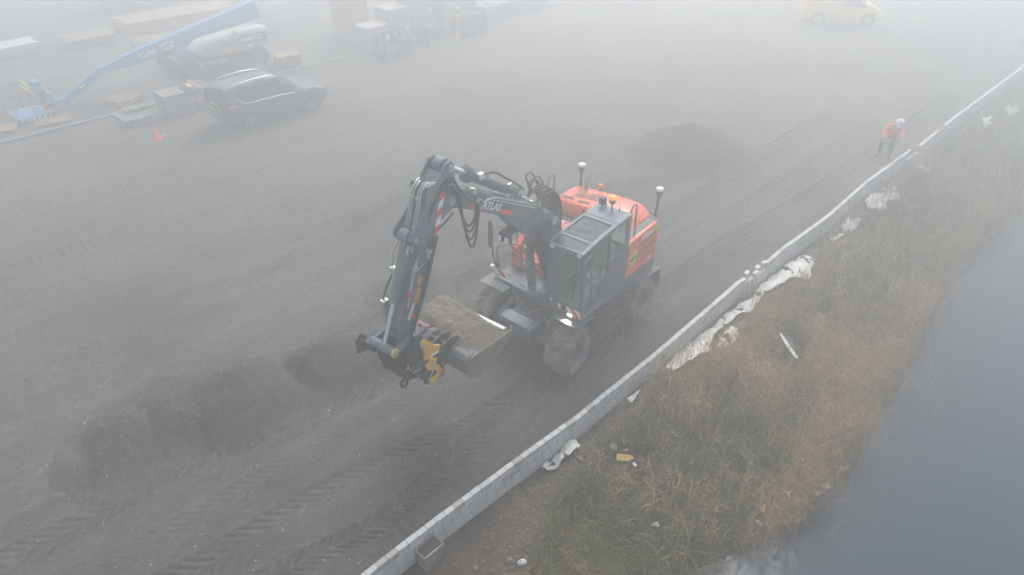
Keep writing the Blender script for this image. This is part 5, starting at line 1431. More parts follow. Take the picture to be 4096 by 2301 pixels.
# hanging hose loops at the elbow
q = MB()
for k_ in range(4):
    y = .20 + .022 * k_; dz = (.0, -.10, -.22, -.34)[k_]
    q.tube([(4.20, y, 5.38 - .03 * k_), (4.02, y + .02, 5.30), (3.86, y + .03, 5.0), (3.80, y + .03, 4.75 + dz * .4), (3.70, y + .02, 4.50 + dz), (3.55, y, 4.32 + dz * 1.2), (3.42, y, 4.38 + dz * .7), (3.34, y - .01, 4.55 + dz * .1), (3.30, y - .02, 4.66)], .021, 8, HOSE)
for k_ in range(2): q.tube([(4.55, .19, 4.9 - .1 * k_), (4.30, .23, 5.25 - .05 * k_), (4.0, .23, 5.42 - .08 * k_), (3.82, .22, 5.20), (3.78, .21, 4.95)], .018, 8, HOSE)
q.tube([(3.72, .17, 5.10), (3.55, .2, 4.85), (3.40, .21, 4.78), (3.35, .2, 4.88)], .02, 8, HOSE); q.tube([(4.28, .1, 4.5), (4.05, .15, 4.62), (3.9, .17, 4.72)], .018, 8, HOSE)
q.cyl((3.30, .19, 4.66), (3.24, .18, 4.72), .03, 10, ZINC); q.cyl((3.37, .2, 4.86), (3.34, .19, 4.94), .03, 10, ZINC)
up(q, "elbow_hoses")
# bucket cylinder and linkage
cylinder("bucket_cylinder", (4.87, 0, 4.56), (5.27, 0, 3.55), (5.58, 0, 2.84), .088, .048, SLATE, 1.12, False)
q = MB(); q.box(5.02, 5.12, -.20, -.10, 3.95, 4.08, ZINC); q.tube([(5.06, -.18, 4.1), (5.0, -.2, 4.35), (4.9, -.16, 4.5)], .02, 8, ZINC); q.tube([(5.06, -.18, 3.96), (5.16, -.24, 3.75), (5.28, -.26, 3.5)], .02, 8, HOSE); q.box(5.22, 5.34, -.28, -.18, 3.18, 3.50, ZINC)
q.tube([(4.87, .04, 4.48), (4.93, .10, 4.5), (4.98, .10, 4.38)], .02, 8, ZINC); up(q, "cylinder_pipework")
q = MB(); q.cyl((5.60, -.30, 2.79), (5.60, .25, 2.79), .082, 24, SLATE); q.cyl((5.60, .25, 2.79), (5.60, .275, 2.79), .085, 20, SIGNY); q.cyl((5.60, .275, 2.79), (5.60, .31, 2.79), .055, 8, CHROME)
for s_ in (-1, 1): q.prism([(5.06, 2.86), (5.10, 2.96), (5.56, 2.88), (5.66, 2.80), (5.60, 2.70), (5.16, 2.82)], s_ * .245 - .02, s_ * .245 + .02, "xz", SLATE)
up(q, "link_arms", bevel=.008)
# tilt rotator
q = MB()
for s_ in (-1, 1): q.prism([(5.02, 2.80), (5.24, 2.80), (5.66, 2.84), (5.64, 2.60), (5.52, 2.16), (5.30, 1.96), (4.98, 2.02), (4.90, 2.4)], s_ * .16 - .02, s_ * .16 + .02, "xz", BLACKM)
q.prism([(4.98, 2.62), (5.50, 2.62), (5.46, 2.20), (5.26, 2.0), (4.96, 2.05)], -.14, .14, "xz", BLACKM)
q.box(5.48, 5.52, -.08, .14, 2.20, 2.50, BLACKP)
for (y, z) in ((-.05, 2.24), (.11, 2.24), (-.05, 2.46), (.11, 2.46)): q.lathe((5.521, y, z), (1, 0, 0), [(0, .012), (.004, .012), (.005, 0)], 8, CHROME)
tr = up(q, "tilt_rotator", bevel=.01)
q = MB()
ax = Vector((-.80, 0, -.42)).normalized(); c0 = Vector((4.98, 0, 2.10))
q.lathe(c0, ax, [(-.02, .0), (-.02, .27), (.10, .31), (.22, .31), (.24, .27), (.36, .27), (.38, .33), (.46, .33), (.46, 0)], 30, BLACKM)
q.box(4.52, 4.95, -.30, .30, 1.66, 2.02, BLACKM); q.prism([(4.55, 1.60), (5.05, 1.72), (5.08, 1.98), (4.50, 2.20)], .30, .34, "xz", BLACKM); q.prism([(4.55, 1.60), (5.05, 1.72), (5.08, 1.98), (4.50, 2.20)], -.34, -.30, "xz", BLACKM)
q.build("rotor_housing", None, tr, bevel=.012)
q = MB()
q.prism([(5.04, 2.62), (5.10, 2.74), (5.02, 2.80), (4.80, 2.52), (4.66, 2.44), (4.68, 2.34), (4.86, 2.36), (4.90, 2.28), (4.76, 2.18), (4.80, 2.06), (4.70, 1.98), (4.66, 1.86), (4.74, 1.74), (4.92, 1.70), (5.00, 1.80), (4.96, 1.86), (4.86, 1.80), (4.78, 1.84), (4.76, 1.92), (4.88, 1.98), (5.0, 2.06), (5.06, 2.2)], .35, .40, "xz", YELL)
q.build("yellow_guard", None, tr, bevel=.014, segs=2)
q = MB(); q.tube([(5.36, .28, 2.22), (4.98, .37, 2.30)], .052, 16, BLACKM); q.tube([(5.0, .37, 2.30), (4.74, .42, 2.36)], .028, 14, CHROME); q.tube([(5.36, -.28, 2.22), (4.80, -.36, 2.32)], .052, 14, BLACKM); q.build("tilt_cylinder", None, tr)
q = MB(); q.prism([(5.36, 2.30), (5.42, 2.30), (5.36, 2.38)], .29, .30, "xz", SIGNY); q.prism([(4.85, 2.05), (4.93, 2.08), (4.93, 2.22), (4.85, 2.19)], .401, .403, "xz", mat("grey_label", (.35, .36, .38), .5)); q.build("sticker", None, tr)
tt = text("engcon.com", "lettering", YELL, tr, (4.60, .343, 1.80), (0, 0, 0), .06, .1, .002, .001)
tt.rotation_euler = (Matrix.Rotation(math.pi, 4, 'Z') @ Matrix.Rotation(rad(90), 4, 'X') @ Matrix.Rotation(rad(80), 4, 'Z')).to_euler()
q = MB(); q.tube([(5.30 + .075 * math.cos(a), .06, 1.80 + .09 * math.sin(a)) for a in np.linspace(0, 6.283, 17)[:-1]], .028, 8, BLACKM, closed=True); q.prism([(5.02, 1.75), (5.26, 1.84), (5.20, 1.98), (5.0, 1.98)], .02, .10, "xz", BLACKM); q.build("gripper_hook", None, tr)
q = MB()
for k_ in range(3): q.tube([(5.26, .16 + .03 * k_, 2.16), (5.20 - .03 * k_, .22, 2.05), (5.08 - .03 * k_, .24, 2.04), (5.0, .22, 2.14)], .012, 7, ZINC)
q.tube([(4.98, .41, 1.88), (4.88, .41, 2.02)], .012, 6, CHROME); q.build("hose_fittings", None, tr)
q = MB(); q.prism([(5.50, 2.40), (5.74, 2.44), (5.74, 2.72), (5.60, 2.82), (5.50, 2.70)], -.60, -.56, "xz", BLACKM); q.box(5.52, 5.60, -.56, -.30, 2.52, 2.66, BLACKM); q.build("side_bracket", None, tr, bevel=.006)
q = MB()
for k_ in range(5): q.tube([(5.14 + .02 * k_, .235 + .01 * k_, 3.0), (5.16 + .02 * k_, .27, 2.78), (5.22 + .015 * k_, .25, 2.55), (5.30 - .01 * k_, .22, 2.36), (5.32 - .02 * k_, .2, 2.22)], .014, 7, HOSE)
q.build("drop_hoses", None, tr)
# bucket
bo = [(3.12, 1.985), (3.17, 1.93), (3.30, 1.82), (3.55, 1.70), (3.88, 1.61), (4.16, 1.60), (4.34, 1.68), (4.42, 1.84), (4.40, 2.02), (4.30, 2.10), (4.07, 2.085)]
bi = [(x + (3.85 - x) * .03, z + .022) for x, z in bo[1:-2]]
y0b, y1b = -.88, .80
q = MB()
n = len(bo)
bi = [(3.125, 2.0), (3.20, 1.95), (3.32, 1.845), (3.56, 1.725), (3.88, 1.635), (4.15, 1.625), (4.315, 1.70), (4.392, 1.85), (4.375, 2.0), (4.29, 2.075), (4.07, 2.062)]
for i in range(n - 1):
    q.prism([bo[i], bo[i + 1], bi[i + 1], bi[i]], y0b, y1b, "xz", DARKP if i > 5 else WORN)
bucket = up(q, "bucket", label="wide grading bucket heaped with sand")
full = bo + [(4.0, 2.075), (3.16, 2.01)]
for nm, a, b in (("side_plate", y1b, y1b + .025), ("side_plate", y0b - .025, y0b)):
    MB().prism([(3.08, 1.995), (3.16, 2.03), (4.0, 2.10), (4.30, 2.115), (4.415, 2.03), (4.435, 1.84), (4.35, 1.66), (4.17, 1.585), (3.88, 1.595), (3.54, 1.685), (3.28, 1.80), (3.14, 1.91)], a, b, "xz", WORN).build(nm, None, bucket, bevel=.006)
EDGE = mat("bare_steel_edge", (.55, .56, .58), .35, .5, dirt=(.28, .24, .19), dirt_amt=.2, dscale=5)
MB().prism([(3.085, 1.985), (3.09, 2.003), (3.19, 2.016), (3.19, 2.0)], y0b + .02, y1b - .14, "xz", EDGE).build("cutting_edge", None, bucket)
MB().prism([(3.21, 1.990), (3.25, 1.995), (3.25, 2.012), (3.21, 2.009)], -.10, .22, "xz", EDGE).build("bare_edge_strip", None, bucket)
q = MB(); q.loft([[(4.26 + .155 * math.cos(a) * 1.05, y, 2.0 + .125 * math.sin(a)) for a in np.linspace(0, 6.283, 13)[:-1]] for y in (.08, .76)], DARKP, True); q.loft([[(4.26 + .155 * math.cos(a) * 1.05, y, 2.0 + .125 * math.sin(a)) for a in np.linspace(0, 6.283, 13)[:-1]] for y in (-.84, -.20)], DARKP, True)
q.prism([(4.05, 2.10), (4.40, 2.10), (4.52, 2.24), (4.30, 2.30), (4.08, 2.22)], -.62, -.10, "xz", DARKP)
q.build("torque_tube", None, bucket, bevel=.008)
q = MB()
for y in (-.26, .10, .30): q.prism([(4.10, 2.08), (4.62, 1.72), (4.74, 1.95), (4.60, 2.28), (4.30, 2.34), (4.08, 2.26)], y - .025, y + .025, "xz", BLACKM)
q.cyl((4.55, -.30, 1.98), (4.55, .34, 1.98), .05, 14, BLACKM); q.cyl((4.38, -.30, 2.22), (4.38, .34, 2.22), .045, 14, BLACKM); q.build("hitch_plates", None, bucket, bevel=.008)
for (x, y, z) in ((4.34, -.42, 2.28), (4.36, -.22, 2.32)):
    q = MB(); q.cyl((x, y, z), (x, y + .02, z + .09), .026, 10, REDM); q.tube([(x, y - .06, z + .02), (x, y, z + .05)], .01, 6, REDM); q.build("red_cap", None, bucket)
# hammer on the front deck
ham = empty("sledge_hammer", (10.717, 8.786, 0), rad(183.6), "wooden-handled hammer lying on the excavator's grey front deck", "hammer")
MB().tube([(.80, .14, 1.035), (1.20, .06, 1.028), (1.47, .0, 1.03)], [.017, .015, .017], 8, mat("hickory", (.36, .22, .11), .7, var=.25, scale=12)).build("handle", None, ham)
MB().tube([(1.50, -.075, 1.04), (1.485, .055, 1.04)], .028, 8, mat("hammer_head", (.24, .16, .09), .7, .2, var=.3)).build("hammer_head", None, ham)

# sand load
nx_, ny_ = 64, 96
xs_ = np.linspace(3.15, 4.30, nx_); ys_ = np.linspace(y0b + .002, y1b - .002, ny_)
X, Y = np.meshgrid(xs_, ys_, indexing="ij")
ex = np.clip(np.minimum((X - 3.15) / .30, (4.32 - X) / .40), 0, 1); ey = np.clip(np.minimum((Y - y0b) / .25, (y1b - Y) / .45), 0, 1)
Z = 1.955 + .06 * (X - 3.15) + (.05 + .27 * np.sin(ex * 1.57) * np.sin(ey * 1.57)) * (1.12 - .50 * (Y + .2)) * np.where(Y > .0, 1 - .55 * (Y / .8) ** 1.2, 1) + .040 * fbm(X * 7, Y * 7, 201, 4, .65) * (.4 + ex * ey)
Z = np.where((ex < .03) | (ey < .03), 1.96, Z)
V = np.stack([X, Y, Z], -1).reshape(-1, 3); i = (np.arange(nx_ - 1)[:, None] * ny_ + np.arange(ny_ - 1)[None]).reshape(-1)
sand = arr_mesh("sand_load", V, np.stack([i, i + ny_, i + ny_ + 1, i + 1], -1), [SANDM], smooth=True)
sand.location = EXC.location; sand.rotation_euler = EXC.rotation_euler
tag(sand, "brown damp sand heaped in the excavator's bucket", "sand", kind="stuff")
# ---------------------------------------------------------------- kerb and yard stock
KERBM = mat("kerb_concrete", (0.26, 0.255, 0.24), 0.9, var=.15, dirt=(.13, .12, .10), dirt_amt=.4)
kerb = empty("kerb_line", (0, 30.86, 0), rad(-.4), "pale concrete kerb running across the far side of the yard", "kerb")
ks = MB().bbox(-.49, .49, -.07, .07, -.05, .10, .012, KERBM).build("kerb_stone", None, kerb); ks.location = (-6, 0, 0)
kr = random.Random(4)
for i in range(1, 50):
    c = ks.copy(); c.location = (-6 + i, kr.uniform(-.012, .012), kr.uniform(-.012, .006)); c.rotation_euler = (0, 0, kr.uniform(-.008, .008)); link(c, kerb)
WOOD = mat("pallet_wood", (0.42, 0.30, 0.18), 0.85, var=.25, scale=4, dirt=(.22, .18, .13), dirt_amt=.4)
OLDW = mat("weathered_wood", (0.28, 0.22, 0.155), 0.85, var=.25, scale=4)
PAVE = mat("paver_grey", (0.25, 0.235, 0.215), 0.9, var=.15, dirt=(.14, .13, .11), dirt_amt=.3)
PAVEG = mat("paver_green_grey", (0.20, 0.215, 0.20), 0.9, var=.15)

def pallet_mesh(L=1.2, W=.8):
    top = MB(); top.box(-L/2, L/2, -.05, .05, 0, .022, WOOD)
    return top
def pallet(loc, rz, label, n=1, planks=9, L=1.2, W=.8, m=WOOD, group="pallets around the kerb"):
    t = empty("pallet", loc, rz, label, "pallet", group)
    pl = MB().box(-L/2, L/2, -.035, .035, 0, .022, m).build("plank", None, t); first = True
    be = MB().box(-.05, .05, -W/2, W/2, 0, .09, m).build("bearer", None, t); firstb = True
    for k in range(n):
        z0 = k * .14
        for x in (-L/2 + .06, 0, L/2 - .06):
            o = be if firstb else be.copy()
            if not firstb: link(o, t)
            o.location = (x, 0, z0); firstb = False
        for j in range(planks):
            o = pl if first else pl.copy()
            if not first: link(o, t)
            o.location = (0, -W/2 + .035 + j * (W - .07) / (planks - 1), z0 + .0905); first = False
    return t
pallet((16.85, 31.75, 0), rad(-18), "pale pallet stack beyond the dark car's roof, by the kerb", 4)
pallet((9.25, 32.05, 0), rad(12), "pallet lying behind the low paving stack, darker brown", 2, m=OLDW, W=1.0)
pallet((4.6, 32.3, 0), rad(-20), "pallet cut off by the photo's left edge", 1)
pallet((6.35, 31.75, 0), rad(-12), "flat pallet in front of the blue lift basket", 1, m=OLDW)
def paver_stack(name, loc, size, nl, nb, label, m, top_rows=0):
    t = empty(name, loc, 0, label, "paving stack", "stacks of paving blocks")
    L, W, H = size; bx, by = L / nb[0], W / nb[1]; bz = H / nl
    b = MB().bbox(.004, bx - .004, .004, by - .004, .002, bz - .004, .008, m); me = b.build("paver", None, t); first = True; rr_ = random.Random(len(label))
    for k in range(nl):
        for i in range(nb[0]):
            for j in range(nb[1]):
                if 0 < i < nb[0] - 1 and 0 < j < nb[1] - 1 and k < nl - 1: continue
                o = me if first else me.copy()
                if not first: link(o, t)
                first = False
                o.location = (-L/2 + i * bx + rr_.uniform(-.006, .006), -W/2 + j * by + rr_.uniform(-.006, .006), k * bz)
    return t
paver_stack("paver_stack", (10.28, 29.3, 0), (1.15, 1.0, .90), 3, (5, 6), "tallest paving block stack with a white tag, left of the red bucket", PAVE)
MB().box(-.003, 0, -.05, .05, -.07, .07, MATS["white_paper"]).build("tag_card", None, bpy.data.objects["paver_stack"], loc=(-.585, -.15, .5))
paver_stack("paver_stack", (8.65, 29.45, 0), (1.15, 1.2, .34), 2, (5, 6), "lowest paving stack nearest the orange cone", PAVEG)
paver_stack("paver_stack", (8.85, 29.75, .345), (.8, .35, .16), 1, (4, 2), "short top row of pavers lying on the lowest stack", PAVE)
paver_stack("paver_stack", (11.35, 29.42, 0), (.75, .85, .42), 2, (3, 4), "small paving stack under the red bucket, beside the car's tailgate", PAVE)
q = MB(); q.lathe((0, 0, 0), (0, 0, 1), [(0, 0), (0, .13), (.30, .165), (.33, .165), (.33, .15), (.02, .12), (.02, 0)], 24, mat("red_bucket", (.55, .07, .05), .5)); o = q.build("bucket", None); o.location = (11.12, 29.25, .43); tag(o, "red plastic bucket standing on the small paving stack", "bucket")
cr = empty("tool_crate", (11.55, 29.35, .43), rad(10), "grey open crate beside the red bucket with a lime cloth", "crate")
q = MB(); q.box(-.2, .2, -.15, -.13, 0, .22); q.box(-.2, .2, .13, .15, 0, .22); q.box(-.2, -.18, -.13, .13, 0, .22); q.box(.18, .2, -.13, .13, 0, .22); q.box(-.18, .18, -.13, .13, 0, .02); q.build("crate_body", GREYD, cr)
MB().bbox(-.15, .0, -.1, .1, .1, .26, .02, mat("lime_cloth", (.45, .75, .12), .8)).build("cloth", None, cr)
# cone with scraps
cn = empty("traffic_cone", (8.54, 27.15, 0), 0, "orange traffic cone standing alone on the dark yard", "cone")
CONEM = mat("cone_orange", (.85, .12, .04), .5)
MB().lathe((0, 0, .03), (0, 0, 1), [(0, .15), (.02, .145), (.03, .13), (.45, .03), (.46, .02), (.46, 0)], 24, CONEM).build("cone_body", None, cn)
MB().bbox(-.19, .19, -.19, .19, 0, .035, .02, CONEM).build("base", None, cn)
sc = mat("clear_scrap", (.45, .47, .47), .4)
for i, (a, b, r, lab) in enumerate([(8.85, 27.25, .09, "crumpled clear plastic right beside the orange cone"), (9.2, 27.0, .07, "flat pale scrap on the yard right of the crumpled plastic"), (8.0, 27.5, .06, "small pale scrap on the yard left of the orange cone")]):
    bag((a, b, .03), r, lab, 40 + i, (1.2, .5, .5 if i == 0 else .15)); 
o = MB().box(-.35, .35, -.025, .025, 0, .02, WOOD).build("wood_lath", None); o.location = (9.55, 28.3, .01); o.rotation_euler = (0, 0, rad(-40)); tag(o, "short pale lath lying in front of the tallest paving stack", "lath")
q = MB(); q.tube([(16.6, 24.9, .03), (17.2, 24.6, .03), (17.35, 24.2, .03), (17.1, 23.9, .03), (17.4, 23.75, .03)], .012, 5, mat("pale_rope", (.5, .48, .40), .8)); q.tube([(17.3, 23.6, .03), (17.8, 23.1, .03), (18.5, 22.6, .03), (18.9, 22.5, .03)], .012, 5)
o = q.build("rope", MATS["pale_rope"]); tag(o, "thin pale rope curling on the open yard behind the boom", "rope")
o = MB().bbox(-.65, .65, -.45, .45, 0, .35, .02, mat("beige_board", (.36, .31, .24), .85, var=.15)).build("board_stack", None); o.location = (15.0, 32.2, 0); tag(o, "beige flat board pack behind the dark car's roof", "board pack")

# ---------------------------------------------------------------- dark blue car with open tailgate
CARP = mat("car_blue", (0.040, 0.058, 0.105), 0.48, 0.15, coat=.15, dirt=(.10, .10, .10), dirt_amt=.12, dscale=2)
CGL = mat("dark_glass", (0.012, 0.014, 0.016), 0.16, spec=.35)
CHR = mat("car_chrome", (.65, .66, .68), .2, .9)
TYRE = mat("car_tyre", (.022, .022, .022), .8)
ALLOY = mat("alloy_wheel", (.42, .42, .43), .35, .7)
def car(root, secs, beltf, wheels, R, body_m, glass_specs, W):
    """secs: list of (x, [(y_half, z) ...]) right-hand half sections from sill to roof centre"""
    q = MB(); rings = []
    for x, half in secs:
        rings.append([(x, y, z) for y, z in half] + [(x, -y, z) for y, z in reversed(half)])
    q.loft(rings, body_m, True, True)
    return q.build("body", None, root)
CAR = empty("parked_car", (11.58, 26.42, 0), rad(.4), "dark blue estate car parked with its tailgate raised and boot full", "car")
# origin between the rear wheels; x forward
def sec(x, wl, zb, zbelt, wr, zr, wb=None):
    return (x, [(wl * .93, zb), (wl, zb + .18), (wl * 1.0, (zb + zbelt) / 2 + .05), (wl * .975, zbelt), (wr + (wl - wr) * .55, zbelt + (zr - zbelt) * .5), (wr, zr - .05), (wr * .82, zr), (0.01, zr + .02)])
secs = [sec(-.93, .84, .42, .62, .80, .70), sec(-.86, .90, .34, .95, .70, 1.60), sec(-.55, .92, .30, 1.02, .66, 1.65), sec(0, .925, .28, 1.01, .65, 1.69), sec(.8, .925, .27, .99, .64, 1.70), sec(1.5, .925, .27, .97, .62, 1.66),
        sec(1.95, .925, .27, .95, .66, 1.45), sec(2.35, .92, .27, .98, .76, 1.12), sec(2.5, .92, .28, .95, .80, 1.04), sec(3.0, .90, .29, .92, .74, .99), sec(3.4, .84, .32, .80, .62, .88), sec(3.62, .70, .38, .62, .50, .70)]
body = car(CAR, secs, None, None, .36, CARP, None, 1.85)
# wheel-arch recesses, wheels
for (x, y) in ((0, -1), (2.66, -1), (0, 1), (2.66, 1)):
    MB().cyl((x, y * .80, .40), (x, y * .935, .40), .42, 28, BLACKP).build("wheel_arch", None, CAR)
    w = MB().lathe((x, y * .70, .36), (0, y, 0), [(0, .20), (.02, .33), (.04, .355), (.20, .36), (.235, .345), (.245, .25), (.235, .24)], 32, TYRE).build("wheel", None, CAR)
    q = MB(); q.lathe((x, y * .90, .36), (0, y, 0), [(0, .235), (.03, .245), (.045, .235), (.03, .225)], 32, ALLOY); q.lathe((x, y * .92, .36), (0, y, 0), [(0, .05), (.02, .045), (.025, 0)], 14, ALLOY)
    q.lathe((x, y * .89, .36), (0, y, 0), [(0, .22), (.002, 0)], 24, BLACKP)
    for k in range(10):
        a = k * math.pi / 5 + (.12 if k % 2 else -.12); c, s_ = math.cos(a), math.sin(a)
        q.add([(x + .03 * c - .008 * s_, y * .935, .36 + .03 * s_ + .008 * c), (x + .03 * c + .008 * s_, y * .935, .36 + .03 * s_ - .008 * c), (x + .23 * c + .017 * s_, y * .935, .36 + .23 * s_ - .017 * c), (x + .23 * c - .017 * s_, y * .935, .36 + .23 * s_ + .017 * c)], [(0, 1, 2, 3)], ALLOY)
    q.build("rim", None, w)
def cs(x):
    for i in range(len(secs) - 1):
        if secs[i][0] <= x <= secs[i + 1][0]:
            f = (x - secs[i][0]) / (secs[i + 1][0] - secs[i][0]); return [(a[0] * (1 - f) + b[0] * f, a[1] * (1 - f) + b[1] * f) for a, b in zip(secs[i][1], secs[i + 1][1])]
def side_pt(x, f, off=.006):
    s_ = cs(x); a, b, c = s_[3], s_[4], s_[5]
    p = (a[0] + (b[0] - a[0]) * f * 2, a[1] + (b[1] - a[1]) * f * 2) if f < .5 else (b[0] + (c[0] - b[0]) * (f - .5) * 2, b[1] + (c[1] - b[1]) * (f - .5) * 2)
    return (x, -(p[0] + off), p[1] + off * .5)
for sgn in (1, -1):
    q = MB()
    xs_w = np.linspace(-.45, 1.98, 26); lo = [.42 - .36 * min(1, (x + .45) / .35) if x < -.1 else .05 for x in xs_w]; hi = [.86 if x < 1.5 else .86 - .62 * (x - 1.5) / .48 for x in xs_w]
    vs = []
    for x, l, h in zip(xs_w, lo, hi):
        for f in (l, (l + h) / 2, h): vs.append(side_pt(x, f))
    vs = [(x, y * sgn, z) for x, y, z in vs]
    fs = []
    for i in range(25):
        for j in range(2): fs.append((i * 3 + j, i * 3 + 3 + j, i * 3 + 4 + j, i * 3 + 1 + j))
    q.add(vs, fs, CGL, True); q.build("side_windows", None, CAR)
    q = MB(); q.tube([(x, y * sgn, z) for x, y, z in [side_pt(x, l - .03, .012) for x, l in zip(xs_w, lo)]], .018, 5, CHR); q.build("window_trim", None, CAR)
    q = MB(); q.tube([(-.45, -.60 * sgn, 1.66), (-.2, -.60 * sgn, 1.72), (.6, -.59 * sgn, 1.76), (1.2, -.57 * sgn, 1.73), (1.4, -.56 * sgn, 1.69)], [.014, .028, .03, .028, .014], 8, CHR); q.build("roof_rail", None, CAR)
    q = MB(); q.bbox(2.02, 2.16, (-1.06 if sgn > 0 else .92), (-.92 if sgn > 0 else 1.06), .98, 1.10, .02, CARP); q.build("wing_mirror", None, CAR)
    for x in (.42, 1.35): q = MB(); q.tube([(x, -.925 * sgn, .88), (x + .05, -.955 * sgn, .885), (x + .16, -.955 * sgn, .89), (x + .21, -.925 * sgn, .89)], .010, 6, CHR if False else CARP); q.build("door_handle", None, CAR)
    q = MB(); q.loft([[(-.90, -.78 * sgn, .86), (-.90, -.80 * sgn, 1.0), (-.90, -.66 * sgn, 1.0), (-.90, -.66 * sgn, .86)], [(-.70, -.925 * sgn, .92), (-.70, -.915 * sgn, 1.02), (-.7, -.80 * sgn, 1.02), (-.7, -.80 * sgn, .92)], [(-.42, -.937 * sgn, .97), (-.42, -.932 * sgn, 1.01), (-.42, -.90 * sgn, 1.01), (-.42, -.90 * sgn, .97)]], mat("tail_lamp", (.60, .05, .05), .25), True); q.build("tail_light", None, CAR)
    q = MB(); q.loft([[(3.52, -.50 * sgn, .68), (3.54, -.5 * sgn, .78), (3.4, -.5 * sgn, .80)], [(3.30, -.84 * sgn, .76), (3.28, -.85 * sgn, .84), (3.2, -.8 * sgn, .86)], [(3.05, -.90 * sgn, .86), (3.05, -.895 * sgn, .90), (3.0, -.88 * sgn, .90)]], mat("headlamp_clear", (.55, .58, .6), .15), True); q.build("headlight", None, CAR)
q = MB(); q.add([(1.60, -.60, 1.645), (1.60, .60, 1.645), (2.32, .76, 1.135), (2.32, -.76, 1.135), (1.62, 0, 1.672), (2.36, 0, 1.155)], [(0, 4, 5, 3), (4, 1, 2, 5)], CGL); q.build("windscreen", None, CAR)
for x in (-.02, .93, 1.92): MB().box(x, x + .012, -.938, -.93, .42, .95, BLACKP).build("door_seam", None, CAR)
MB().prism([(-.1 + .5, .30), (2.2, .30), (2.2, .40), (.4, .42)], -.945, -.92, "xz", BLACKP).build("sill", None, CAR)
MB().box(2.55, 2.72, -.926, -.921, .86, .885, CHR).build("badge", None, CAR)
# boot opening: dark cavity, bumper, contents, raised tailgate
q = MB(); q.prism([(-.66, .62), (.66, .62), (.70, 1.1), (.60, 1.58), (-.60, 1.58), (-.70, 1.1)], -.948, -.90, "yz", BLACKP); q.build("boot_opening", None, CAR)
q = MB(); q.loft([[(-.90, y * .94, .44), (-.99 + .10 * abs(y) ** 3, y, .46), (-1.03 + .12 * abs(y) ** 3, y, .58), (-.98 + .10 * abs(y) ** 3, y * .98, .66), (-.88, y * .94, .66)] for y in np.linspace(-.92, .92, 11)], BLACKP, True)
q.tube([(-1.03 + .12 * abs(y) ** 3 - .004, y, .63) for y in np.linspace(-.85, .85, 9)], .012, 5, CHR); q.build("rear_bumper", None, CAR)
tg = MB(); tg.loft([[(-.72, y, 1.655), (-.95, y * .98, 1.78), (-1.35, y * .96, 1.90), (-1.68, y * .88, 1.86), (-1.86, y * .80, 1.70), (-1.82, y * .8, 1.67), (-1.62, y * .86, 1.80), (-1.33, y * .93, 1.84), (-.95, y * .95, 1.72), (-.74, y, 1.61)] for y in (-.68, -.64, 0, .64, .68)], CARP, True)
tg = tg.build("tailgate", None, CAR)
MB().add([(-.98, -.55, 1.80), (-.98, .55, 1.80), (-1.34, .52, 1.908), (-1.34, -.52, 1.908)], [(0, 1, 2, 3)], CGL).build("rear_window", None, tg, fixn=False)
MB().box(-1.50, -1.44, -.62, .62, 1.89, 1.905, MATS["tail_lamp"]).build("light_bar", None, tg)
MB().add([(-1.58, -.12, 1.897), (-1.58, .34, 1.897), (-1.70, .34, 1.865), (-1.70, -.12, 1.865)], [(0, 1, 2, 3)], SIGNY).build("number_plate", None, tg, fixn=False)
for y in (-.60, .60): MB().tube([(-.86, y, 1.25), (-1.15, y, 1.76)], .014, 6, BLACKP).build("gas_strut", None, tg)
q = MB(); r8 = random.Random(8)
ct_ = [mat("box_brown", (.30, .20, .12), .8), MATS["white_paper"], mat("tool_grey", (.22, .22, .22), .6), SIGNY]
for k in range(16):
    x = -.98 + r8.random() * .06; y = r8.uniform(-.55, .5); z = .66 + r8.random() * .28; a, b, c = r8.uniform(.03, .08), r8.uniform(.05, .14), r8.uniform(.04, .12)
    q.bbox(x - .02, x + a, y, y + b, z, z + c, .01, ct_[k % 3])
q.box(-.97, -.94, -.45, .25, 1.02, 1.05, ct_[3])
o = q.build("boot_contents", None); o.location = CAR.location; o.rotation_euler = CAR.rotation_euler; o["kind"] = "stuff"; tag(o, "jumble of tools and white rags filling the car's open boot", "tools", kind="stuff")

# ---------------------------------------------------------------- blue boom lift behind the kerb
LB = mat("lift_blue", (0.055, 0.24, 0.52), 0.45, var=.05, dirt=(.15, .2, .25), dirt_amt=.15)
LG = mat("lift_grey", (0.40, 0.40, 0.38), 0.5, var=.05)
LIFT = empty("boom_lift", (14.1, 33.6, 0), 0, "blue telescopic boom lift with a grey turntable cover and a low basket", "boom lift")
q = MB(); q.bbox(-1.9, 1.9, -.95, .95, .42, .80, .04, BLACKM); q.box(-1.85, -1.55, -1.1, 1.1, .4, .6, BLACKM); q.box(1.45, 1.75, -1.1, 1.1, .4, .6, BLACKM); q.cyl((0, 0, .8), (0, 0, 1.0), .6, 24, BLACKM); q.build("chassis", None, LIFT)
lw = MB().lathe((0, -.19, 0), (0, 1, 0), [(0, 0), (0, .26), (.03, .30), (0, .44), (.05, .50), (.33, .50), (.38, .44), (.35, .30), (.38, .26), (.38, 0)], 36, TYRE).build("wheel", None, LIFT)
MB().lathe((0, -.19, 0), (0, 1, 0), [(-.005, 0), (-.005, .22), (.0, .25)], 24, mat("lift_hub", (.10, .14, .2), .6)).build("rim", None, lw)
for i, (x, y, r_) in enumerate(((-1.7, -1.15, .35), (1.6, -1.15, 0), (-1.7, 1.15, .35), (1.6, 1.15, 0))):
    o = lw if i == 0 else copy_tree(lw, LIFT); o.location = (x, y, .50); o.rotation_euler = (0, 0, r_)
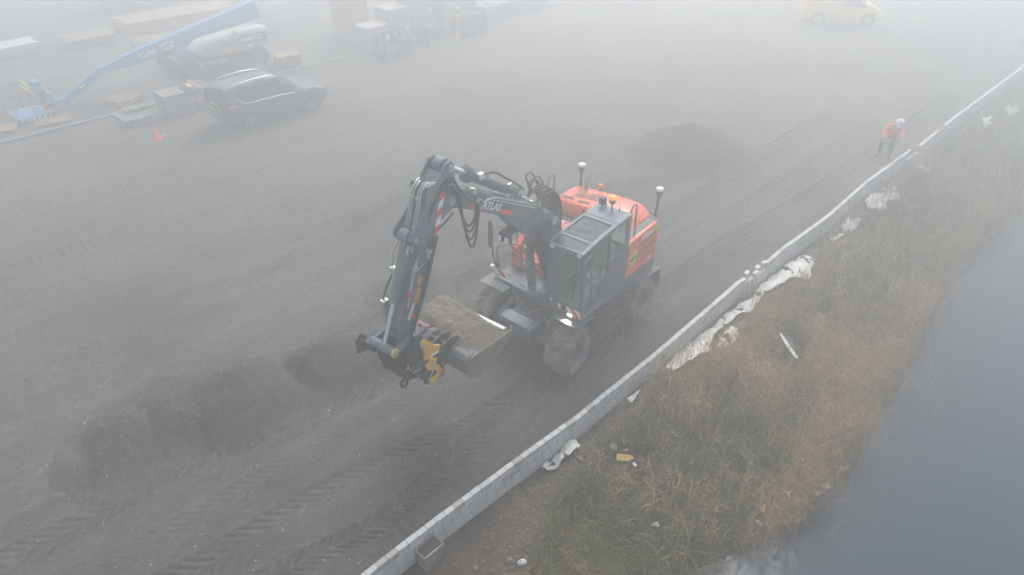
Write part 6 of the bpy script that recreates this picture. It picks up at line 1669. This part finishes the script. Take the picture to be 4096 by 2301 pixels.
def capsule(x0, x1, y0, y1, z0, z1, taper):
    rings = []
    for f in np.linspace(0, 1, 13):
        x = x0 + (x1 - x0) * f
        e = math.sqrt(max(0.02, 1 - (1 - f / .22) ** 2)) if f < .22 else 1
        e2 = 1 - .25 * max(0, (f - .93) / .07)
        hh = (z1 - z0) * (taper + (1 - taper) * min(1, f / .6)); k = e * e2
        zc = z0 + hh / 2; w = (y1 - y0) / 2; yc = (y0 + y1) / 2
        P = [(-1, -.7), (-.85, -1), (.85, -1), (1, -.7), (1, .55), (.72, .92), (.45, 1), (-.45, 1), (-.72, .92), (-1, .55)]
        rings.append([(x, yc + a * w * (0.6 + .4 * k), zc + b * hh / 2 * k) for a, b in P])
    return rings
q = MB(); q.loft(capsule(-1.65, 1.95, -2.05, -1.05, 1.15, 2.05, .78), LG, True); cov = q.build("turntable_cover", None, LIFT)
q = MB(); q.box(-1.2, 1.9, -1.05, 1.05, .98, 1.12, BLACKM); q.bbox(.9, 2.1, -1.0, 1.0, 1.12, 1.75, .05, LG); q.bbox(-1.9, -.9, -.75, -.35, .92, 1.35, .04, LB); q.build("turntable", None, LIFT)
BLU = mat("logo_blue", (.05, .13, .40), .5); DKL = mat("logo_dark", (.10, .14, .12), .5)
def ltxt(s, loc, size, m, parent, rot=(rad(90), 0, 0), off=.006): return text(s, "lettering", m, parent, loc, rot, size, 0, off, .003, 'LEFT')
MB().box(.42, 1.72, -2.058, -2.052, 1.46, 1.80, BLU).build("logo_panel", None, cov)
ltxt("Collé", (.50, -2.064, 1.63), .26, WHITEP, cov, off=.012); ltxt("RENTAL", (1.16, -2.064, 1.70), .12, WHITEP, cov); ltxt("& SALES", (1.16, -2.064, 1.57), .12, WHITEP, cov)
MB().box(1.09, 1.11, -2.062, -2.058, 1.52, 1.76, SIGNY).build("logo_bar", None, cov)
ltxt("Genie", (-.42, -2.058, 1.62), .32, DKL, cov, off=.01)
MB().box(.80, 1.04, -2.060, -2.052, 1.24, 1.40, WHITEP).build("sticker", None, cov); MB().box(-.18, .35, -2.058, -2.052, 1.22, 1.29, SIGNY).build("sticker", None, cov)
q = MB(); q.lathe((.35, -1.95, 1.98), (0, -.5, .85), [(0, .11), (.02, .11), (.03, .09), (.031, 0)], 20, DKL); q.build("vent_cap", None, cov)
ltxt("Collé", (-1.55, -2.02, 1.60), .14, WHITEP, cov, rot=(rad(90), 0, rad(-22))); ltxt("Collé", (1.82, -2.06, 1.68), .12, BLU, cov)
q = MB()
for i in range(5): q.box(1.70 + .008 * i, 1.76 + .008 * i, -2.062, -2.056, 1.25 + i * .13, 1.32 + i * .13, BLACKP)
q.build("hazard_tape", None, cov)
chs = LIFT
MB().box(-.85, .35, -.975, -.962, .46, .78, BLU).build("logo_panel", None, LIFT); ltxt("Collé", (-.80, -.98, .62), .24, WHITEP, LIFT, off=.01); ltxt("RENTAL", (-.2, -.98, .69), .10, WHITEP, LIFT); ltxt("& SALES", (-.2, -.98, .58), .10, WHITEP, LIFT)
MB().box(-1.25, -.98, -.975, -.962, .50, .70, WHITEP).build("sticker", None, LIFT); MB().box(-1.25, -.98, -.975, -.962, .702, .78, SIGNY).build("sticker", None, LIFT)
# boom: base tube, jib, basket
def beam(p0, p1, h0, h1, w0, w1, m):
    p0, p1 = Vector(p0), Vector(p1); d = (p1 - p0).normalized(); n_ = Vector((-d.z, 0, d.x))
    q = MB(); q.loft([[p + n_ * a * h / 2 + Vector((0, b * w / 2, 0)) for a, b in ((-1, -1), (1, -1), (1, 1), (-1, 1))] for p, h, w in ((p0, h0, w0), (p1, h1, w1))], m, False); return q
LBL = mat("lift_blue_light", (0.10, 0.33, 0.60), 0.45)
q = beam((2.35, -.35, 2.45), (-4.1, -.35, 1.30), .80, .52, .42, .36, LB); lbm = q.build("boom", None, LIFT, bevel=.03)
q = beam((-4.0, -.35, 1.33), (-5.15, -.35, 1.12), .38, .30, .26, .24, LB); q.build("boom_extension", None, LIFT, bevel=.02)
q = beam((-5.05, -.35, 1.2), (-6.75, -.35, .30), .26, .24, .22, .20, LB); q.cyl((-5.1, -.5, 1.15), (-5.1, -.2, 1.15), .17, 16, LB); q.cyl((-6.7, -.5, .30), (-6.7, -.2, .30), .15, 16, LB); jb = q.build("jib", None, LIFT, bevel=.012)
q = MB(); q.tube([(-5.3, -.38, .88), (-6.5, -.38, .24)], .05, 8, LBL); q.tube([(-6.7, -.35, .32), (-7.3, -.35, .30)], .09, 8, LB); q.bbox(-7.45, -7.2, -.6, -.1, .2, .75, .02, LB); q.build("jib_cylinder", None, LIFT)
bsl = math.atan2(2.45 - 1.30, 6.45)
def bt(s, x, dz, size, m, sh=0):
    z = 1.30 + (x + 4.1) * math.tan(bsl) + dz
    return text(s, "lettering", m, lbm, (x, -.562, z), (rad(90), -bsl, 0), size, 0, .012, .003, 'LEFT')
o = bt("Collé", -3.45, -.02, .34, WHITEP); bt("RENTAL", -2.55, .08, .19, WHITEP); bt("& SALES", -2.55, -.12, .19, WHITEP)
o = text("Genie", "lettering", WHITEP, jb, (-6.1, -.47, .66), (rad(90), -rad(27.9), 0), .11, 0, .004, .002, 'LEFT')
MB().lathe((1.9, -.562, 2.62), (0, -1, 0), [(0, .05), (.01, .05), (.011, 0)], 14, SIGNY).build("sticker", None, lbm)
bk = MB(); bx0, bx1, by0, by1 = -8.75, -7.5, -1.25, .45
for z in (.12, .60, 1.12):
    bk.tube([(bx0, by0, z), (bx1, by0, z), (bx1, by1, z), (bx0, by1, z)], .022, 7, mat("basket_grey", (.16, .19, .23), .5), closed=True)
for (x, y) in ((bx0, by0), (bx1, by0), (bx1, by1), (bx0, by1), ((bx0 + bx1) / 2, by0), ((bx0 + bx1) / 2, by1)): bk.tube([(x, y, .1), (x, y, 1.12)], .02, 7, MATS["basket_grey"])
bk.box(bx0, bx1, by0, by1, .08, .11, LB); bk = bk.build("basket", None, LIFT)
MB().box(bx0, bx1, by0 - .02, by0, .05, .22, LB).build("toe_board", None, bk)
q = MB()
for i in range(6): q.prism([(bx0 + .05 + i * .2, .07), (bx0 + .13 + i * .2, .07), (bx0 + .19 + i * .2, .2), (bx0 + .11 + i * .2, .2)], by0 - .026, by0 - .022, "xz", WHITEP)
q.build("hazard_stripes", None, bk)
q = MB(); q.bbox(-7.75, -7.45, -.75, -.15, 1.0, 1.35, .03, LB); q.tube([(-7.85, -.8, 1.15), (-8.0, -.8, 1.35), (-8.0, -.1, 1.35), (-7.85, -.1, 1.15)], .03, 8, SIGNY); q.tube([(-7.85, -.85, .98), (-8.02, -.85, 1.12), (-8.02, -.3, 1.12), (-7.85, -.3, .98)], .03, 8, SIGNY); q.bbox(-7.6, -7.4, -.6, -.3, .3, 1.0, .02, BLACKM); q.build("control_console", None, bk)
MB().box(-7.75, -7.6, by0 - .01, by0 + .1, .35, .55, REDM).build("sticker", None, bk)
MB().tube([(bx0 + .1, by0 - .03, .6), (bx1 - .4, by0 - .03, .6)], .02, 6, WHITEP).build("rail_cover", None, bk)

# ---------------------------------------------------------------- wrapped pallet loads and stock beyond the kerb
WRAP = mat("blue_grey_wrap", (.26, .30, .36), .5, var=.1, scale=3); DWRAP = mat("dark_wrap", (.075, .085, .10), .6, var=.15); CARD = mat("card_top", (.46, .42, .36), .8)
def load(loc, size, label, m=WRAP, tags=(), top=CARD, rz=0):
    t = empty("pallet_load", loc, rz, label, "pallet load", "wrapped pallet loads beyond the kerb")
    L, W, H = size
    MB().bbox(-L/2, L/2, -W/2, W/2, .14, H, .03, m).build("wrapped_goods", None, t)
    MB().box(-L/2 + .02, L/2 - .02, -W/2 + .02, W/2 - .02, H, H + .03, top).build("top_board", None, t)
    q = MB()
    for y in (-W/2 + .05, 0, W/2 - .05): q.box(-L/2, L/2, y - .05, y + .05, 0, .138, OLDW)
    q.build("bearers", None, t)["kind"] = "stuff"
    for (x, z) in tags: MB().box(x - .09, x + .09, -W/2 - .012, -W/2 - .002, z - .10, z + .10, WHITEP).build("tag_card", None, t)
    return t
load((21.5, 31.2, 0), (1.4, 1.2, 1.15), "lowest wrapped load with a pale flat top, left of the group", tags=((.45, .55),))
load((23.0, 31.4, 0), (1.4, 1.3, 1.75), "wrapped load one step taller, second from the left", tags=((.40, .75),))
load((24.6, 31.6, 0), (1.5, 1.4, 3.2), "tallest wrapped load reaching the photo's top edge, behind the yellow post", tags=((.50, 1.35), (.45, 2.5)))
load((26.6, 31.5, 0), (1.5, 1.4, 2.9), "right-hand tall wrapped load past the yellow post", tags=((.35, 2.1),))
load((24.3, 30.0, 0), (1.0, .8, .75), "black low load in front of the tall wrapped loads", DWRAP, top=DWRAP)
load((28.2, 31.6, 0), (1.0, .9, 2.3), "dark narrow load right of the tall wrapped loads", DWRAP, top=DWRAP)
load((22.2, 34.2, 0), (1.6, 1.2, 2.5), "brown slatted load standing behind the lowest wrapped load", OLDW, top=OLDW)
# steel frame machine
fr = empty("frame_attachment", (21.4, 29.35, 0), rad(3), "dark steel frame attachment standing at the kerb before the lowest load", "frame")
q = MB()
for x in (-.8, .15): q.box(x - .07, x + .07, -.35, -.22, 0, 1.35, BLACKM); q.box(x - .07, x + .07, .2, .33, 0, 1.1, BLACKM)
q.box(-.87, .22, -.35, -.22, 1.25, 1.38, BLACKM); q.box(-.9, .95, -.45, .4, .05, .45, BLACKM); q.build("frame_body", None, fr, bevel=.01)
q = MB(); q.bbox(.2, .9, -.4, .35, .45, .80, .05, BLACKM); q.build("motor_box", None, fr)
for x in (-.7, .7): MB().cyl((x, -.52, .24), (x, -.46, .24), .24, 20, TYRE).build("wheel", None, fr)
# black rounded load with tarp
q = MB(); q.loft([[(-.85 + .0, y, 0), (-.9, y, .5), (-.75, y, .95), (-.3, y, 1.15), (.3, y, 1.12), (.75, y, .9), (.9, y, .45), (.85, y, 0)] for y in np.linspace(-.5, .5, 4)], mat("black_cover", (.03, .032, .036), .6, var=.3, bump=.03, bscale=5), True); o = q.build("covered_load", None); o.location = (26.7, 29.6, 0); tag(o, "black rounded tarpaulin-covered load right of the yellow post", "covered load")
po = empty("marker_post", (25.75, 29.45, 0), 0, "slim yellow post on a pale cone foot, standing before the tall loads", "post")
MB().lathe((0, 0, 0), (0, 0, 1), [(0, .17), (.03, .17), (.05, .14), (.45, .04), (.46, 0)], 20, mat("pale_cone", (.62, .42, .36), .6)).build("cone_foot", None, po)
MB().lathe((0, 0, .46), (0, 0, 1), [(0, .03), (.25, .06), (.75, .11), (.85, .10)], 18, YELL).build("yellow_sleeve", None, po)
MB().lathe((0, 0, 1.31), (0, 0, 1), [(0, .10), (.12, .09)], 18, BLACKP).build("dark_band", None, po)
MB().lathe((0, 0, 1.43), (0, 0, 1), [(0, .09), (.05, .12), (.15, .11), (.22, .05), (.23, 0)], 18, SIGNY).build("yellow_head", None, po)
# long bars
def bars(name, loc, rz, n, rows, L, sec_, gap_, m, label, cat):
    t = empty(name, loc, rz, label, cat, "long stock stacked on the far yard"); rr_ = random.Random(len(label)); me = None
    part_ = {"timber_stack": "plank", "pipe_stack": "pipe", "steel_stack": "beam"}[name]
    for k in range(rows):
        for i in range(n):
            if me is None: o = me = MB().box(-L/2, L/2, -sec_[0]/2, sec_[0]/2, 0, sec_[1], m).build(part_, None, t)
            else: o = me.copy(); link(o, t)
            o.location = (rr_.uniform(-.15, .15), (i - n/2) * (sec_[0] + gap_), .06 + k * (sec_[1] + .02))
    return t
SILV = mat("pale_pipe", (.62, .64, .66), .4, .2)
bars("pipe_stack", (6.9, 43.3, 0), rad(2), 7, 3, 4.6, (.16, .14), .06, SILV, "bright pale bars stacked at the photo's left edge", "bars")
bars("timber_stack", (11.4, 42.6, 0), rad(0), 6, 3, 2.3, (.2, .12), .08, OLDW, "short brown timber stack right of the pale bars", "timber")
bars("timber_stack", (16.4, 43.2, 0), rad(-3), 9, 5, 6.0, (.2, .11), .05, WOOD, "longest tan timber stack beyond the blue boom", "timber")
bars("timber_stack", (15.6, 40.2, 0), rad(-3), 5, 2, 5.5, (.2, .10), .08, OLDW, "low brown timber row just in front of the longest stack", "timber")
bars("steel_stack", (31.8, 31.6, 0), rad(1), 5, 4, 5.5, (.18, .18), .12, mat("grey_beam", (.22, .24, .26), .6), "grey steel beams lying beyond the tall wrapped loads", "beams")
WALLM = mat("grey_container", (.12, .14, .15), .7, var=.1)
def container(loc, size, rz, label, m=WALLM):
    t = empty("storage_container", loc, rz, label, "container", "containers deep in the fog"); L, W, H = size
    MB().box(-L/2, L/2, -W/2, W/2, 0, H, m).build("body", None, t)
    rib = MB().box(-.04, .04, -W/2 - .04, -W/2, .1, H - .1, m).build("side_rib", None, t); rib.location.x = -L/2 + .2
    for i in range(1, int(L / .35)): c = rib.copy(); c.location.x = -L/2 + .2 + i * .35; link(c, t)
    return t
container((5.5, 50.5, 0), (5.5, 2.4, 2.5), rad(5), "grey container fading into fog at the photo's top left corner")
container((17.8, 49.5, 0), (6.0, 2.4, 2.5), rad(0), "grey container fading into fog above the longest timber stack")

# ---------------------------------------------------------------- yellow van
VY = mat("van_yellow", (.80, .46, .05), .45, coat=.3)
VAN = empty("yellow_van", (42.62, 17.47, 0), rad(-54), "yellow panel van standing deep in the fog at the photo's top edge", "van")
def vsec(x, w, zb, zw, wr, zr): return (x, [(w * .95, zb), (w, zb + .2), (w, (zb + zw) / 2), (w * .98, zw), (wr + (w - wr) * .5, zw + (zr - zw) * .5), (wr, zr - .06), (wr * .85, zr), (.01, zr + .01)])
vs_ = [vsec(-.82, .84, .40, 1.0, .74, 1.78), vsec(-.70, .88, .30, 1.02, .76, 1.86), vsec(.6, .89, .28, 1.02, .76, 1.88), vsec(1.5, .89, .28, 1.0, .74, 1.82), vsec(1.95, .89, .28, .98, .72, 1.62), vsec(2.55, .88, .28, .98, .78, 1.14), vsec(2.95, .87, .28, .94, .74, 1.04), vsec(3.3, .80, .32, .78, .60, .86), vsec(3.48, .66, .38, .58, .5, .66)]
q = MB(); q.loft([[(x, y, z) for y, z in h] + [(x, -y, z) for y, z in reversed(h)] for x, h in vs_], VY, True); q.build("body", None, VAN)
for (x, y) in ((0, -1), (2.68, -1), (0, 1), (2.68, 1)):
    MB().cyl((x, y * .80, .36), (x, y * .90, .36), .38, 24, BLACKP).build("wheel_arch", None, VAN)
    w = MB().lathe((x, y * .68, .32), (0, y, 0), [(0, .2), (.03, .31), (.20, .32), (.23, .30), (.23, 0)], 28, TYRE).build("wheel", None, VAN)
    MB().lathe((x, y * .915, .32), (0, y, 0), [(0, .20), (.01, .18), (.015, 0)], 20, mat("van_hub", (.3, .3, .3), .5)).build("rim", None, w)
for s_ in (-1, 1):
    q = MB(); q.add([(1.18, s_ * .897, 1.04), (2.30, s_ * .893, 1.04), (1.85, s_ * .80, 1.60), (1.55, s_ * .775, 1.72), (1.18, s_ * .77, 1.74)], [(0, 1, 2, 3, 4)], CGL); q.build("side_window", None, VAN, fixn=False)
    MB().bbox(2.18, 2.30, *sorted((s_ * .90, s_ * 1.05)), 1.02, 1.20, .02, BLACKP).build("wing_mirror", None, VAN)
MB().add([(1.75, -.68, 1.765), (1.75, .68, 1.765), (2.50, .76, 1.19), (2.50, -.76, 1.19)], [(0, 1, 2, 3)], CGL).build("windscreen", None, VAN, fixn=False)
MB().box(1.02, 1.035, -.897, -.89, .35, 1.75, BLACKP).build("door_seam", None, VAN)

# ---------------------------------------------------------------- worker shovelling at the wall
SKIN = mat("skin", (.45, .27, .2), .6); HIVIS = mat("hivis_orange", (1.0, .20, .03), .7); REFL = mat("reflective_band", (.70, .71, .68), .4); NAVY = mat("navy_trousers", (.035, .045, .065), .85); GLOVE = mat("grey_glove", (.25, .25, .25), .8); BOOT = mat("dark_boot", (.03, .028, .026), .7)
def skin_mesh(name, joints, edges, radii, m, parent, root=0, sub=2):
    me = bpy.data.meshes.new(name); me.from_pydata(joints, edges, []); me.materials.append(m)
    o = bpy.data.objects.new(name, me); link(o, parent)
    md = o.modifiers.new("skin", 'SKIN'); md.use_smooth_shade = True
    for i, r_ in enumerate(radii):
        sv = me.skin_vertices[0].data[i]; sv.radius = r_ if isinstance(r_, tuple) else (r_, r_); sv.use_root = (i == root)
    s = o.modifiers.new("sub", 'SUBSURF'); s.levels = sub; s.render_levels = sub
    return o
# pose in world axes relative to the feet: facing along -x (towards the camera side) and bent forward over the shovel
PER = empty("person", (25.95, 7.0, 0), 0, "worker in orange high-visibility jacket and white helmet, bending to shovel beside the wall", "person")
J = dict(pel=(.10, .06, .88), sp1=(.04, .03, 1.02), chest=(-.10, -.05, 1.19), neck=(-.20, -.12, 1.32), head=(-.24, -.20, 1.42), crown=(-.25, -.23, 1.50),
         shL=(-.08, -.26, 1.22), elL=(-.16, -.40, 1.02), haL=(-.38, -.36, .92), shR=(-.17, .13, 1.24), elR=(-.36, .12, 1.00), haR=(-.50, .0, .76),
         hL=(.10, -.06, .85), kL=(.0, -.10, .48), aL=(.12, -.10, .10), tL=(-.06, -.13, .05), hR=(.12, .17, .85), kR=(.02, .22, .48), aR=(.10, .24, .10), tR=(-.08, .26, .05))
K = list(J); ix = {k: i for i, k in enumerate(K)}
E_ = [('pel', 'sp1'), ('sp1', 'chest'), ('chest', 'neck'), ('neck', 'head'), ('head', 'crown'), ('chest', 'shL'), ('shL', 'elL'), ('elL', 'haL'), ('chest', 'shR'), ('shR', 'elR'), ('elR', 'haR'), ('pel', 'hL'), ('hL', 'kL'), ('kL', 'aL'), ('aL', 'tL'), ('pel', 'hR'), ('hR', 'kR'), ('kR', 'aR'), ('aR', 'tR')]
Rr = dict(pel=.13, sp1=.155, chest=.185, neck=.055, head=.09, crown=.06, shL=.07, elL=.05, haL=.032, shR=.07, elR=.05, haR=.032, hL=.085, kL=.055, aL=.02, tL=.02, hR=.085, kR=.055, aR=.02, tR=.02)
skin_mesh("body", [J[k] for k in K], [(ix[a], ix[b]) for a, b in E_], [Rr[k] for k in K], SKIN, PER)
def sub_skin(name, keys, m, grow, ends=None):
    ks_ = list(keys); ii = {k: i for i, k in enumerate(ks_)}; P = [Vector(J[k]) for k in ks_]
    if ends:
        for k, (a, b, f) in ends.items(): P[ii[k]] = Vector(J[a]).lerp(Vector(J[b]), f)
    return skin_mesh(name, [tuple(p) for p in P], [(ii[a], ii[b]) for a, b in E_ if a in ii and b in ii], [Rr[k] + grow for k in ks_], m, PER)
jk = sub_skin("jacket", ['pel', 'sp1', 'chest', 'neck', 'shL', 'elL', 'haL', 'shR', 'elR', 'haR'], HIVIS, .040, {'neck': ('chest', 'neck', .45), 'haL': ('elL', 'haL', .82), 'haR': ('elR', 'haR', .82)})
sub_skin("trousers", ['pel', 'hL', 'kL', 'aL', 'hR', 'kR', 'aR'], NAVY, .030)
for a, b in (('aL', 'tL'), ('aR', 'tR')):
    skin_mesh("boot", [J[a], tuple((Vector(J[a]) + Vector((.02, 0, -.05)))), J[b]], [(0, 1), (1, 2)], [.065, .06, .055], BOOT, PER)
def band(a, b, f, r_, w=.018, name="reflective_band"):
    A_, B_ = Vector(J[a]), Vector(J[b]); p = A_.lerp(B_, f); d = (B_ - A_).normalized()
    MB().tube([p - d * w, p + d * w], r_, 18, REFL, caps=False).build(name, None, jk)
band('elR', 'haR', .30, .078); band('shR', 'elR', .45, .092); band('elL', 'haL', .4, .078); band('shL', 'elL', .5, .092); band('pel', 'sp1', .55, .165, .028)
hd = Vector(J['head']); fdir = (Vector((-.75, -.15, -.45))).normalized(); updir = (Vector(J['crown']) - Vector(J['neck'])).normalized(); sdv = updir.cross(fdir).normalized()
q = MB(); q.lathe(hd + updir * .045, updir, [(-.02, .150), (.0, .138), (.03, .135), (.08, .118), (.115, .08), (.13, .03), (.132, 0)], 24, WHITEP)
vz = [hd + updir * .03 + fdir * .12 + sdv * s_ * .09 for s_ in (-1, 1)] + [hd + updir * .02 + fdir * .20 + sdv * s_ * .05 for s_ in (1, -1)]
q.add(vz + [v + updir * .012 for v in vz], [(0, 1, 2, 3), (7, 6, 5, 4), (0, 4, 5, 1), (1, 5, 6, 2), (2, 6, 7, 3), (3, 7, 4, 0)], WHITEP)
hel = q.build("helmet", None, PER); MB().lathe(hd + updir * .10 + fdir * .118, fdir + updir * .5, [(0, .022), (.004, .0)], 8, BLACKP).build("badge", None, hel)
q = MB(); f0 = hd + fdir * .088
q.tube([f0 + updir * .005, f0 + updir * -.03 + fdir * .025], [.008, .016], 6, SKIN)
for s_ in (-1, 1): q.lathe(f0 + sdv * s_ * .03 + updir * .008 - fdir * .004, fdir, [(0, .009), (.006, .006), (.007, 0)], 8, BLACKP); q.lathe(hd + sdv * s_ * .088 - updir * .01, sdv * s_, [(0, .025), (.012, .02), (.013, 0)], 10, SKIN)
q.tube([f0 - updir * .055 - sdv * .02, f0 - updir * .055 + sdv * .02], .006, 6, mat("lips", (.35, .13, .1), .6)); q.build("face", None, PER)
A_, B_ = Vector((-.22, -.52, 1.06)), Vector((-.72, .12, .30))     # shovel shaft ends in person space
A_ = Vector(J['haL']) + (Vector(J['haL']) - Vector(J['haR'])).normalized() * .10; dsh = (Vector(J['haR']) - Vector(J['haL'])).normalized()
for hk in ('haL', 'haR'):
    h_ = Vector(J[hk]); el = Vector(J['el' + hk[2]]); fw = (h_ - el).normalized(); up_ = dsh.cross(fw).normalized(); q = MB()
    q.loft([[h_ - fw * .05 + dsh * a * .036 + up_ * b * .018 for a, b in ((-1, -1), (1, -1), (1, 1), (-1, 1))], [h_ + fw * .015 + dsh * a * .042 + up_ * b * .016 + up_ * .02 for a, b in ((-1, -1), (1, -1), (1, 1), (-1, 1))]], GLOVE, True)
    for i, ln in enumerate((.9, 1.0, .95, .78)):
        o_ = dsh * (-.031 + i * .0207); b0 = h_ + fw * .012 + up_ * .022 + o_
        q.tube([b0, b0 + fw * .030 * ln + up_ * .004, b0 + fw * .040 * ln - up_ * .024, b0 + fw * .018 - up_ * .046 * ln, b0 - fw * .002 - up_ * .040], [.0105, .010, .0095, .009, .007], 7, GLOVE)
    b0 = h_ - fw * .03 - dsh * .036; q.tube([b0, b0 + fw * .02 - dsh * .012 - up_ * .015, b0 + fw * .045 - up_ * .030, b0 + fw * .055 + dsh * .01 - up_ * .036], [.013, .012, .011, .008], 7, GLOVE)
    q.build("glove", None, PER)
shv = empty("shovel", (25.95, 7.0, 0), 0, "long-handled shovel held by the worker, its blade at the wall's foot", "shovel")
g1 = Vector(J['haL']) - dsh * .12; g2 = Vector((-.86, -.22, .10))
HR = Vector(J['haR']); 
MB().tube([g1, Vector(J['haL']) + Vector((-.01, 0, -.01)), HR + Vector((-.015, 0, -.012)), HR.lerp(g2, .5), g2], .016, 8, MATS["hickory"]).build("handle", None, shv)
bd = (g2 - HR).normalized(); bs = Vector((.3, -1, 0)).normalized(); bs = (bs - bd * bs.dot(bd)).normalized(); bn = bd.cross(bs)
q = MB(); c_ = g2
R0 = [c_ + bs * a * .06 + bn * abs(a) * .015 for a in (-1, -.5, 0, .5, 1)]; R1 = [c_ + bd * .10 + bs * a * .12 + bn * abs(a) * .03 for a in (-1, -.5, 0, .5, 1)]; R2 = [c_ + bd * .26 + bs * a * .11 + bn * abs(a) * .025 for a in (-1, -.5, 0, .5, 1)]; R3 = [c_ + bd * .31 + bs * a * .06 for a in (-1, -.5, 0, .5, 1)]
for Rr_ in (R0, R1, R2, R3):
    for v in Rr_: v.z = max(v.z, .03)
vs = R0 + R1 + R2 + R3; fs = [(r * 5 + j, r * 5 + j + 1, r * 5 + 6 + j, r * 5 + 5 + j) for r in range(3) for j in range(4)]
ob = q.add(vs, fs, mat("shovel_steel", (.42, .42, .41), .45, .6)).build("blade", None, shv); md = ob.modifiers.new("thickness", 'SOLIDIFY'); md.thickness = .004
# small red and blue markers on the far wall
for (s_, c, lab) in ((29.6, REDM, "small red cloth marker on top of the far wall"), (29.9, BLU, "small blue cloth marker beside the red one on the far wall")):
    o = MB().bbox(-.09, .09, -.05, .05, 0, .05, .015, c).build("cloth_marker", None); o.location = (s_, float(wall_t(s_)) - .01, TOP - .002); o.rotation_euler = (0, 0, .2); tag(o, lab, "marker")
